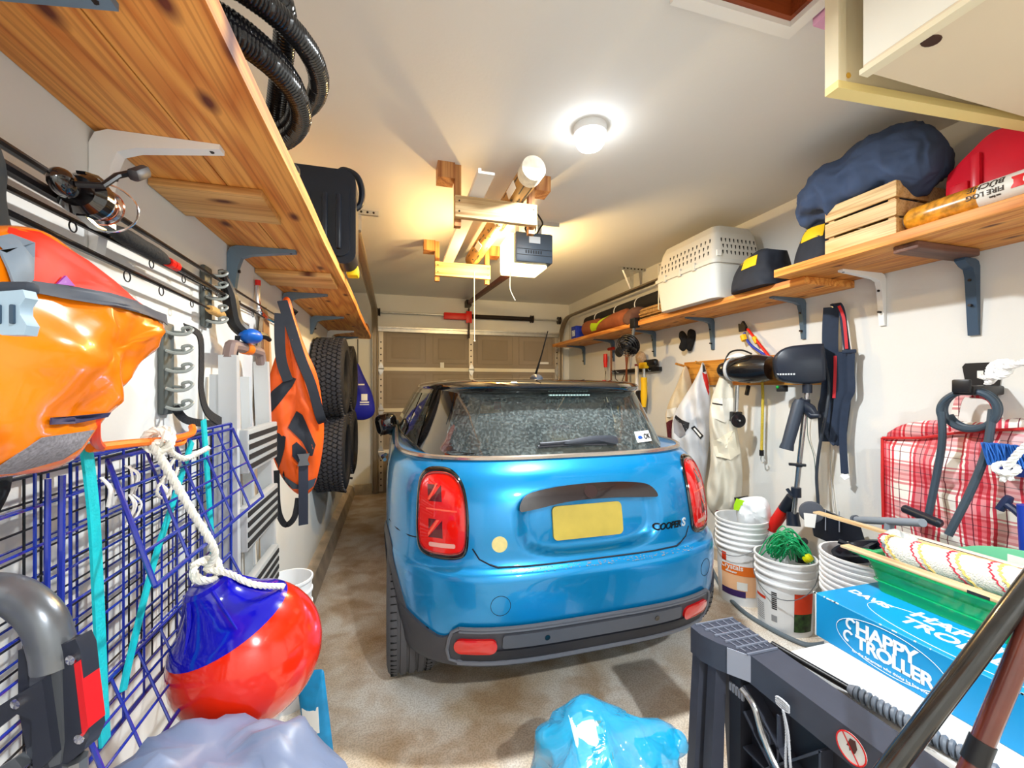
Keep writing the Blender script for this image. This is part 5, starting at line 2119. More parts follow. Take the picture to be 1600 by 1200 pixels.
# foil packet standing behind the buoy
pc = cp(492, 1105, 1.5)
pc.z = 0.19
M = frame(pc, CR + UP * 0.12, UP - CR * 0.12)
b = B()
pillow(b, rrect(-0.05, -0.185, 0.05, 0.15, 0.012, 3), 0.022, M, 0.005, 14, 2, 5)
t = thing('foil_packet', 'cyan foil packet standing on the floor beside the red buoy', 'packet', pc - Vector((0, 0, 0.18)))
obj('packet_body', b, mat('packet_cyan', (22, 140, 196), 0.3, var=0.2, scale=20), t)
trk = bvh_of(b)
b = B()
decal(b, [M @ Vector(p) for p in ((-0.04, -0.06, 0.02), (0.02, -0.06, 0.02), (0.025, 0.03, 0.02), (-0.035, 0.03, 0.02))], trk, M.to_3x3() @ Vector((0, 0, -1)), 0.002, 2)
obj('printed_label', b, label_m, t)

# ------------------------------------------------------------------ grey cover sheet in front of the buoy
t = thing('cover_sheet', 'crumpled grey-lavender plastic sheet heaped below the buoy', 'sheet', (-0.22, 0.75, 0))
b = B()
top = [(-0.42, 0.64), (-0.36, 0.66), (-0.30, 0.69), (-0.22, 0.685), (-0.16, 0.68), (-0.12, 0.665)]
rr = []
for i in range(15):
    q = i / 14
    row = []
    for k in range(64):
        a = 2 * math.pi * k / 64
        ca, sa = math.cos(a), math.sin(a)
        rx = lerp(0.21, 0.02, q ** 3.2)
        ry = lerp(0.15, 0.02, q ** 3.2)
        zz = 0.775 * (1 - (1 - q) ** 2.4)
        f = 1 + 0.10 * math.sin(5 * a + 3 * q) * (1 - q) + 0.05 * math.sin(11 * a - 2 * q)
        p = Vector((-0.30 + rx * f * ca + 0.05 * (1 - q) * ca, 0.79 + ry * f * sa, zz))
        p.z += 0.045 * q * nz(p, 10, 3) + 0.05 * q * (0.5 - abs(nz(p, 16, 7))) - 0.02
        p += Vector((ca, sa, 0)) * 0.03 * (0.5 - abs(nz(p, 12, 5)))
        p.x = max(p.x, -0.56)
        p.z = max(p.z, 0.001)
        row.append(p)
    rr.append(row)
b.rings(rr, True, True, True)
obj('sheet', b, mat('sheet_lavender', (122, 134, 164), 0.4, var=0.08, scale=8), t, sharp=80)

# ------------------------------------------------------------------ folding cart handle in the near left corner
t = thing('cart_handle', 'folding hand cart with grey arched handle and red edge strip', 'hand cart', (-0.42, 0.5, 0))
D0 = 0.52
gun = mat('gunmetal', (112, 116, 122), 0.3, metal=0.6, var=0.1, scale=30)
navy_pl = mat('cart_dark', (38, 42, 54), 0.4)
P = [cp(px, py, d) for px, py, d in ((-80, 1010, 0.50), (-62, 950, 0.50), (-20, 925, 0.51), (25, 932, 0.52), (65, 965, 0.52), (82, 1010, 0.52), (86, 1040, 0.52))]
obj('arched_tube', B().tube(spline(P, 5), 0.022, 16), gun, t)
k_ = D0 / FPX
M = frame(cp(95, 1100, D0), CR, UP)


def pr(pts, z0, z1):
    z0, z1 = z0 * 0.4, z1 * 0.4
    return B().prism([((x - 95) * k_, (1100 - y) * k_) for x, y in pts], (z1 - z0), M, z0)


cl = obj('clamp_body', pr([(40, 1010), (60, 1005), (112, 1000), (128, 992), (136, 1010), (150, 1140), (140, 1165), (110, 1190), (60, 1200), (40, 1100)], -0.03, 0.02), navy_pl, t)
obj('clamp_face', pr([(62, 1018), (100, 1005), (108, 1030), (112, 1150), (108, 1182), (92, 1188), (60, 1100)], -0.028, 0.026), gun, cl)
obj('red_strip', pr([(128, 1030), (137, 1024), (150, 1128), (141, 1142)], -0.03, 0.024), mat('strip_red', (206, 22, 30), 0.4), cl)
obj('lever', pr([(-40, 1130), (48, 1072), (94, 1045), (110, 1160), (80, 1190), (78, 1105), (55, 1096), (-40, 1170)], 0.026, 0.05), navy_pl, t)
obj('lower_bar', pr([(-30, 1215), (50, 1165), (62, 1180), (10, 1230)], 0.02, 0.045), gun, t)
for x, y in ((125, 1022), (138, 1143), (59, 1078)):
    obj('bolt', B().lathe([(0.006, 0), (0.006, 0.004), (0, 0.005)], 10, M @ Matrix.Translation(((x - 95) * k_, (1100 - y) * k_, 0.02 if x < 100 else 0.008))), chrome, cl)
for x in (70, 118):
    p = cp(x, 1185, D0)
    obj('leg_tube', B().tube([p, Vector((p.x - 0.01, p.y + 0.02, 0.02))], 0.012, 8), gun, t)
p = cp(-20, 1190, D0)
obj('toe_plate', B().box((-0.55, 0.45, 0.0), (-0.28, 0.78, 0.018)), gun, t)

# ------------------------------------------------------------------ right shelf
t = thing('wall_shelf', 'long pine shelf on the right wall under the pet carrier', 'shelf', (2.27, 3.5, 1.91))
z0 = 1.91
obj('plank', B().rbox((2.09, 1.70, z0), (2.272, 5.35, z0 + 0.04), 0.003), shelf_w, t)
obj('plank', B().rbox((2.274, 1.70, z0), (2.454, 5.35, z0 + 0.04), 0.003), shelf_w, t)
for y in (1.995, 2.76, 3.53, 4.32, 5.09):
    bracket(t, (XR - 0.001, y, z0 - 0.0005), -1, mat('bracket_steel_blue', (96, 118, 138), 0.4, metal=0.3), La=0.26, Lv=0.25)
t = thing('wall_shelf', 'wide near pine shelf on the right wall under the red fuel can', 'shelf', (2.2, 0.8, 1.951))
z1 = 1.951
obj('plank', B().rbox((1.975, -0.4, z1), (2.214, 1.78, z1 + 0.042), 0.003), shelf_w, t)
obj('plank', B().rbox((2.217, -0.4, z1), (2.454, 1.78, z1 + 0.042), 0.003), shelf_w, t)
obj('cleat', B().rbox((2.02, 1.16, z1 - 0.032), (2.40, 1.25, z1 - 0.0005), 0.006), wood('dark_block', (120, 84, 70), (84, 54, 46), 'X', knots=False), t)
bracket(t, (XR - 0.001, 1.56, z1 - 0.0005), -1, brk_white, La=0.30, Lv=0.27)
bracket(t, (XR - 0.001, 1.205, z1 - 0.033), -1, mat('bracket_dark_blue', (62, 84, 108), 0.4, metal=0.3), La=0.10, Lv=0.33, wd=0.036)
ZS = 1.9505
ZN = 1.9935

# pet carrier
t = thing('pet_carrier', 'large pale grey plastic pet carrier with slotted sides on the right shelf', 'pet carrier', (2.18, 2.55, ZS))
car_m = mat('carrier_grey', (206, 204, 196), 0.5)
car_l = mat('carrier_light', (220, 220, 214), 0.5)
x0, x1, ya, yb = 1.985, 2.40, 2.22, 2.88


def tier(za, zb, ia, ib, m, name, r=0.05):
    def ring(i, z):
        return [Vector((x, y, z)) for x, y in rrect(x0 + i, ya + i, x1 - i, yb - i, r, 4)]
    b = B().rings([ring(ia, za), ring(ib, zb)], True, True, True)
    return obj(name, b, m, t)


low = tier(ZS, ZS + 0.22, 0.03, 0.008, car_l, 'lower_shell')
tier(ZS + 0.22, ZS + 0.245, -0.004, -0.004, car_m, 'rim')
up = tier(ZS + 0.245, ZS + 0.43, 0.006, 0.035, car_m, 'upper_shell')
tier(ZS + 0.43, ZS + 0.48, 0.035, 0.055, car_m, 'top_panel')
slot_m = mat('slot_black', (16, 16, 18), 0.8)
for face in ('x', 'y'):
    for r in range(3):
        for k in range(13 if face == 'x' else 9):
            zz = ZS + 0.29 + r * 0.042
            ins = lerp(0.006, 0.035, (zz - ZS - 0.245) / 0.185) - 0.0015
            if face == 'x':
                if k > 10 and r == 2:
                    continue
                y = ya + 0.075 + k * 0.041 + 0.010 * (r % 2)
                b = B().rbox((x0 + ins, y - 0.0055, zz - 0.016), (x0 + ins + 0.006, y + 0.0055, zz + 0.016), 0.0025, seg=1)
            else:
                x = x0 + 0.075 + k * 0.033 + 0.008 * (r % 2)
                b = B().rbox((x - 0.005, ya + ins, zz - 0.016), (x + 0.005, ya + ins + 0.006, zz + 0.016), 0.0025, seg=1)
            obj('slot', b, slot_m, up)
obj('sticker', B().box((x0 + 0.02, ya + 0.003, ZS + 0.262), (x0 + 0.055, ya + 0.012, ZS + 0.30)), label_m, up)
for y in (2.4, 2.55, 2.72):
    obj('latch', B().rbox((x0 - 0.008, y, ZS + 0.21), (x0 + 0.004, y + 0.03, ZS + 0.262), 0.003), car_m, t)
b = B()
wires(b, (x0 + 0.05, yb + 0.004, ZS + 0.03), (0.31, 0, 0), (0, 0, 0.36), 9, 7, 0.002, 0.004)
obj('wire_door', b, galv, t, stuff=True)

# tool bags
bagblk = mat('toolbag_navy', (26, 32, 44), 0.75, var=0.15, scale=20)
bagyel = mat('toolbag_yellow', (246, 196, 22), 0.6)
for i, (cx, cy, zb, sx, sy, sz, lab) in enumerate(((2.15, 2.02, ZS, 0.13, 0.165, 0.20, 'black tool bag with yellow flap against the pet carrier'),
                                                   (2.17, 1.645, ZN, 0.13, 0.12, 0.20, 'black tool bag with yellow flap next to the wooden crate'))):
    t = thing('tool_bag', lab, 'bag', (cx, cy, zb), 'tool bags on the right shelf')
    b = B()
    rr = []
    for k in range(13):
        q = k / 12
        row = []
        for j in range(40):
            a = 2 * math.pi * j / 40
            e = 0.65
            ca, sa = math.cos(a), math.sin(a)
            f = (1 - 0.45 * q ** 2.5) * (1 + 0.10 * math.sin(3 * a + 4 * q + i) * q)
            p = Vector((cx + sx * f * math.copysign(abs(ca) ** e, ca) * (1 if k else 0.97), cy + sy * (1 - 0.15 * q) * math.copysign(abs(sa) ** e, sa), zb + sz * q))
            p.z += 0.02 * q * math.sin(20 * p.y + i)
            p += Vector((1, 1, 0)) * 0.012 * nz(p, 16, i)
            p.x = min(p.x, 2.45)
            p.z = max(p.z, zb + 0.0005)
            row.append(p)
        rr.append(row)
    b.rings(rr, True, True, True)
    obj('bag_body', b, bagblk, t, sharp=70)
    tb = bvh_of(b)
    b = B()
    decal(b, [(cx - 0.06, cy - 0.10 + 0.02, zb + sz), (cx + 0.02, cy - 0.08, zb + sz), (cx + 0.02, cy + 0.10, zb + sz), (cx - 0.07, cy + 0.09, zb + sz)], tb, (0, 0, -1), 0.004, 4)
    obj('yellow_flap', b, bagyel, t)
    b = B()
    decal(b, [(cx - sx, cy - 0.07, zb + sz * 0.62), (cx - sx, cy + 0.05, zb + sz * 0.62), (cx - sx, cy + 0.06, zb + sz * 0.95), (cx - sx, cy - 0.06, zb + sz * 0.95)], tb, (1, 0, 0), 0.004, 4)
    obj('yellow_flap', b, bagyel, t)

# wooden crate
t = thing('wooden_crate', 'slatted pale wooden crate holding a dark cloth on the right shelf', 'crate', (2.14, 1.36, ZN))
cw = wood('crate_pine', (240, 206, 146), (218, 172, 104), 'Y', knots=False)
cx0, cx1, cy0, cy1, ch = 1.985, 2.33, 1.215, 1.51, 0.225
for k in range(3):
    za = ZN + k * 0.077
    zb = za + 0.066
    obj('slat', B().rbox((cx0, cy0, za), (cx0 + 0.010, cy1, zb), 0.0015, seg=1), cw, t)
    obj('slat', B().rbox((cx1 - 0.010, cy0, za), (cx1, cy1, zb), 0.0015, seg=1), cw, t)
    obj('slat', B().rbox((cx0 + 0.011, cy0, za), (cx1 - 0.011, cy0 + 0.010, zb), 0.0015, seg=1), cw, t)
    obj('slat', B().rbox((cx0 + 0.011, cy1 - 0.010, za), (cx1 - 0.011, cy1, zb), 0.0015, seg=1), cw, t)
for x in (cx0 + 0.011, cx1 - 0.036):
    for y in (cy0 + 0.011, cy1 - 0.036):
        obj('corner_post', B().box((x, y, ZN), (x + 0.025, y + 0.025, ZN + ch)), cw, t)
obj('bottom_board', B().box((cx0 + 0.011, cy0 + 0.037, ZN + 0.001), (cx1 - 0.011, cy1 - 0.037, ZN + 0.010)), cw, t)
# dark cloth bag stuffed in the crate
b = B()
Ps = [(1.72, 2.25, 0.02, 0.02), (1.70, 2.265, 0.08, 0.06), (1.65, 2.285, 0.14, 0.095), (1.58, 2.30, 0.18, 0.12), (1.50, 2.31, 0.19, 0.14), (1.42, 2.32, 0.19, 0.15), (1.34, 2.335, 0.19, 0.155),
      (1.27, 2.34, 0.18, 0.16), (1.21, 2.33, 0.16, 0.15), (1.16, 2.30, 0.12, 0.12), (1.13, 2.27, 0.05, 0.06)]
rr = []
for y, z, rx, rz in [tuple(p) for p in [[lerp(Ps[i][k], Ps[i + 1][k], j / 7) for k in range(4)] for i in range(len(Ps) - 1) for j in range(7)]]:
    row = []
    for j in range(72):
        a = 2 * math.pi * j / 72
        p = Vector((2.12 + rx * 1.05 * math.cos(a), y, z + rz * math.sin(a)))
        f = 0.045 * nz(p, 6, 4) + 0.07 * (0.5 - abs(nz(p, 8, 9))) + 0.02 * (0.5 - abs(nz(p, 18, 2))) - 0.03
        p += Vector((math.cos(a), 0, math.sin(a))) * f
        p.x = min(p.x, 2.445)
        p.z = min(p.z, 2.535)
        row.append(p)
    rr.append(row)
b.rings(rr, True, True, True)
tag(obj('cloth_bag', b, mat('cloth_slate_blue', (62, 78, 108), 0.85, var=0.12, scale=8), sharp=89), 'crumpled dark slate-blue cloth bag bulging out of the wooden crate', 'bag')

# fire log wrapper
t = thing('fire_log', 'wrapped fire log with printed paper lying at the front of the near right shelf', 'fire log', (2.045, 0.95, ZN))
LA, LB = Vector((2.045, 1.205, ZN + 0.05)), Vector((2.045, 0.70, ZN + 0.05))
obj('paper_wrap', B().tube([LB, LB.lerp(LA, 0.55)], 0.05, 24), mat('wrap_white', (226, 222, 212), 0.35), t)
obj('window_wrap', B().tube([LB.lerp(LA, 0.55), LB.lerp(LA, 0.8), LA + Vector((0, -0.02, 0)), LA], [0.0502, 0.0502, 0.049, 0.036], 24), mat('log_orange', (206, 138, 34), 0.25, var=0.5, scale=40, coat=0.8), t)
b = B().tube(spline([LA + Vector((0, -0.004, 0)), LA + Vector((0.0, 0.035, 0.005))], 4), [0.036, 0.03, 0.02, 0.022, 0.026], 14)
obj('twisted_end', b, mat('foil_white', (230, 228, 222), 0.25), t)
bb = B().tube([LB, LA], 0.0502, 32)
tl_ = bvh_of(bb)
Mt = frame((1.99, 0.90, ZN + 0.065), (0, 1, 0), (0, 0, -1))
prn = mat('print_dark', (70, 60, 52), 0.6)
for txt, yy, zz, s_ in (('BÛCHE', 0.955, 0.078, 0.030), ('FIRE LOG', 0.955, 0.048, 0.024), ('no fuss', 0.93, 0.028, 0.010)):
    M = frame((1.95, yy, ZN + zz), (0, 1, 0), (0, 0, -1))
    obj('printed_text', text_on(B(), tl_, M, txt, s_, (1, 0, 0), 0.0012, offset=0.0003), prn, t)
b = B()
decal(b, [(1.95, 0.855, ZN + 0.035), (1.95, 0.89, ZN + 0.035), (1.95, 0.89, ZN + 0.075), (1.95, 0.855, ZN + 0.075)], tl_, (1, 0, 0), 0.0015, 2)
obj('red_logo', b, mat('logo_red', (214, 28, 28), 0.5), t)

# fuel can
t = thing('fuel_can', 'red plastic fuel can on the near right shelf', 'fuel can', (2.25, 0.98, ZN))
can_m = mat('can_red', (206, 24, 44), 0.32, var=0.06, scale=6)
prof = [(0.83, 0.0), (1.12, 0.0), (1.13, 0.02), (1.13, 0.19), (1.105, 0.23), (1.05, 0.275), (1.01, 0.305), (0.97, 0.31), (0.92, 0.285), (0.86, 0.28), (0.83, 0.24)]
b = B()
rr = []
for x, k in ((2.12, 0.94), (2.125, 0.985), (2.14, 1.0), (2.36, 1.0), (2.375, 0.985), (2.38, 0.94)):
    cy_, cz_ = 0.98, 0.15
    rr.append([Vector((x, cy_ + (p[0] - cy_) * k, ZN + 0.0005 + max(0, cz_ + (p[1] - cz_) * k - (0.009 if k < 1 else 0) * 0))) for p in spline2(prof, 3)])
for row in rr:
    for p in row:
        p.z = max(p.z, ZN + 0.0005)
b.rings(rr, True, True, True)
cb_ = obj('can_body', b, can_m, t, sharp=40)
obj('moulded_rib', B().rbox((2.105, 1.02, ZN + 0.01), (2.13, 1.05, ZN + 0.25), 0.008), can_m, cb_)
obj('moulded_panel', B().rbox((2.108, 1.055, ZN + 0.01), (2.13, 1.115, ZN + 0.16), 0.008), can_m, cb_)
obj('cap', B().lathe([(0.03, 0), (0.03, 0.03), (0.022, 0.035), (0, 0.035)], 20, Matrix.Translation((2.25, 0.88, ZN + 0.278))), blk, t)
obj('handle', B().tube(spline([(2.25, 1.06, ZN + 0.27), (2.25, 1.0, ZN + 0.325), (2.25, 0.93, ZN + 0.325), (2.25, 0.90, ZN + 0.285)], 5), 0.016, 10), can_m, t)

# ------------------------------------------------------------------ overhead box and its ajar board
cream = mat('cupboard_cream', (240, 228, 196), 0.5, var=0.03, scale=3)
t = thing('overhead_cupboard', 'cream painted cupboard under the ceiling above the fuel can', 'cupboard', (1.85, 0.3, 2.2))
b = B()
b.box((1.20, -0.6, 2.20), (2.454, 0.81, 2.215))
obj('bottom_board', b, mat('cupboard_beige', (232, 214, 184), 0.55, var=0.03, scale=3), t)
obj('side_board', B().box((1.20, -0.6, 2.2155), (1.218, 0.81, ZC - 0.001)), mat('cupboard_white', (244, 240, 226), 0.5), t)
obj('back_board', B().box((1.2185, 0.795, 2.2155), (2.454, 0.81, ZC - 0.001)), cream, t)
b = B().box((1.185, -0.6, 2.186), (1.215, 0.81, 2.1995))
obj('edge_strip', b, cream, t)
p = at(1455, 64, Z=2.199)
obj('knot_hole', B().lathe([(0.0, 0.0), (0.012, 0.0), (0.02, -0.0015), (0.022, 0.001), (0, 0.002)], 14, Matrix.Translation((p.x, p.y, 2.1985)) @ Matrix.Diagonal((1.1, 0.8, 1, 1))), mat('knot_brown', (64, 34, 20), 0.7), t)
A_, C_ = Vector((1.215, 0.905, 2.212)), Vector((2.25, 0.835, 2.212))
M = frame(A_, C_ - A_, UP)
t = thing('door_frame_panel', 'cream door panel standing ajar at the far side of the overhead cupboard', 'panel', A_)
L_ = (C_ - A_).length
obj('bottom_rail', B().box((0, 0, -0.02), (L_, 0.022, 0.02), M), mat('panel_lit_yellow', (244, 222, 150), 0.5), t)  # yellowish light on the lower edge is put into this colour
obj('stile', B().box((0, 0.022, -0.02), (0.028, ZC - 2.214, 0.02), M), cream, t)
obj('panel_board', B().box((0.028, 0.022, -0.012), (L_, ZC - 2.214, 0.008), M), cream, t)
obj('wood_plug', B().lathe([(0.008, 0), (0.008, 0.002), (0, 0.003)], 14, M @ Matrix.Translation((0.05, 0.05, 0.008))), mat('plug_yellow', (232, 180, 70), 0.5), t)
b = B().rbox((1.30, 0.86, ZC - 0.035), (1.52, 1.03, ZC - 0.0005), 0.004)
tag(obj('foam_board', b, mat('foam_pink', (226, 170, 206), 0.7)), 'pink foam board fixed to the ceiling beside the hatch', 'board')

# ------------------------------------------------------------------ far end of the right shelf
t = thing('blue_carton', 'small blue printed carton at the far end of the right shelf', 'carton', (2.17, 4.66, ZS))
obj('carton_body', B().rbox((2.10, 4.60, ZS), (2.24, 4.74, ZS + 0.15), 0.003), mat('carton_blue', (22, 50, 176), 0.5, var=0.3, scale=40), t)
obj('printed_patch', B().box((2.098, 4.63, ZS + 0.03), (2.1005, 4.71, ZS + 0.10)), mat('carton_print', (190, 200, 220), 0.5, var=0.5, scale=60), t)
b = B()
rr = []
for k in range(15):
    q = k / 14
    y = lerp(4.52, 3.55, q)
    row = []
    for j in range(24):
        a = 2 * math.pi * j / 24
        p = Vector((2.20 + 0.095 * math.cos(a) * (1 + 0.1 * math.sin(5 * q)), y, ZS + 0.088 + 0.085 * math.sin(a) * (1 + 0.12 * math.sin(7 * q + 1))))
        if k in (0, 14):
            p = Vector((2.2, y, ZS + 0.085)).lerp(p, 0.6)
        p.z += 0.01 * nz(p, 12, 2)
        p.z = max(p.z, ZS + 0.0005)
        row.append(p)
    rr.append(row)
b.rings(rr, True, True, True)
t = thing('duffel_bag', 'brown duffel bag with lime stripe on the far right shelf', 'bag', (2.2, 4.0, ZS))
obj('bag_body', b, mat('duffel_brown', (150, 84, 52), 0.75, var=0.15, scale=14), t)
td = bvh_of(b)
s = B()
decal(s, [(2.05, y, z) for y, z in ((4.22, ZS + 0.03), (4.12, ZS + 0.03), (3.86, ZS + 0.16), (3.93, ZS + 0.17), (4.10, ZS + 0.07), (4.2, ZS + 0.12))], td, (1, 0, 0), 0.006, 5)
obj('lime_stripe', s, mat('lime', (190, 224, 30), 0.5), t)
t = thing('rolled_mat', 'black rolled mat bound with white straps behind the duffel bag', 'mat', (2.38, 3.8, 2.2))
obj('roll', B().tube([(2.345, 4.75, ZS + 0.215), (2.345, 3.05, ZS + 0.225)], 0.075, 20), mat('mat_black', (30, 28, 28), 0.8), t)
for y in (4.45, 4.0, 3.6):
    obj('white_strap', B().tube([Vector((2.345 + 0.077 * math.cos(a), y, ZS + 0.218 + 0.077 * math.sin(a))) for a in [2 * math.pi * k / 20 for k in range(20)]], 0.006, 5, True), label_m, t)
b = B()
random.seed(5)
for k in range(60):
    a, r = random.uniform(0, 6.28), 0.065 * math.sqrt(random.random())
    x, z = 2.23 + r * math.cos(a), ZS + 0.072 + r * math.sin(a)
    b.tube([(x, 2.93 + random.uniform(0, 0.05), z), (x + random.uniform(-.01, .01), 3.42 + random.uniform(-0.05, 0.05), z + random.uniform(-.005, .005))], 0.005, 5)
o = tag(obj('reed_bundle', b, mat('reed', (176, 138, 84), 0.8, var=0.3, scale=50)), 'bundle of thin brown reeds beside the pet carrier', 'reeds')
o['kind'] = 'stuff'
b = B()
pillow(b, spline2([(-0.11, -0.06), (0.0, -0.07), (0.12, -0.06), (0.10, 0.04), (0.02, 0.07), (-0.09, 0.05)], 4), 0.06, Matrix.Translation((2.165, 3.46, ZS + 0.075)) @ rotm(20, -40, 0), 0.02, 12, 3)
tag(obj('sun_hat', b, mat('cap_brown', (104, 72, 60), 0.8)), 'crumpled brown sun hat on the right shelf above the clip fan', 'hat')
# clip fan
fc = at(984, 538, X=2.03)
t = thing('clip_fan', 'black clip-on fan hanging from the edge of the right shelf', 'fan', fc)
obj('clamp', B().rbox((2.05, fc.y - 0.04, 1.89), (2.11, fc.y + 0.04, 1.98), 0.01), blk, t)
obj('stem', B().tube([(2.075, fc.y, 1.90), (2.06, fc.y, 1.82)], 0.014, 8), mat('stem_grey', (92, 98, 104), 0.4), t)
fn_ = Vector((-0.75, -0.35, -0.45)).normalized()
M = frame(fc, fn_.orthogonal(), fn_.cross(fn_.orthogonal()))
b = B()
for r in (0.03, 0.055, 0.08, 0.10):
    for h in (0.0, 0.045):
        b.tube([M @ Vector((r * math.cos(a), r * math.sin(a), h * (1 - r * 3) + 0.02)) for a in [2 * math.pi * k / 24 for k in range(24)]], 0.003, 5, True)
for k in range(12):
    a = 2 * math.pi * k / 12
    b.tube([M @ Vector((0.01 * math.cos(a), 0.01 * math.sin(a), 0.062)), M @ Vector((0.1 * math.cos(a), 0.1 * math.sin(a), 0.035)), M @ Vector((0.1 * math.cos(a), 0.1 * math.sin(a), 0.01))], 0.0022, 4)
obj('guard', b, blk, t, stuff=True)
b = B().lathe([(0, -0.06), (0.04, -0.055), (0.045, -0.02), (0.10, 0.0), (0.098, 0.006), (0, 0.006)], 24, M)
obj('motor_housing', b, blk, t)
for k in range(4):
    obj('blade', B().prism([(0.012, -0.012), (0.085, -0.035), (0.09, 0.02), (0.012, 0.012)], 0.003, M @ Matrix.Rotation(k * math.pi / 2, 4, 'Z') @ Matrix.Translation((0, 0, 0.02)) @ rotm(20, 0, 0)), mat('blade_grey', (70, 70, 74), 0.4), t)
sc_ = at(968, 550, X=2.03)
obj('side_head', B().lathe([(0, -0.01), (0.045, -0.008), (0.05, 0.0), (0.045, 0.012), (0, 0.014)], 20, frame(sc_, (0.3, -0.95, 0), (0, 0.1, 1))), blk, t)
obj('side_arm', B().tube([sc_, sc_.lerp(fc, 0.5) + Vector((0, 0, -0.02)), fc], 0.008, 6), blk, t)

# tool bar and hand tools
t = thing('tool_bar', 'black magnetic tool bar on the right wall behind the car', 'tool bar', (2.43, 3.88, 1.52))
obj('bar', B().rbox((2.415, 3.42, 1.515), (2.4545, 4.34, 1.555), 0.004), blk, t)
for y in (3.55, 3.75, 3.95, 4.15, 4.25):
    obj('hook', B().tube([(2.42, y, 1.525), (2.395, y, 1.52), (2.385, y, 1.54)], 0.004, 6), galv, t)


def tool_at(px, y0, y1, X=2.385):
    return at(px, y0, X=X), at(px, y1, X=X)


a_, c_ = tool_at(946, 553, 574)
t = thing('screwdriver', 'red-handled screwdriver hanging at the far end of the tool bar', 'screwdriver', c_)
obj('handle', B().tube([a_, a_.lerp(c_, 0.5), c_], [0.022, 0.026, 0.018], 10), red_m, t)
a2, c2 = tool_at(946, 574, 606)
obj('shank', B().tube([a2, c2], 0.007, 6), chrome, t)
a_, c_ = tool_at(955, 545, 610)
t = thing('hammer', 'small hammer with red grip hanging on the tool bar', 'hammer', c_)
obj('handle', B().tube([a_, c_], 0.011, 8), wood('tool_handle', (150, 92, 48), (110, 62, 30), 'Z', knots=False), t)
obj('head', B().tube([a_ + Vector((0, 0.06, 0)), a_ + Vector((0, -0.06, 0))], 0.018, 10), mat('hammer_red', (150, 30, 24), 0.4), t)
a_, c_ = tool_at(979, 540, 606)
t = thing('long_pliers', 'brown-handled long pliers hanging on the tool bar', 'pliers', c_)
m_ = a_.lerp(c_, 0.5)
obj('handle', B().tube([a_ + Vector((0, 0.03, 0)), m_, c_ + Vector((0, -0.01, 0))], 0.009, 8), mat('pliers_brown', (136, 74, 44), 0.5), t)
obj('handle', B().tube([a_ + Vector((0, -0.05, 0)), m_, c_ + Vector((0, 0.02, 0))], 0.009, 8), mat('pliers_brown', (136, 74, 44), 0.5), t)
b = B().tube([at(960, 578, X=2.39), at(962, 592, X=2.39), at(966, 596, X=2.39), at(972, 596, X=2.39), at(976, 584, X=2.39)], 0.005, 6)
tag(obj('hacksaw_frame', b, dark_metal), 'thin dark wire frame hanging under the tool bar', 'frame')
a_, c_ = tool_at(995, 572, 700, 2.36)
t = thing('white_pole', 'white plastic pole standing under the tool bar', 'pole', c_)
obj('pole', B().tube([a_, Vector((c_.x, c_.y, 0.0))], 0.018, 12), mat('white_plastic', (236, 236, 238), 0.4), t)
obj('end_cap', B().tube([a_, a_ + Vector((0, 0, 0.02))], 0.022, 12), mat('cap_maroon', (120, 40, 50), 0.5), t)
a_, c_ = tool_at(1006, 568, 636, 2.37)
t = thing('yellow_trimmer', 'yellow and black grass trimmer hanging on the right wall', 'trimmer', c_)
obj('head', B().rbox((-0.03, -0.05, -0.03), (0.03, 0.05, 0.03), 0.012, Matrix.Translation(a_ + Vector((0, 0, -0.02)))), bagyel, t)
obj('shaft', B().tube([a_, a_.lerp(c_, 0.4)], 0.016, 8), galv, t)
obj('handle', B().tube([a_.lerp(c_, 0.32), a_.lerp(c_, 0.5), a_.lerp(c_, 0.75), c_], [0.03, 0.028, 0.032, 0.02], 12), bagyel, t)
obj('battery', B().rbox((-0.03, -0.02, -0.09), (0.03, 0.07, 0.09), 0.02, Matrix.Translation(a_.lerp(c_, 0.78) + Vector((0, 0.05, -0.02)))), blk, t)
b = B().rbox((-0.03, -0.10, -0.035), (0.03, 0.10, 0.035), 0.03, Matrix.Translation(at(1017, 567, X=2.40)), 4)
tag(obj('shoe_brush', b, blk), 'black oval brush hanging at the near end of the tool bar', 'brush')
b = B()
hang(b, [(993, 560), (995, 552), (1002, 549), (1008, 553), (1010, 562), (1006, 572), (998, 573)], at(1001, 562, X=2.38), (-0.8, -0.6, 0), 0.03, 0.012, 22, 3)
tag(obj('work_glove', b, mat('glove_tan', (170, 146, 120), 0.85, var=0.3, scale=50)), 'tan work glove stuffed behind the tool bar', 'glove')

# black gloves on a nail
gp = at(1073, 530, X=2.41)
t = thing('black_gloves', 'pair of black gloves hanging alone on the right wall', 'gloves', gp)
for k, ol in enumerate(([(1062, 519), (1067, 517), (1072, 522), (1075, 530), (1074, 542), (1068, 549), (1061, 544), (1064, 534), (1061, 527)],
                        [(1075, 517), (1079, 514), (1086, 517), (1087, 526), (1084, 538), (1080, 548), (1073, 546), (1073, 532), (1074, 524)])):
    b = B()
    hang(b, ol, gp + Vector((0.006 * k, 0, 0)), (-0.85, -0.53, 0), 0.025, 0.008, 25, k)
    obj('glove', b, mat('glove_black', (14, 14, 16), 0.9), t)
obj('nail', B().tube([at(1073, 520, X=2.40), at(1073, 520, X=2.4545)], 0.003, 6), galv, t)

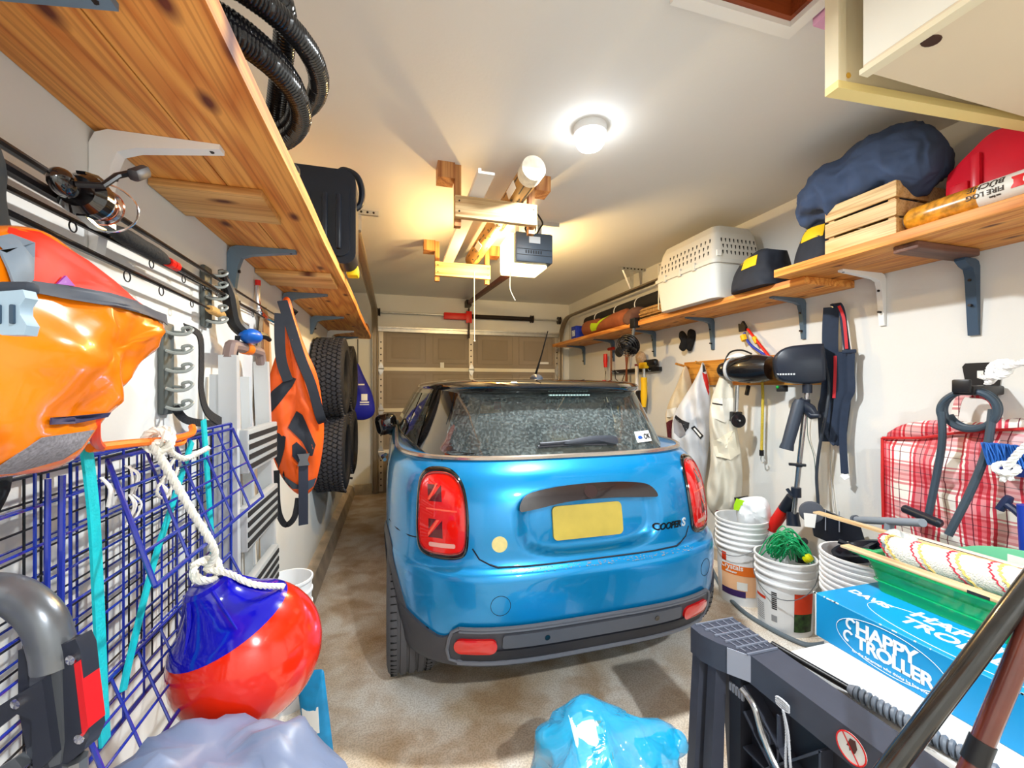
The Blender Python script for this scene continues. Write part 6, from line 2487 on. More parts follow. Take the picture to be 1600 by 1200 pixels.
# ------------------------------------------------------------------ peg board with coats
t = thing('peg_rail', 'long pine board screwed to the right wall behind the motors', 'rail', (2.44, 2.5, 1.37))
obj('board', B().rbox((2.43, 1.86, 1.375), (2.4545, 3.08, 1.575), 0.003), wood('rail_pine', (222, 160, 66), (190, 120, 38), 'Y', ring=16), t)
for y in (3.02, 2.78, 2.45):
    obj('peg', B().tube([(2.43, y, 1.53), (2.30, y, 1.56)], 0.010, 8), wood('rail_pine', (222, 160, 66), (190, 120, 38), 'Y', ring=16), t)
CN = Vector((-0.70, -0.714, 0))


def coat(name, label, cat, P0, ol, m, thick=0.05, seed=0, fold=None, amp=0.014, fs=9, n=CN):
    t = thing(name, label, cat, (P0.x, P0.y, 0.6))
    b = B()
    hang(b, ol, P0, n, thick, amp, fs, seed, rings=14, power=0.5, fold=fold or (lambda x, y: 0.020 * math.sin(48 * x + 10 * y) + 0.03 * (0.5 - abs(nz((x, y * 0.5, 0), 12, seed)))), back=0.4)
    obj('garment', b, m, t, sharp=80)
    return t, bvh_of(b)


def coat_dec(t, tree, name, P0, ol, m, off=0.004, n=CN):
    b = B()
    P1 = P0 + n * 0.04
    decal(b, [onp(p[0], p[1], P1, n) for p in ol], tree, -n, off, 4)
    return obj(name, b, m, t)


P0 = Vector((2.37, 2.99, 1.2))
t, tc_ = coat('beige_jacket', 'beige jacket at the far end of the peg rail', 'jacket', P0, [(1070, 572), (1076, 580), (1082, 610), (1080, 650), (1072, 720), (1058, 735), (1046, 700), (1040, 655), (1044, 632), (1056, 605), (1064, 585)],
               mat('jacket_beige', (206, 190, 160), 0.85, var=0.1, scale=12), 0.05, 1)
coat_dec(t, tc_, 'plaid_lining', P0, [(1038, 660), (1052, 655), (1060, 680), (1068, 700), (1050, 705), (1040, 690)], mat('lining_maroon', (88, 26, 34), 0.8, var=0.5, scale=60), 0.01)
coat_dec(t, tc_, 'cuff', P0, [(1041, 640), (1058, 636), (1056, 652), (1041, 652)], mat('cuff_white', (226, 224, 216), 0.8), 0.006)
P0 = Vector((2.31, 2.76, 1.1))
t, tc_ = coat('grey_jacket', 'light grey jacket with black pocket zip and red collar on the peg rail', 'jacket', P0,
               [(1098, 566), (1104, 580), (1109, 605), (1110, 640), (1108, 690), (1104, 730), (1098, 760), (1080, 745), (1058, 708), (1050, 690), (1052, 652), (1066, 625), (1082, 600), (1092, 580)],
               mat('jacket_grey', (206, 208, 212), 0.7, var=0.06, scale=8), 0.06, 4)
zipm = mat('zip_black', (34, 34, 38), 0.6)
coat_dec(t, tc_, 'red_collar', P0, [(1097, 582), (1104, 584), (1109, 606), (1107, 618), (1103, 606), (1099, 592)], mat('collar_red', (196, 28, 26), 0.6), 0.006)
coat_dec(t, tc_, 'collar_loop', P0, [(1097, 564), (1101, 564), (1103, 580), (1098, 582)], zipm, 0.006)
coat_dec(t, tc_, 'zip', P0, [(1052, 647), (1066, 655), (1078, 660), (1077, 668), (1072, 674), (1071, 664), (1062, 660), (1051, 652)], zipm, 0.006)
coat_dec(t, tc_, 'black_panel', P0, [(1051, 652), (1070, 662), (1072, 678), (1062, 684), (1053, 676)], mat('panel_grey', (150, 150, 156), 0.7), 0.004)
pk_ = coat_dec(t, tc_, 'pocket_patch', P0, [(1080, 668), (1085, 665), (1100, 680), (1095, 686)], zipm, 0.006)
coat_dec(t, tc_, 'pocket_stripe', P0, [(1083.5, 669.5), (1085.5, 668.5), (1096.5, 680), (1094.5, 682)], label_m, 0.010)
P0 = Vector((2.30, 2.42, 1.0))
t, tc_ = coat('chest_waders', 'pale khaki chest waders hanging to the floor by the buckets', 'waders', P0,
               [(1128, 582), (1138, 582), (1146, 605), (1149, 640), (1153, 680), (1158, 710), (1160, 750), (1155, 800), (1146, 815), (1138, 818), (1126, 812), (1116, 806), (1106, 790), (1104, 760), (1110, 720), (1108, 660), (1110, 630), (1118, 605)],
               mat('wader_khaki', (214, 208, 192), 0.8, var=0.08, scale=7), 0.06, 9, fold=lambda x, y: 0.022 * math.sin(60 * x + 6 * math.sin(5 * y)) + 0.04 * (0.5 - abs(nz((x, y * 0.6, 0), 10, 3))), n=Vector((-0.62, -0.785, 0)))
n2 = Vector((-0.62, -0.785, 0))
coat_dec(t, tc_, 'chest_pocket', P0, [(1110, 622), (1146, 622), (1146, 650), (1132, 660), (1112, 652)], mat('wader_light', (232, 228, 216), 0.8), 0.008, n2)
coat_dec(t, tc_, 'zip', P0, [(1113, 629), (1128, 631), (1128, 633), (1113, 631)], zipm, 0.012, n2)
coat_dec(t, tc_, 'folded_leg', P0, [(1112, 690), (1150, 668), (1157, 708), (1140, 716), (1118, 712)], mat('wader_cream', (226, 218, 196), 0.8), 0.014, n2)
b = B()
hang(b, [(1118, 800), (1126, 802), (1134, 830), (1140, 850), (1138, 862), (1130, 862), (1122, 840)], Vector((2.28, 2.40, 0.5)), n2, 0.035, 0.008, 14, 2)
obj('boot', b, mat('boot_maroon', (104, 26, 36), 0.6), t)
b = B()
hang(b, [(1140, 850), (1146, 850), (1152, 880), (1150, 930), (1130, 935), (1126, 890), (1132, 862)], Vector((2.28, 2.40, 0.5)), n2, 0.035, 0.008, 14, 5)
obj('boot', b, mat('boot_maroon', (104, 26, 36), 0.6), t)

# ------------------------------------------------------------------ outboard trolling motors on the rail
motb = mat('motor_black', (20, 21, 25), 0.25, coat=0.4)
steel = mat('polished_shaft', (190, 190, 192), 0.18, metal=0.9)
# first: round-nosed motor lying along the rail
c0, c1 = at(1140, 578, X=2.25), at(1205, 575, X=2.30)
t = thing('trolling_motor', 'black torpedo-shaped trolling motor hung on the pine rail', 'motor', (c0.x, c0.y, 0.9))
ax_ = (c1 - c0)
M = frame(c0, ax_.cross(UP), UP)
Lm = ax_.length
M = Matrix.Translation(c0) @ ax_.to_track_quat('Z', 'Y').to_matrix().to_4x4()
obj('motor_housing', B().lathe([(0.0, -0.03), (0.05, -0.025), (0.075, 0.02), (0.09, 0.09), (0.095, Lm * 0.5), (0.09, Lm * 0.8), (0.075, Lm), (0.0, Lm + 0.01)], 28, M), motb, t)
obj('nose_cap', B().lathe([(0.0, -0.085), (0.03, -0.08), (0.05, -0.06), (0.056, -0.03), (0.05, 0.0), (0.0, 0.0)], 24, M), motb, t)
obj('pale_collar', B().lathe([(0.058, 0.0), (0.075, 0.005), (0.082, 0.03), (0.06, 0.035)], 24, M, caps=False), mat('collar_silver', (200, 206, 212), 0.3), t)
b = B().prism(spline2([(0.0, 0.05), (0.08, 0.08), (0.14, 0.06), (0.17, 0.02), (0.13, 0.04), (0.07, 0.055)], 4), 0.012, frame(c0 + Vector((-0.02, 0, 0.03)), ax_, UP))
obj('white_fin', b, label_m, t)
b = B().tube(spline([c0 + Vector((-0.03, 0.02, 0.04)), c0 + Vector((0, 0, 0.12)), c0 + ax_ * 0.3 + UP * 0.13, c0 + ax_ * 0.55 + UP * 0.10], 6), 0.006, 6)
b.tube(spline([c0 + Vector((-0.06, 0, -0.03)), c0 + Vector((-0.07, -0.07, 0.02)), c0 + ax_ * 0.45 + Vector((-0.08, -0.05, 0.07)), c0 + ax_ * 0.7 + Vector((-0.03, 0, 0.08))], 6), 0.004, 6)
obj('cable', b, mat('black_rubber', (22, 22, 24), 0.6), t, stuff=True)
tm_ = bvh_of(B().lathe([(0.0, -0.03), (0.05, -0.025), (0.075, 0.02), (0.09, 0.09), (0.095, Lm * 0.5), (0.09, Lm * 0.8), (0.075, Lm), (0.0, Lm + 0.01)], 28, M))
vd = (c0.lerp(c1, 0.6) - Vector((0, 0, CAM_H))).normalized()
s0 = at(1152, 602, X=2.27)
s1 = at(1150, 652, X=2.27)
obj('shaft', B().tube([s0, s1], 0.014, 10), steel, t)
obj('lower_clamp', B().rbox((-0.03, -0.03, -0.03), (0.03, 0.03, 0.04), 0.008, Matrix.Translation(s1)), motb, t)
M2 = frame(at(1154, 657, X=2.25), Vector((CR)), UP)
pr_ = obj('round_disc', B().lathe([(0.0, 0.012), (0.012, 0.014), (0.014, 0.006), (0.047, 0.004), (0.05, 0.0), (0.047, -0.01), (0, -0.01)], 28, M2), motb, t)
obj('hub', B().lathe([(0.006, 0.013), (0.006, 0.017), (0, 0.018)], 12, M2), mat('hub_grey', (170, 170, 170), 0.4), pr_)
obj('plug', B().rbox((-0.012, -0.01, -0.035), (0.012, 0.01, 0.035), 0.005, Matrix.Translation(at(1168, 610, X=2.36)) @ rotm(0, 15, 0)), blk, t)
# second: boxy head with grip and long shaft
h0 = at(1250, 570, X=2.27)
t = thing('trolling_motor', 'electric outboard with boxy navy head, tiller grip and steel shaft', 'motor', (h0.x, h0.y, 0.5))
hn = Vector((-0.70, -0.714, 0))
hu = UP.cross(hn).normalized()
M = frame(h0, hu, UP)
I = M.inverted()
ol = [I @ onp(p[0], p[1], h0, hn) for p in [(1208, 565), (1212, 554), (1222, 546), (1240, 541), (1280, 538), (1285, 542), (1288, 560), (1289, 588), (1284, 597), (1262, 600), (1230, 598), (1213, 590)]]
navyp = mat('motor_navy', (30, 38, 52), 0.35)
b = B()
ring0 = spline2([(p.x, p.y) for p in ol], 4)
rr = []
cxx = sum(p[0] for p in ring0) / len(ring0)
czz = sum(p[1] for p in ring0) / len(ring0)
for k, zz in ((0.9, -0.085), (1.0, -0.07), (1.0, 0.045), (0.97, 0.065), (0.88, 0.075)):
    rr.append([Vector((cxx + (p[0] - cxx) * k, czz + (p[1] - czz) * k, zz)) for p in ring0])
b.rings(rr, True, True, True, M)
hd = obj('head', b, navyp, t, sharp=50)
th_ = bvh_of(b)
b = B()
for k in range(7):
    x_ = -0.05 + k * 0.013
    decal(b, [onp(1230, 586, h0 + hn * 0.07, hn) + hu * (x_ + dx_) + UP * dz_ for dx_, dz_ in ((0, 0), (0.009, 0), (0.009, 0.010), (0, 0.010))], th_, -hn, 0.002, 1)
obj('head_lettering', b, mat('letter_grey', (190, 194, 198), 0.5), hd, stuff=True)
S0, S1 = at(1262, 600, X=2.27), at(1240, 806, X=2.27)
obj('shaft', B().tube([S0, S1], 0.0135, 12), steel, t)
for py, r, hgt in ((607, 0.024, 0.05), (628, 0.022, 0.035), (768, 0.026, 0.055), (726, 0.018, 0.012)):
    q = (py - 600) / 206
    c = S0.lerp(S1, q)
    obj('shaft_collar', B().lathe([(r, -hgt / 2), (r, hgt / 2)], 14, Matrix.Translation(c)), navyp, t)
g0, g1 = at(1250, 625, X=2.22), at(1229, 700, X=2.16)
obj('tiller_grip', B().tube([g0, g0.lerp(g1, 0.1), g0.lerp(g1, 0.9), g1, g1 + (g1 - g0) * 0.03], [0.024, 0.033, 0.031, 0.036, 0.036], 16), mat('grip_navy', (44, 56, 72), 0.5), t)
obj('tiller_joint', B().tube([at(1248, 626, X=2.23), at(1266, 640, X=2.25), at(1274, 650, X=2.26)], [0.026, 0.03, 0.02], 12), navyp, t)
obj('clamp_screw', B().tube([at(1262, 640, X=2.25), at(1270, 650, X=2.25), at(1281, 650, X=2.25)], [0.03, 0.022, 0.010], 10), navyp, t)
obj('clamp_lever', B().rbox((-0.04, -0.008, -0.010), (0.045, 0.008, 0.010), 0.004, frame(at(1245, 726, X=2.25), hu, UP)), navyp, t)
obj('clamp_lever', B().tube([at(1230, 764, X=2.25), at(1236, 772, X=2.25), at(1246, 775, X=2.26)], 0.010, 8), navyp, t)
obj('motor_pod', B().tube([at(1238, 800, X=2.28), at(1240, 822, X=2.27)], [0.032, 0.036], 14), navyp, t)
obj('switch_box', B().rbox((-0.03, -0.02, -0.02), (0.03, 0.02, 0.02), 0.005, frame(at(1222, 607, X=2.33), hu, UP)), blk, t)
obj('green_light', B().ball(at(1215, 605, X=2.30), 0.010, 10, 8), mat('led_green', (20, 170, 60), 0.3), t)
cbm = mat('cable_slate', (48, 56, 66), 0.5)
b = B().tube(spline([at(1288, 560, X=2.38), at(1295, 600, X=2.38), at(1292, 640, X=2.36), at(1282, 690, X=2.34), at(1276, 740, X=2.34), at(1278, 780, X=2.34), at(1279, 812, X=2.33)], 6), 0.008, 8)
obj('power_cable', b, cbm, t)
b = B().tube(spline([at(1262, 640, X=2.42), at(1262, 680, X=2.43), at(1272, 715, X=2.43), at(1275, 760, X=2.43)], 6), 0.0022, 5)
obj('thin_cord', b, mat('cord_green_grey', (96, 112, 104), 0.6), t)
b = B().tube(spline([at(1297, 690, X=2.44), at(1298, 740, X=2.44), at(1304, 800, X=2.44)], 6), 0.002, 5)
obj('thin_cord', b, mat('cord_grey', (170, 172, 172), 0.6), t)

# bungee cords and cutters over the rail
t = thing('cable_cutters', 'bolt cutters with blue and red handles over the pine rail', 'cutters', at(1180, 550, X=2.42))
obj('jaw', B().prism([(-0.03, 0.0), (-0.035, 0.06), (-0.015, 0.05), (0.0, 0.075), (0.03, 0.03), (0.02, 0.0)], 0.02, frame(at(1163, 518, X=2.41), Vector((0, -1, 0)), UP)), blk, t)
obj('blue_handle', B().tube(spline([at(1163, 520, X=2.41), at(1172, 538, X=2.40), at(1200, 558, X=2.38)], 5), 0.009, 8), mat('handle_blue', (30, 62, 176), 0.4), t)
obj('red_handle', B().tube([at(1168, 514, X=2.41), at(1204, 560, X=2.38)], 0.009, 8), red_m, t)
obj('yellow_grip', B().tube([at(1161, 524, X=2.40), at(1164, 532, X=2.40)], 0.022, 8), bagyel, t)
obj('yellow_grip', B().tube([at(1178, 527, X=2.40), at(1183, 536, X=2.40)], 0.015, 8), bagyel, t)
obj('orange_knot', B().ball(at(1205, 561, X=2.36), (0.03, 0.035, 0.02), 10, 8), mat('hook_orange', (244, 120, 16), 0.4), t)
t = thing('yellow_bungee', 'yellow bungee cord with black hook hanging from the rail', 'bungee', at(1191, 720, X=2.40))
obj('cord', B().tube([at(1191, 598, X=2.40), at(1192, 620, X=2.40), at(1190, 704, X=2.40)], 0.009, 8), mat('bungee_yellow', (206, 180, 60), 0.7, var=0.2, scale=120), t)
obj('hook_sleeve', B().tube([at(1190, 703, X=2.40), at(1190, 712, X=2.40)], 0.014, 8), blk, t)
obj('hook', B().tube(spline([at(1190, 711, X=2.40), at(1189, 717, X=2.40), at(1191, 723, X=2.40), at(1195, 721, X=2.40), at(1194, 717, X=2.40)], 4), 0.004, 6), galv, t)

# straps of a buoyancy vest
t = thing('strap_harness', 'navy webbing harness with red piping hanging on the right wall', 'harness', at(1310, 740, X=2.41))
nav = mat('harness_navy', (32, 46, 68), 0.75, var=0.08, scale=40)
SD = Vector((0.45, -0.89, 0))
for pts, w_ in (([(1299, 480), (1297, 520), (1297, 580), (1294, 620), (1290, 640), (1292, 690)], 0.075), ([(1300, 478), (1310, 476), (1316, 490), (1320, 520), (1324, 548)], 0.030),
                ([(1318, 550), (1316, 580), (1316, 625), (1312, 660), (1308, 692)], 0.075), ([(1330, 552), (1329, 580), (1330, 610), (1322, 630), (1317, 680), (1320, 740)], 0.034),
                ([(1286, 630), (1290, 670), (1300, 690), (1308, 694), (1316, 675)], 0.022), ([(1303, 620), (1300, 660), (1296, 675)], 0.05)):
    b = B().ribbon(spline([at(p[0], p[1], X=2.405 - 0.012 * (w_ < 0.05)) for p in pts], 5), w_, 0.006, SD)
    obj('strap', b, nav, t)
rp = mat('piping_red', (196, 36, 48), 0.6)
for pts in ([(1311, 478), (1318, 496), (1321, 520), (1323, 545)], [(1305, 556), (1305, 580), (1304, 605), (1303, 622)]):
    obj('red_piping', B().ribbon(spline([at(p[0], p[1], X=2.385) for p in pts], 5), 0.014, 0.004, SD), rp, t)
obj('buckle', B().rbox((-0.03, -0.01, -0.012), (0.03, 0.01, 0.012), 0.004, frame(at(1327, 549, X=2.39), SD, UP)), nav, t)
obj('end_clip', B().ribbon([at(1317, 741, X=2.39), at(1324, 748, X=2.39)], 0.03, 0.003, SD), chrome, t)
b = B().tube([(2.40, at(1303, 480, X=2.41).y, at(1303, 479, X=2.41).z), (2.4545, at(1303, 480, X=2.41).y, at(1303, 479, X=2.41).z)], 0.006, 6)
obj('wall_hook', b, galv, t)
for px in (1374, 1382):
    pass
b = B().tube([at(1378, 450, X=2.45), at(1377, 505, X=2.45)], 0.003, 5)
tag(obj('ball_chain', b, dark_metal), 'thin dark chain hanging beneath the white bracket', 'chain')

# ------------------------------------------------------------------ plaid bag on the right wall


def plaid():
    m = bpy.data.materials.new('plaid_fabric')
    m.use_nodes = True
    nt = m.node_tree
    p = nt.nodes['Principled BSDF']
    p.inputs['Roughness'].default_value = 0.5
    tc = nt.nodes.new('ShaderNodeTexCoord')
    sx = nt.nodes.new('ShaderNodeSeparateXYZ')
    nt.links.new(tc.outputs['Object'], sx.inputs[0])
    outs = []
    for ax_, fq in (('Y', 5.6), ('Z', 5.6)):
        mu = nt.nodes.new('ShaderNodeMath')
        mu.operation = 'MULTIPLY'
        mu.inputs[1].default_value = fq
        nt.links.new(sx.outputs[ax_], mu.inputs[0])
        fr = nt.nodes.new('ShaderNodeMath')
        fr.operation = 'FRACT'
        nt.links.new(mu.outputs[0], fr.inputs[0])
        r = nt.nodes.new('ShaderNodeValToRGB')
        r.color_ramp.interpolation = 'CONSTANT'
        wh, pk, rd, dk = (0.95, 0.92, 0.88, 1), (0.82, 0.30, 0.34, 1), (0.66, 0.05, 0.09, 1), (0.18, 0.03, 0.06, 1)
        stops = [(0, wh), (0.10, dk), (0.12, wh), (0.26, rd), (0.32, wh), (0.36, rd), (0.42, pk), (0.50, rd), (0.56, pk), (0.62, dk), (0.64, pk), (0.74, rd), (0.80, wh), (0.84, rd), (0.88, wh)]
        el = r.color_ramp.elements
        el[0].position, el[0].color = stops[0]
        el[1].position, el[1].color = stops[1]
        for q, c in stops[2:]:
            e = el.new(q)
            e.color = c
        nt.links.new(fr.outputs[0], r.inputs[0])
        outs.append(r)
    mx = nt.nodes.new('ShaderNodeMixRGB')
    mx.blend_type = 'MULTIPLY'
    mx.inputs[0].default_value = 0.75
    nt.links.new(outs[0].outputs[0], mx.inputs[1])
    nt.links.new(outs[1].outputs[0], mx.inputs[2])
    nt.links.new(mx.outputs[0], p.inputs['Base Color'])
    return m


plaid_m = plaid()
t = thing('plaid_bag', 'red and white plaid storage bag hanging behind the cable lock', 'bag', (2.36, 1.2, 0.5))
b = B()
PB0 = Vector((2.36, 1.25, 0.9))
hang(b, [(1379, 684), (1379, 750), (1381, 832), (1450, 870), (1540, 880), (1660, 890), (1690, 760), (1680, 670), (1600, 668), (1500, 672), (1440, 682)], PB0, (-1, 0, 0), 0.06, 0.018, 6, 3, sm=0, rings=12,
     fold=lambda x, y: 0.012 * math.sin(30 * x + 12 * y), back=0.6)
# refine outline density for a straight-edged bag
obj('bag_body', b, plaid_m, t, sharp=70)
b = B()
hang(b, [(1385, 684), (1400, 668), (1425, 660), (1470, 656), (1540, 660), (1620, 650), (1660, 668), (1560, 684), (1460, 688)], PB0 + Vector((0.05, 0, 0)), (-1, 0, 0), 0.03, 0.01, 8, 5, sm=2, back=0.8)
obj('bag_top', b, plaid_m, t, sharp=70)
pip = mat('piping_scarlet', (200, 36, 36), 0.5)
obj('piping', B().tube([at(*p, X=2.335) for p in ((1379, 684), (1379, 750), (1381, 832))], 0.007, 6), pip, t)
obj('piping', B().tube(spline([at(*p, X=2.325) for p in ((1379, 684), (1440, 684), (1500, 676), (1600, 670))], 4), 0.006, 6), pip, t)
for pts in ([(1490, 660), (1496, 630), (1502, 618), (1508, 616)], [(1508, 616), (1545, 622), (1560, 650), (1566, 690)]):
    obj('carry_strap', B().ribbon(spline([at(p[0], p[1], X=2.38) for p in pts], 4), 0.025, 0.004, (0, 1, 0.1)), plaid_m, t)

# wall plate, coiled cable lock
t = thing('wall_plate', 'black steel wall plate with hook above the plaid bag', 'hook', at(1535, 610, X=2.45))
c = at(1535, 592, X=2.45)
b = B().prism([(-0.065, 0.055), (-0.055, 0.07), (0.05, 0.07), (0.062, 0.055), (0.045, -0.08), (-0.045, -0.08)], 0.008, frame((2.4545, c.y, c.z), (0, -1, 0), UP))
pl_ = obj('plate', b, blk, t)
for px, py in ((1532, 585), (1532, 608)):
    obj('slot', B().box((-0.010, -0.016, 0), (0.010, 0.016, 0.002), frame(at(px, py, X=2.4455), (0, -1, 0), UP)), label_m, pl_)
hk_ = at(1507, 610, X=2.26)
obj('hook', B().rbox((2.25, hk_.y - 0.035, hk_.z - 0.02), (2.446, hk_.y + 0.035, hk_.z + 0.02), 0.008), blk, t)
obj('hook_lip', B().rbox((2.235, hk_.y - 0.03, hk_.z - 0.01), (2.25, hk_.y + 0.03, hk_.z + 0.045), 0.006), blk, t)
cab = mat('cable_slate_blue', (54, 70, 84), 0.45)
t = thing('cable_lock', 'thick slate-blue looped cable lock hanging from the wall plate', 'cable lock', at(1480, 825, X=2.34))
pts = []
for k in range(61):
    a = math.radians(200 - k * 12)
    q = k / 60
    pts.append(at(1512 + 10 * q + (44 - 4 * q) * math.cos(a), 641 - 2 * q - (28 + 3 * math.sin(3 * q)) * math.sin(a), X=2.262 + 0.05 * q))
obj('coil', B().tube(spline(pts, 2), 0.0125, 10), cab, t)
obj('cable_leg', B().tube(spline([pts[0] + Vector((0, 0, 0.02)), at(1472, 690, X=2.255), at(1462, 750, X=2.25), at(1449, 812, X=2.23)], 5), 0.0135, 10), cab, t)
obj('cable_leg', B().tube(spline([at(1551, 640, X=2.29), at(1542, 700, X=2.255), at(1520, 760, X=2.22), at(1482, 836, X=2.17)], 5), 0.0135, 10), cab, t)
obj('lock_bar', B().tube([at(1410, 793, X=2.23), at(1414, 795, X=2.23), at(1468, 818, X=2.19), at(1472, 820, X=2.19)], [0.010, 0.019, 0.019, 0.012], 12), mat('lock_navy', (28, 34, 46), 0.4), t)
t = thing('pipe_handle', 'grey plastic T-shaped pipe handle behind the wooden sticks', 'handle', at(1390, 830, X=2.2))
obj('crossbar', B().tube([at(1336, 812, X=2.25), at(1442, 817, X=2.1)], 0.017, 12), mat('pipe_grey', (142, 152, 164), 0.5), t)
p = at(1390, 818, X=2.17)
obj('stem', B().tube([p, Vector((2.21, 1.45, 0.10))], 0.018, 12), mat('pipe_grey', (142, 152, 164), 0.5), t)
obj('end_cap', B().tube([at(1335, 812, X=2.25), at(1339, 812, X=2.245)], 0.022, 12), mat('pipe_dark', (88, 96, 108), 0.5), t)
# white rope lines and the blue broom
t = thing('white_rope', 'white rope knotted in front of the black wall plate', 'rope', at(1560, 590, X=2.2))
rw = mat('rope_bright', (240, 240, 240), 0.7, var=0.1, scale=150)
k0 = at(1562, 577, X=2.25)
obj('rope_line', rope(B(), [k0, at(1600, 566, X=2.2), at(1660, 550, X=2.1), at(1720, 535, X=2.05)], 0.013, 0.05), rw, t)
b = B()
for k in range(3):
    rope(b, [k0 + Vector((0.01 * math.sin(a + k), 0.03 * math.cos(a + k * 1.1), 0.03 * math.sin(a + k * 0.7))) for a in [j * 0.33 for j in range(20)]], 0.011, 0.045)
obj('knot', b, rw, t)
obj('rope_end', rope(B(), [k0, at(1545, 590, X=2.27), at(1532, 588, X=2.28)], 0.010, 0.04), rw, t)
obj('rope_end', rope(B(), [k0, at(1550, 596, X=2.27), at(1540, 598, X=2.28)], 0.010, 0.04), rw, t)
t = thing('broom', 'blue-bristled broom with white rope knot at the right edge', 'broom', at(1580, 740, X=2.12))
bc_ = at(1580, 722, X=2.24)
b = B()
random.seed(4)
for k in range(260):
    a = bc_ + Vector((random.uniform(-0.02, 0.02), random.uniform(-0.10, 0.06), 0.0))
    b.tube([a + Vector((0, 0, -0.02)), a + Vector((random.uniform(-.01, .01), random.uniform(0, 0.03), 0.065))], 0.0022, 4)
o = obj('bristles', b, mat('bristle_blue', (40, 110, 200), 0.6), t, stuff=True)
obj('broom_head', B().rbox((bc_.x - 0.025, bc_.y - 0.12, bc_.z - 0.05), (bc_.x + 0.025, bc_.y + 0.04, bc_.z - 0.015), 0.008), mat('broom_navy', (24, 50, 130), 0.5), t)
obj('broomstick', B().tube([bc_ + Vector((0, -0.06, -0.03)), Vector((bc_.x + 0.0, bc_.y - 0.10, 0.0))], 0.012, 10), mat('broom_stick', (24, 60, 170), 0.4), t)
obj('rope_wrap', rope(B(), [at(1572, 732, X=2.19), at(1585, 715, X=2.18), at(1605, 695, X=2.17), at(1660, 660, X=2.12)], 0.012, 0.05), rw, t)
b = B()
for k in range(2):
    rope(b, [at(1572, 732, X=2.19) + Vector((0.01 * math.sin(a), 0.028 * math.cos(a + k), 0.018 * math.sin(a + k))) for a in [j * 0.33 for j in range(20)]], 0.010, 0.045)
rope(b, [at(1570, 735, X=2.19), at(1567, 752, X=2.19)], 0.010, 0.04)
rope(b, [at(1575, 735, X=2.19), at(1580, 750, X=2.19)], 0.010, 0.04)
obj('knot', b, rw, t)
t = thing('paddle_handle', 'blue T-handled shaft standing at the right edge', 'handle', at(1590, 820, X=2.0))
p0_ = at(1572, 792, X=2.02)
obj('t_grip', B().tube([at(1562, 796, X=2.25), at(1574, 782, X=2.25), at(1578, 776, X=2.25)], [0.014, 0.016, 0.012], 10), mat('grip_dark_navy', (26, 40, 76), 0.5), t)
obj('neck', B().tube([at(1570, 786, X=2.25), at(1586, 797, X=2.24), at(1596, 806, X=2.23)], 0.013, 10), mat('grip_dark_navy', (26, 40, 76), 0.5), t)
q_ = at(1594, 800, X=2.23)
obj('shaft', B().tube([q_ + Vector((0, -0.02, 0.03)), Vector((q_.x + 0.02, q_.y - 0.05, 0.0))], 0.028, 12), mat('broom_stick', (24, 60, 170), 0.4), t)

# ------------------------------------------------------------------ buckets


def view_dir(c):
    d = Vector((c[0], c[1], 0))
    return d.normalized()


def bucket_dec(t, c, R, H, u0, u1, h0, h1, m, name='label', par=None, off=0.0016):
    """label panel on a bucket: u in degrees around from the camera side, h in fractions of height"""
    d = view_dir(c)
    b = B()
    rr = []
    for h in [lerp(h0, h1, k / 4) for k in range(5)]:
        row = []
        for k in range(13):
            a = math.radians(lerp(u0, u1, k / 12))
            n = (-d) * math.cos(a) + Vector((-d.y, d.x, 0)) * (-math.sin(a)) * -1 * -1
            r = lerp(R * 0.88, R * 0.95, h / 0.55) if h < 0.55 else R * 0.955
            row.append(Vector(c) + n * (r + off) + UP * (h * H))
        rr.append(row)
    b.rings(rr, False)
    return obj(name, b, m, par or t)


def bucket_text(t, c, R, H, u, h, txt, size, m, par=None):
    d = view_dir(c)
    right = Vector((d.y, -d.x, 0))

    def fn(v):
        a = math.radians(u) + v.x / R
        n = -d * math.cos(a) + right * math.sin(a)
        hh = h * H + v.y
        r = lerp(R * 0.88, R * 0.95, min(1, hh / H / 0.55)) + 0.003 + v.z
        return Vector(c) + n * r + UP * hh
    return obj('label_text', B().text(txt, size, None, 0.0005, fn=fn, offset=0.0006), m, par or t)


# fix sign convention: u > 0 is to the right as seen from the camera
def bucket_panel(t, c, R, u0, u1, z0, z1, H, m, name='label', off=0.0016):
    d = view_dir(c)
    right = Vector((d.y, -d.x, 0))
    rr = []
    for k in range(5):
        z = lerp(z0, z1, k / 4)
        row = []
        for j in range(13):
            a = math.radians(lerp(u0, u1, j / 12))
            r = lerp(R * 0.88, R * 0.95, min(1, z / H / 0.55)) + off
            row.append(Vector(c) + (-d * math.cos(a) + right * math.sin(a)) * r + UP * z)
        rr.append(row)
    return obj(name, B().rings(rr, False), m, t)


lab_or = mat('label_orange', (240, 116, 26), 0.5)
lab_pe = mat('label_peach', (250, 196, 150), 0.5)
lab_pu = mat('label_purple', (58, 34, 96), 0.5)
lab_rd = mat('label_red', (222, 60, 26), 0.5)
inkm = mat('ink_black', (40, 40, 44), 0.6)
cA = Vector((2.165, 2.19, 0))
HA = 0.52
tA = bucket(cA, 0.15, HA, 5, label='white bucket with orange crystals label, nearest the waders')
bucket_panel(tA, cA, 0.15, -52, 35, 0.06, 0.25, HA, lab_pe, off=0.001)
bucket_panel(tA, cA, 0.15, -52, 35, 0.19, 0.25, HA, lab_or, off=0.0018)
bucket_panel(tA, cA, 0.15, -52, 10, 0.055, 0.095, HA, lab_pu, off=0.0018)
bucket_panel(tA, cA, 0.15, -10, 14, 0.10, 0.15, HA, label_m, off=0.0022)
bucket_panel(tA, cA, 0.15, -50, -36, 0.262, 0.315, HA, lab_rd, 'logo_mark', off=0.001)
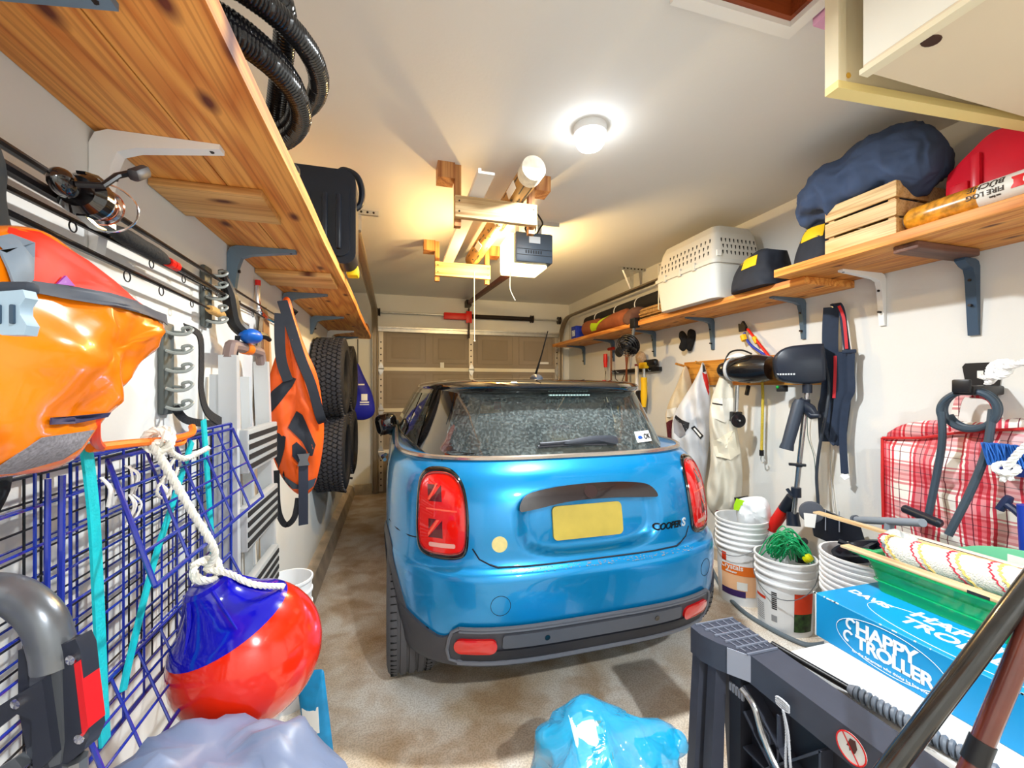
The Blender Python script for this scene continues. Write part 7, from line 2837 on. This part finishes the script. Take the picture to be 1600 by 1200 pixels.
bucket_panel(tA, cA, 0.15, 40, 54, 0.10, 0.25, HA, mat('label_strip', (220, 220, 220), 0.5), 'warning_strip', off=0.001)
bucket_text(tA, cA, 0.15, HA, -24, 0.455, 'Crystals', 0.045, label_m)
bucket_text(tA, cA, 0.15, HA, -24, 0.395, 'eliminator', 0.018, label_m)
bail(tA, cA, 0.15, HA, math.radians(200), 0.9)
b = B()
hang(b, [(1150, 800), (1152, 782), (1170, 776), (1195, 778), (1205, 800), (1200, 830), (1160, 830)], cA + Vector((0, 0, HA)), -view_dir(cA), 0.06, 0.02, 18, 3)
tag(obj('plastic_bag', b, mat('film_white', (232, 236, 240), 0.3)), 'crumpled clear-white plastic bag in the crystals bucket', 'bag')
P_ = cA + Vector((0.04, 0.03, HA + 0.01))
b = B().prism([(-0.02, -0.1), (-0.05, 0.10), (0.03, 0.12), (0.09, 0.06), (0.13, -0.1)], 0.02, frame(P_ - Vector((0, 0, 0.0)), Vector((0.75, -0.66, 0)), UP))
tag(obj('black_folder', b, blk), 'black plastic folder standing in the crystals bucket', 'folder')
b = B().prism([(-0.05, 0.07), (-0.035, 0.115), (0.03, 0.10), (0.04, 0.075), (-0.01, 0.075), (-0.02, 0.04), (-0.05, 0.04)], 0.008, frame(P_ + Vector((-0.06, -0.06, 0.0)), Vector((0.75, -0.66, 0)), UP))
tag(obj('lime_tag', b, mat('lime_bright', (170, 226, 20), 0.5)), 'bright lime-green tag on top of the crystals bucket', 'tag')
cB = Vector((2.155, 1.87, 0))
HB = 0.40
tB = bucket(cB, 0.15, HB, 3, label='white bucket of green rope with a garden photo label')
bucket_panel(tB, cB, 0.15, 18, 62, 0.03, 0.24, HB, mat('photo_green', (40, 70, 26), 0.5, var=0.8, scale=40), 'photo_label', off=0.001)
bucket_panel(tB, cB, 0.15, 18, 62, 0.13, 0.24, HB, mat('photo_red', (238, 66, 20), 0.5, var=0.2, scale=6), 'photo_sky', off=0.0018)
for z in (0.255, 0.165):
    bucket_panel(tB, cB, 0.15, -72, -40, z, z + 0.016, HB, lab_rd, 'red_stripe', off=0.001)
for k in range(9):
    bucket_panel(tB, cB, 0.15, -26, -15, 0.13 + k * 0.011, 0.137 + k * 0.011, HB, inkm, 'barcode_bar', off=0.001)
for k in range(9):
    bucket_panel(tB, cB, 0.15, -70, -45, 0.045 + k * 0.011, 0.049 + k * 0.011, HB, mat('ink_grey', (150, 152, 156), 0.6), 'text_line', off=0.001)
bucket_panel(tB, cB, 0.15, -27, -15, 0.06, 0.095, HB, mat('ink_grey', (150, 152, 156), 0.6), 'code_patch', off=0.001)
bail(tB, cB, 0.15, HB, math.radians(215), 0.9)
grope = mat('rope_green', (26, 168, 104), 0.45, var=0.3, scale=60)
b = B()
random.seed(9)
for k in range(26):
    pts = []
    o_ = Vector((random.uniform(-.05, .05), random.uniform(-.05, .05), random.uniform(0, 0.05)))
    tl = random.uniform(0, 6.28)
    for j in range(12):
        a = j / 12 * 6.28
        pts.append(cB + Vector((0, 0, HB + 0.02)) + o_ + Vector((0.065 * math.cos(a + tl) * random.uniform(0.85, 1.1), 0.065 * math.sin(a) * random.uniform(0.85, 1.1), 0.05 * math.sin(a * 2 + tl) + 0.02 * math.cos(a))))
    b.tube(spline(pts, 3, True), 0.0036, 5, True)
tag(obj('green_rope', b, grope), 'tangled green rope heaped in the middle bucket', 'rope')
b = B().lathe([(0.0, -0.025), (0.018, -0.02), (0.022, -0.003), (0.016, 0.0), (0.022, 0.003), (0.018, 0.02), (0, 0.025)], 14, Matrix.Translation(cB + Vector((0.03, -0.115, HB + 0.02))) @ rotm(40, 20, 0))
tag(obj('yellow_float', b, mat('float_yellow', (222, 220, 20), 0.3)), 'small yellow-green float beside the green rope', 'float')
b = B().tube([cB + Vector((0.10, -0.02, HB - 0.05)), cB + Vector((0.11, 0.0, HB + 0.06)), cB + Vector((0.085, -0.05, HB + 0.085))], [0.03, 0.035, 0.02], 10)
tag(obj('black_plug', b, blk), 'black plastic plug sticking out of the green rope bucket', 'plug')
cC = Vector((2.16, 1.46, 0))
HC = 0.56
tC = bucket(cC, 0.165, HC, 7, label='tall stack of white ribbed buckets beside the blue box')
b = B().lathe([(0.0, 0.02), (0.035, 0.025), (0.04, 0.005), (0.09, 0.005), (0.10, 0.03), (0.118, 0.03), (0.12, 0.0), (0.0, -0.02)], 28, Matrix.Translation(cC + Vector((0.0, 0.0, HC + 0.0))) @ rotm(-16, -14, 0))
t = thing('reel_wheel', 'black spoked reel lying in the tall ribbed bucket', 'reel', cC + Vector((0, 0, HC)))
obj('wheel', b, mat('reel_navy', (22, 26, 36), 0.3), t)
for k in range(3):
    obj('spoke', B().box((0.03, -0.012, 0.012), (0.10, 0.012, 0.024), Matrix.Translation(cC + Vector((0, 0, HC))) @ rotm(-16, -14, k * 120)), mat('reel_navy', (22, 26, 36), 0.3), t)
# black blade assembly behind the reel
p0_ = at(1268, 800, X=2.22)
t = thing('motor_bracket', 'black folded motor bracket with grey disc behind the bucket stack', 'bracket', (2.25, 1.6, 0.6))
M = frame(p0_, hu, UP)
obj('grey_disc', B().lathe([(0.055, -0.02), (0.06, 0.0), (0.055, 0.012), (0.02, 0.016), (0, 0.016)], 24, M), mat('disc_grey', (84, 88, 98), 0.5), t)
I = M.inverted()
ol = [I @ onp(p[0], p[1], p0_, hn) for p in [(1274, 792), (1290, 798), (1345, 822), (1352, 845), (1330, 866), (1300, 850), (1272, 838), (1268, 815)]]
obj('blade_panel', B().prism([(p.x, p.y) for p in ol], 0.03, M, -0.035), mat('bracket_navy', (24, 28, 40), 0.35), t)
obj('paper_tag', B().prism([(-0.025, -0.045), (0.02, -0.045), (0.028, 0.03), (-0.03, 0.03)], 0.003, frame(onp(1266, 811, p0_ + hn * 0.03, hn), hu, UP)), label_m, t)
for x_ in (0.06, 0.12):
    obj('rib', B().box((x_, -0.09, -0.004), (x_ + 0.004, 0.02, 0.004), M), mat('rib_pale', (150, 156, 168), 0.4), t)
b = B().tube([at(1205, 826, X=2.28), at(1228, 792, X=2.28)], 0.034, 14)
t = thing('red_tube', 'red tube with black cap leaning behind the green rope bucket', 'tube', at(1205, 826, X=2.28))
obj('tube_body', b, red_m, t)
obj('cap', B().tube([at(1226, 796, X=2.28), at(1238, 776, X=2.28)], [0.036, 0.03], 14), mat('cap_navy', (26, 30, 42), 0.4), t)
# grey hose on the floor
b = B().tube(spline([at(*p, Z=0.013) for p in ((1108, 880), (1124, 912), (1140, 935), (1165, 958), (1200, 980), (1240, 1000), (1270, 1008), (1320, 1000))], 6), 0.012, 10)
tag(obj('grey_hose', b, mat('hose_grey', (104, 116, 124), 0.5)), 'grey hose lying on the floor between the car and buckets', 'hose')

# ------------------------------------------------------------------ cool box, blue carton, paint tray
t = thing('cool_box', 'white cool box on the floor under the blue carton', 'cool box', (1.62, 0.66, 0))
wb = mat('coolbox_white', (244, 244, 242), 0.35)
obj('box_body', B().rbox((1.30, 0.22, 0.0), (2.14, 1.08, 0.40), 0.02), wb, t)
obj('lid', B().rbox((1.275, 0.20, 0.402), (2.17, 1.105, 0.468), 0.014), wb, t)
obj('lid_seam', B().box((1.292, 0.215, 0.398), (2.16, 1.09, 0.404)), mat('seam_beige', (200, 190, 160), 0.6), t)
BX0, BX1, BY0, BY1, BZ0, BZ1 = 1.46, 1.86, 0.38, 1.145, 0.4685, 0.62
t = thing('troller_carton', 'bright blue carton lettered HAPPY TROLLER on the cool box', 'carton', (1.66, 0.76, BZ0))
cy = mat('carton_cyan', (8, 150, 214), 0.45, var=0.03, scale=6)
obj('carton_body', B().rbox((BX0, BY0, BZ0), (BX1, BY1, BZ1), 0.002, seg=1), cy, t)
Mx = frame((BX0 - 0.0005, 1.0, (BZ0 + BZ1) / 2), (0, -1, 0), UP)
wl = mat('print_white', (244, 248, 250), 0.5)
fx = Matrix.Translation((0, 0, 0))


def side_txt(txt, size, y, z, off=0.0, sp=1.0, al='CENTER', name='side_lettering'):
    return obj(name, B().text(txt, size, frame((BX0 - 0.0008, y, BZ0 + z), (0, -1, 0), UP), 0.0004, off, align=al, spacing=sp), wl, t)


side_txt('HAPPY', 0.060, 0.925, 0.100, 0.0018, 0.9)
side_txt('TROLLER', 0.056, 0.905, 0.056, 0.0018, 0.86)
side_txt('for the fisherman who thinks he has everything', 0.0125, 0.90, 0.021, 0.0001)
for y, z in ((1.022, 0.104), (1.030, 0.060)):
    pts = [Vector((BX0 - 0.001, y + 0.016 * math.sin(a) * -1 - 0.004, BZ0 + z + 0.018 * math.cos(a))) for a in [math.radians(-10 - k * 20) for k in range(11)]]
    obj('swash', B().tube([Vector((BX0 - 0.001, y + 0.014 * math.cos(a), BZ0 + z + 0.016 * math.sin(a))) for a in [math.radians(110 - 14 * k) for k in range(-2, 15)]], 0.0036, 6), wl, t)
ov = [Vector((BX0 - 0.0008, 0.92 + 0.15 * math.cos(a), BZ0 + 0.075 + 0.066 * math.sin(a))) for a in [2 * math.pi * k / 48 for k in range(48)]]
obj('oval_line', B().tube(ov, 0.0009, 4, True), wl, t)


def top_txt(txt, size, x, y, off=0.0, sp=1.0):
    return obj('top_lettering', B().text(txt, size, frame((x, y, BZ1 + 0.0006), (0, -1, 0), (1, 0, 0)), 0.0003, off, spacing=sp), wl, t)


top_txt('DAVIS', 0.046, 1.60, 1.06, 0.002)
top_txt('HAPPY', 0.075, 1.635, 0.84, 0.002)
top_txt('TROLLER', 0.07, 1.565, 0.80, 0.002)
ov = [Vector((1.57 + 0.09 * math.sin(a), 0.78 + 0.26 * math.cos(a), BZ1 + 0.0005)) for a in [2 * math.pi * k / 48 for k in range(48)]]
obj('oval_line', B().tube(ov, 0.0009, 4, True), wl, t)
for x, y, s_ in ((1.52, 0.55, 0.03), (1.55, 0.50, 0.03), (1.60, 0.52, 0.03)):
    obj('top_mark', B().box((x, y - 0.05, BZ1 + 0.0001), (x + 0.008, y, BZ1 + 0.0006)), wl, t)
b = B()
random.seed(2)
for k in range(22):
    y = random.uniform(BY0, BY1)
    b.box((BX0 - 0.0006, y, BZ1 - 0.003), (BX0 + random.uniform(0.001, 0.004), y + random.uniform(0.003, 0.02), BZ1 + 0.0004))
obj('worn_edge', b, mat('worn_paper', (226, 236, 240), 0.8), t, stuff=True)
obj('edge_tape', B().box((BX0 - 0.0006, BY1 - 0.004, BZ0), (BX0 + 0.004, BY1 + 0.0006, BZ1)), label_m, t)

TX0, TX1, TY0, TY1, TZ0, TZ1 = 1.665, 1.985, 0.42, 1.135, BZ1 + 0.0006, 0.742


def green_glass():
    m = bpy.data.materials.new('green_translucent')
    m.use_nodes = True
    p = m.node_tree.nodes['Principled BSDF']
    p.inputs['Base Color'].default_value = rgb((20, 196, 116))
    p.inputs['Roughness'].default_value = 0.12
    p.inputs['Alpha'].default_value = 0.58
    return m


gg = green_glass()
t = thing('paint_tray', 'translucent green paint tray on the blue carton', 'paint tray', (1.82, 0.78, TZ0))


def tray_ring(i, z):
    return [Vector((x, y, z)) for x, y in rrect(TX0 + i, TY0 + i, TX1 - i, TY1 - i, 0.03, 4)]


b = B().rings([tray_ring(-0.012, TZ1 - 0.006), tray_ring(-0.012, TZ1), tray_ring(0.008, TZ1), tray_ring(0.022, TZ1 - 0.05), tray_ring(0.035, TZ0 + 0.004), tray_ring(0.031, TZ0), tray_ring(0.018, TZ1 - 0.05), tray_ring(0.004, TZ1 - 0.006), tray_ring(-0.012, TZ1 - 0.006)], True)
b.add(tray_ring(0.035, TZ0 + 0.004), [list(range(20))])
obj('tray_shell', b, gg, t)
for z in (TZ0 + 0.04, TZ0 + 0.08):
    obj('ridge', B().tube(tray_ring(lerp(0.031, 0.004, (z - TZ0) / 0.12) - 0.002, z), 0.0025, 5, True), gg, t)
obj('spout', B().tube(spline([(TX0 + 0.03, TY1 - 0.01, TZ1 - 0.01), (TX0 + 0.02, TY1 + 0.04, TZ1 - 0.005), (TX0 + 0.05, TY1 + 0.055, TZ1 - 0.01), (TX0 + 0.10, TY1 - 0.0, TZ1 - 0.01)], 5), 0.009, 8), gg, t)
stick_w = wood('stick_pine', (240, 218, 176), (226, 192, 140), 'Y', knots=False)
b = B().rbox((1.655, 0.40, TZ1 + 0.0006), (1.700, 1.20, TZ1 + 0.010), 0.002)
t = thing('wooden_stick', 'flat pale stir stick along the near rim of the green tray', 'stick', (1.68, 0.8, TZ1), 'stir sticks')
obj('stick', b, stick_w, t)
obj('printed_band', B().box((1.6545, 0.78, TZ1 + 0.0004), (1.6552, 0.83, TZ1 + 0.0102)), inkm, t)
t = thing('wooden_stick', 'flat pale stir stick reaching over the bucket stack', 'stick', (1.94, 1.1, TZ1), 'stir sticks')
A_, C_ = at(1275, 800, Z=0.775), Vector((1.975, 0.62, 0.757))
obj('stick', B().ribbon([A_, C_], 0.042, 0.007, (1, 0, 0)), stick_w, t)
# roller sleeve
t = thing('roller_sleeve', 'fluffy white paint roller sleeve with red and yellow stripes in the tray', 'paint roller', (1.82, 0.85, TZ1))
RA, RB = Vector((1.815, 1.125, 0.742)), Vector((1.845, 0.52, 0.762))
pile = mat('roller_pile', (244, 240, 232), 0.95, bump=0.8, bscale=220)
nR = 60
Pp = [RA.lerp(RB, k / nR) for k in range(nR + 1)]
Rr = [0.054 + 0.0012 * math.sin(k * 2.1) + (-0.012 if k in (0, nR) else 0) for k in range(nR + 1)]
obj('sleeve', B().tube(Pp, Rr, 28), pile, t)
axr = (RB - RA).normalized()
for k in range(6):
    for dq, m, wd in ((0.0, mat('stripe_red', (206, 50, 74), 0.9), 0.0028), (0.038, mat('stripe_yellow', (240, 206, 120), 0.9), 0.0042)):
        b = B()
        c = RA.lerp(RB, 0.03 + k * 0.165 + dq)
        u1 = axr.orthogonal().normalized()
        v1 = axr.cross(u1)
        b.tube([c + (u1 * math.cos(a) + v1 * math.sin(a)) * 0.0535 + axr * (0.045 * math.sin(a + 0.6) + 0.004 * math.sin(a * 23)) for a in [2 * math.pi * j / 60 for j in range(60)]], wd, 5, True)
        obj('stripe', b, m, t)
# hockey stick and green sleeve behind the roller
t = thing('hockey_stick', 'black and white lettered hockey stick shaft behind the roller', 'hockey stick', (2.03, 0.9, 0.74))
SA, SB = Vector((1.992, 1.235, 0.7555)), Vector((1.992, 0.35, 0.7555))
M = frame(SA, SB - SA, UP)
Ls = (SB - SA).length
obj('shaft', B().rbox((0, -0.012, -0.02), (Ls, 0.012, 0.02), 0.003, M), mat('stick_white', (236, 232, 222), 0.4), t)
obj('black_panel', B().box((0.10, -0.0125, 0.0185), (0.30, 0.0125, 0.0205), M), blk, t)
obj('tan_panel', B().box((0.30, -0.0125, 0.0185), (Ls, 0.0125, 0.0205), M), mat('stick_tan', (176, 130, 80), 0.5), t)
Mr = M @ Matrix.Translation((0, 0, 0.021)) @ Matrix.Rotation(math.pi, 4, 'Z')
obj('lettering', B().text('TITAN', 0.026, Mr @ Matrix.Translation((-0.19, 0, 0)), 0.0004, 0.0008), label_m, t)
obj('lettering', B().text('PROFESSIONAL', 0.022, Mr @ Matrix.Translation((-0.42, 0, 0)), 0.0004, 0.0004), inkm, t)
t = thing('green_sleeve', 'mint green printed card sleeve standing behind the hockey stick', 'card', (2.10, 0.8, 0.469))
gcard = mat('card_mint', (120, 206, 164), 0.5)
M = frame((2.10, 1.10, 0.70), (0, -1, 0), UP)
b = B().prism(spline2([(0.0, 0.0), (0.04, 0.05), (0.14, 0.085), (0.30, 0.10), (0.6, 0.10), (0.62, 0.0)], 4) + [(0.6, -0.2315), (0.02, -0.2315)], 0.01, M)
obj('card', b, gcard, t)
obj('barcode_label', B().box((0.16, 0.02, 0.0095), (0.24, 0.07, 0.011), M), label_m, t)
obj('card_lettering', B().text('600ply / 36mm', 0.022, M @ Matrix.Translation((0.27, 0.085, 0.0105)) @ Matrix.Rotation(math.pi, 4, 'Z'), 0.0004), inkm, t)
t = thing('plastic_wrap', 'crumpled clear plastic wrap at the far end of the roller', 'wrap', (1.90, 1.19, 0.70))
obj('plastic_wrap', pillow(B(), spline2([(-0.07, -0.04), (0.0, -0.05), (0.08, -0.03), (0.07, 0.04), (-0.02, 0.05)], 4), 0.03, Matrix.Translation((1.88, 1.15, 0.755)), 0.02, 20, 4), mat('film_clear', (214, 224, 222), 0.15), t)

# ------------------------------------------------------------------ spring-loaded rod on the cool box
t = thing('spring_rod', 'black rod with grey coiled grip lying on the cool box edge', 'rod', (1.30, 0.7, 0.47))
RA, RB = Vector((1.235, 1.12, 0.487)), Vector((1.335, 0.42, 0.487))
obj('rod', B().tube([RA, RB], 0.010, 12), blk, t)
GA, GB = RA.lerp(RB, 0.34), RA.lerp(RB, 0.98)
obj('grip_core', B().tube([GA, GB], 0.0135, 14), mat('grip_mid_grey', (120, 126, 138), 0.5), t)
gx = (GB - GA).normalized()
u1 = gx.orthogonal().normalized()
v1 = gx.cross(u1)
b = B().tube([GA.lerp(GB, k / 560) + (u1 * math.cos(k * 0.36) + v1 * math.sin(k * 0.36)) * 0.0145 for k in range(561)], 0.0060, 6)
obj('coil_grip', b, mat('grip_coil', (112, 122, 136), 0.4), t)
obj('end_cap', B().tube([GA - gx * 0.012, GA + gx * 0.005], [0.012, 0.019], 12), mat('grip_mid_grey', (120, 126, 138), 0.5), t)

# ------------------------------------------------------------------ folded plastic sawhorse
saw = mat('saw_slate', (62, 66, 80), 0.5, var=0.06, scale=20)
saw2 = mat('saw_dark', (40, 42, 52), 0.55)
t = thing('sawhorse', 'folded dark plastic sawhorse standing beside the cool box', 'sawhorse', (1.08, 0.75, 0))
b = B().prism([(0.965, 1.19), (0.985, 1.20), (1.145, 1.20), (1.145, 1.0), (1.13, 0.25), (1.045, 0.25), (1.035, 1.02), (0.985, 1.09), (0.965, 1.14)], 0.085, Matrix.Translation((0, 0, 0.465)))
tp_ = obj('top_beam', b, saw, t)
rbm = mat('saw_rib', (118, 124, 140), 0.45)
for k in range(6):
    y = 1.19 - k * 0.035
    obj('top_rib', B().box((0.985 + 0.008 * k, y - 0.002, 0.550), (1.14, y + 0.002, 0.556)), rbm, tp_)
for k in range(5):
    obj('top_rib', B().tube([(1.005 + 0.030 * k, 1.19, 0.552), (1.035 + 0.022 * k, 1.03, 0.552)], 0.002, 4), rbm, tp_)
obj('pale_corner', B().prism([(0.0, 0.0), (0.07, 0.0), (0.075, 0.08), (0.0, 0.08)], 0.004, frame((1.0005, 1.067, 0.468), Vector((0.05, -0.07, 0)), UP)), mat('saw_pale', (150, 156, 172), 0.5), tp_)
for y, x in ((1.155, 0.985), (1.10, 1.0)):
    obj('leg', B().prism([(x - 0.012, 0.465), (x + 0.028, 0.465), (x + 0.012, 0.0), (x - 0.04, 0.0)], 0.035, frame((0, y + 0.035, 0), (1, 0, 0), UP)), saw, t)
obj('leg', B().prism([(1.085, 0.465), (1.14, 0.465), (1.17, 0.0), (1.12, 0.0)], 0.035, frame((0, 1.19, 0), (1, 0, 0), UP)), saw, t)
for y in (0.30,):
    obj('leg', B().prism([(1.05, 0.465), (1.09, 0.465), (1.06, 0.0), (1.01, 0.0)], 0.035, frame((0, y + 0.035, 0), (1, 0, 0), UP)), saw, t)
obj('web_panel', B().box((1.075, 0.32, 0.05), (1.085, 1.09, 0.4645)), saw2, t)
fr_ = obj('panel_frame', B().box((1.03, 1.045, 0.05), (1.0745, 1.09, 0.4645)), saw2, t)
for (y0_, z0_, y1_, z1_) in ((1.04, 0.44, 0.55, 0.06), (1.04, 0.06, 0.62, 0.44), (1.04, 0.25, 0.35, 0.25), (0.80, 0.44, 0.80, 0.06), (0.60, 0.44, 0.35, 0.10), (0.92, 0.44, 0.92, 0.06), (1.04, 0.36, 0.7, 0.06), (0.55, 0.06, 0.35, 0.44), (1.04, 0.16, 0.8, 0.44)):
    a, c = Vector((1.055, y0_, z0_)), Vector((1.055, y1_, z1_))
    obj('web_rib', B().ribbon([a, c], 0.04, 0.006, (1, 0, 0)), saw, t)
for y, z in ((0.965, 0.345), (0.87, 0.20), (0.70, 0.32)):
    obj('round_boss', B().lathe([(0.022, 0.0), (0.022, 0.04), (0.016, 0.04), (0.016, 0.01), (0, 0.01)], 18, frame((1.074, y, z), (0, 0, 1), (0, 1, 0))), saw, t)
b = B()
for k in range(5):
    b.box((1.024, 1.085 - 0.012 * k, 0.40), (1.03, 1.078 - 0.012 * k, 0.425))
obj('vent_slot', b, mat('slot_light', (150, 154, 166), 0.5), fr_, stuff=True)
obj('steel_brace', B().tube(spline([(1.02, 1.03, 0.44), (1.02, 0.985, 0.42), (1.02, 0.955, 0.36), (1.02, 0.90, 0.30), (1.02, 0.78, 0.25), (1.02, 0.6, 0.17)], 6), 0.009, 10), steel, t)
tw = mat('twine_grey', (196, 200, 208), 0.8)
b = B()
rope(b, [(1.008, 0.88, 0.49), (1.008, 0.865, 0.44), (1.0, 0.85, 0.36), (0.995, 0.82, 0.25)], 0.0035, 0.02)
rope(b, [(1.008, 0.88, 0.49), (1.008, 0.87, 0.44), (1.0, 0.865, 0.36), (0.995, 0.85, 0.25)], 0.0035, 0.02)
for k in range(3):
    rope(b, [Vector((1.012, 0.885 + 0.02 * math.cos(a), 0.495 + 0.006 * k + 0.006 * math.sin(a))) for a in [j * 0.5 for j in range(13)]], 0.003, 0.02)
obj('twine_tie', b, tw, t, stuff=True)
# warning sticker: crossed hand in a red ring
st_c = at(1332, 1173, X=1.042)
st_c = Vector((1.0385, st_c.y, 0.508))
M = frame(st_c, (0, -1, 0), UP)
sk = obj('warning_sticker', B().lathe([(0.0, 0.0015), (0.034, 0.0015), (0.034, -0.004), (0, -0.004)], 28, M), label_m, tp_)
obj('red_ring', B().tube([M @ Vector((0.033 * math.cos(a), 0.033 * math.sin(a), 0.0018)) for a in [2 * math.pi * k / 28 for k in range(28)]], 0.0017, 5, True), red_m, tp_)
b = B().prism([(-0.002, 0.022), (0.010, 0.024), (0.014, 0.008), (0.010, -0.004), (0.006, -0.010), (0.003, -0.002), (-0.003, -0.008), (-0.004, 0.002), (-0.010, 0.0), (-0.006, 0.010)], 0.001, M, 0.0012)
obj('hand_symbol', b, mat('hand_brown', (90, 52, 44), 0.6), tp_)
obj('red_slash', B().box((-0.033, -0.0012, 0.0022), (0.033, 0.0012, 0.0032), M @ Matrix.Rotation(math.radians(-55), 4, 'Z')), red_m, tp_)

# ------------------------------------------------------------------ two poles leaning in the near right corner


def pole(name, label, A, C, r, m, band=None):
    t = thing(name, label, 'pole', A)
    A, C = Vector(A), Vector(C)
    obj('shaft', B().tube([A, C], r, 16), m, t)
    if band:
        q0, q1, mm = band
        obj('joint_band', B().tube([A.lerp(C, q0), A.lerp(C, q1)], r * 1.12, 16), mm, t)
    return t


def extend(p, q, z0, z1):
    d = q - p
    return p + d * ((z0 - p.z) / d.z), p + d * ((z1 - p.z) / d.z)


A_, C_ = extend(cp(1392, 1200, 0.82), cp(1600, 925, 0.82), 0.001, 1.7)
pole('fishing_pole', 'glossy black pole leaning across the near right corner', A_, C_, 0.0185, mat('pole_black', (34, 32, 30), 0.2, var=0.4, scale=6, coat=0.6, stretch=(1, 1, 6)))
A_, C_ = extend(cp(1518, 1200, 0.80), cp(1608, 985, 0.80), 0.001, 1.7)
pole('fishing_pole', 'glossy brown pole leaning beside the black pole', A_, C_, 0.0175, mat('pole_brown', (96, 46, 36), 0.2, var=0.3, scale=6, coat=0.6), (0.375, 0.40, blk))

# ------------------------------------------------------------------ blue plastic sack
t = thing('plastic_sack', 'translucent bright blue plastic sack on the floor behind the car', 'sack', (0.66, 1.12, 0))


def blue_film():
    m = bpy.data.materials.new('blue_film')
    m.use_nodes = True
    nt = m.node_tree
    p = nt.nodes['Principled BSDF']
    p.inputs['Base Color'].default_value = rgb((24, 186, 240))
    p.inputs['Roughness'].default_value = 0.18
    p.inputs['Alpha'].default_value = 0.62
    p.inputs['Coat Weight'].default_value = 0.5
    tc = nt.nodes.new('ShaderNodeTexCoord')
    n = nt.nodes.new('ShaderNodeTexNoise')
    n.inputs['Scale'].default_value = 14
    n.inputs['Distortion'].default_value = 1.2
    nt.links.new(tc.outputs['Object'], n.inputs['Vector'])
    bp_ = nt.nodes.new('ShaderNodeBump')
    bp_.inputs['Strength'].default_value = 0.6
    bp_.inputs['Distance'].default_value = 0.02
    nt.links.new(n.outputs[0], bp_.inputs['Height'])
    nt.links.new(bp_.outputs[0], p.inputs['Normal'])
    return m


def sack(cx, cy, H, rx, ry, k=1.0, seed=1):
    rr = []
    for i in range(21):
        q = i / 20
        row = []
        for j in range(72):
            a = 2 * math.pi * j / 72
            ca, sa = math.cos(a), math.sin(a)
            prof = (1 - 0.25 * q) * (1 - max(0, q - 0.7) ** 2 * 9) if q < 0.999 else 0.05
            prof = max(0.05, prof)
            corner = 1 + 0.14 * math.cos(3 * a + 0.6) * (0.4 + q) + 0.05 * math.cos(7 * a)
            p = Vector((cx + rx * k * prof * corner * ca, cy + ry * k * prof * corner * sa, H * k * q + 0.0008))
            f = 0.03 * nz(p, 9, seed) + 0.035 * (0.5 - abs(nz(p, 14, seed + 4)))
            p += Vector((ca, sa, 0.5 * q)) * f * min(1, q * 4 + 0.1)
            row.append(p)
        rr.append(row)
    return B().rings(rr, True, True, True)


SK = sack(0.60, 1.11, 0.375, 0.235, 0.20)
fm = blue_film()
obj('sack_film', SK, fm, t, sharp=60)
ts_ = bvh_of(SK)
pm_ = mat('paper_mint', (196, 238, 226), 0.5)
b = B()
decal(b, [cp(px, py, 1.25) for px, py in ((882, 1110), (912, 1092), (938, 1120), (955, 1160), (985, 1215), (930, 1225), (905, 1165))], ts_, CF, -0.008, 6)
pp_ = obj('paper_inside', b, pm_, t)
b = B()
for k in range(7):
    y_ = 1140 + k * 9
    x_ = 915 + k * 4.5
    decal(b, [cp(x_, y_, 1.2), cp(x_ + 26, y_ - 7, 1.2), cp(x_ + 27, y_ - 4, 1.2), cp(x_ + 1, y_ + 3, 1.2)], ts_, CF, -0.004, 1)
obj('faint_print', b, mat('print_teal', (70, 130, 140), 0.6), pp_, stuff=True)
obj('sack_knot', B().tube(spline([(0.74, 1.10, 0.25), (0.77, 1.09, 0.29), (0.81, 1.08, 0.27), (0.83, 1.07, 0.31)], 4), [0.05, 0.04, 0.03, 0.02, 0.02, 0.025, 0.028, 0.03, 0.03, 0.032, 0.036, 0.03, 0.02], 10), fm, t)
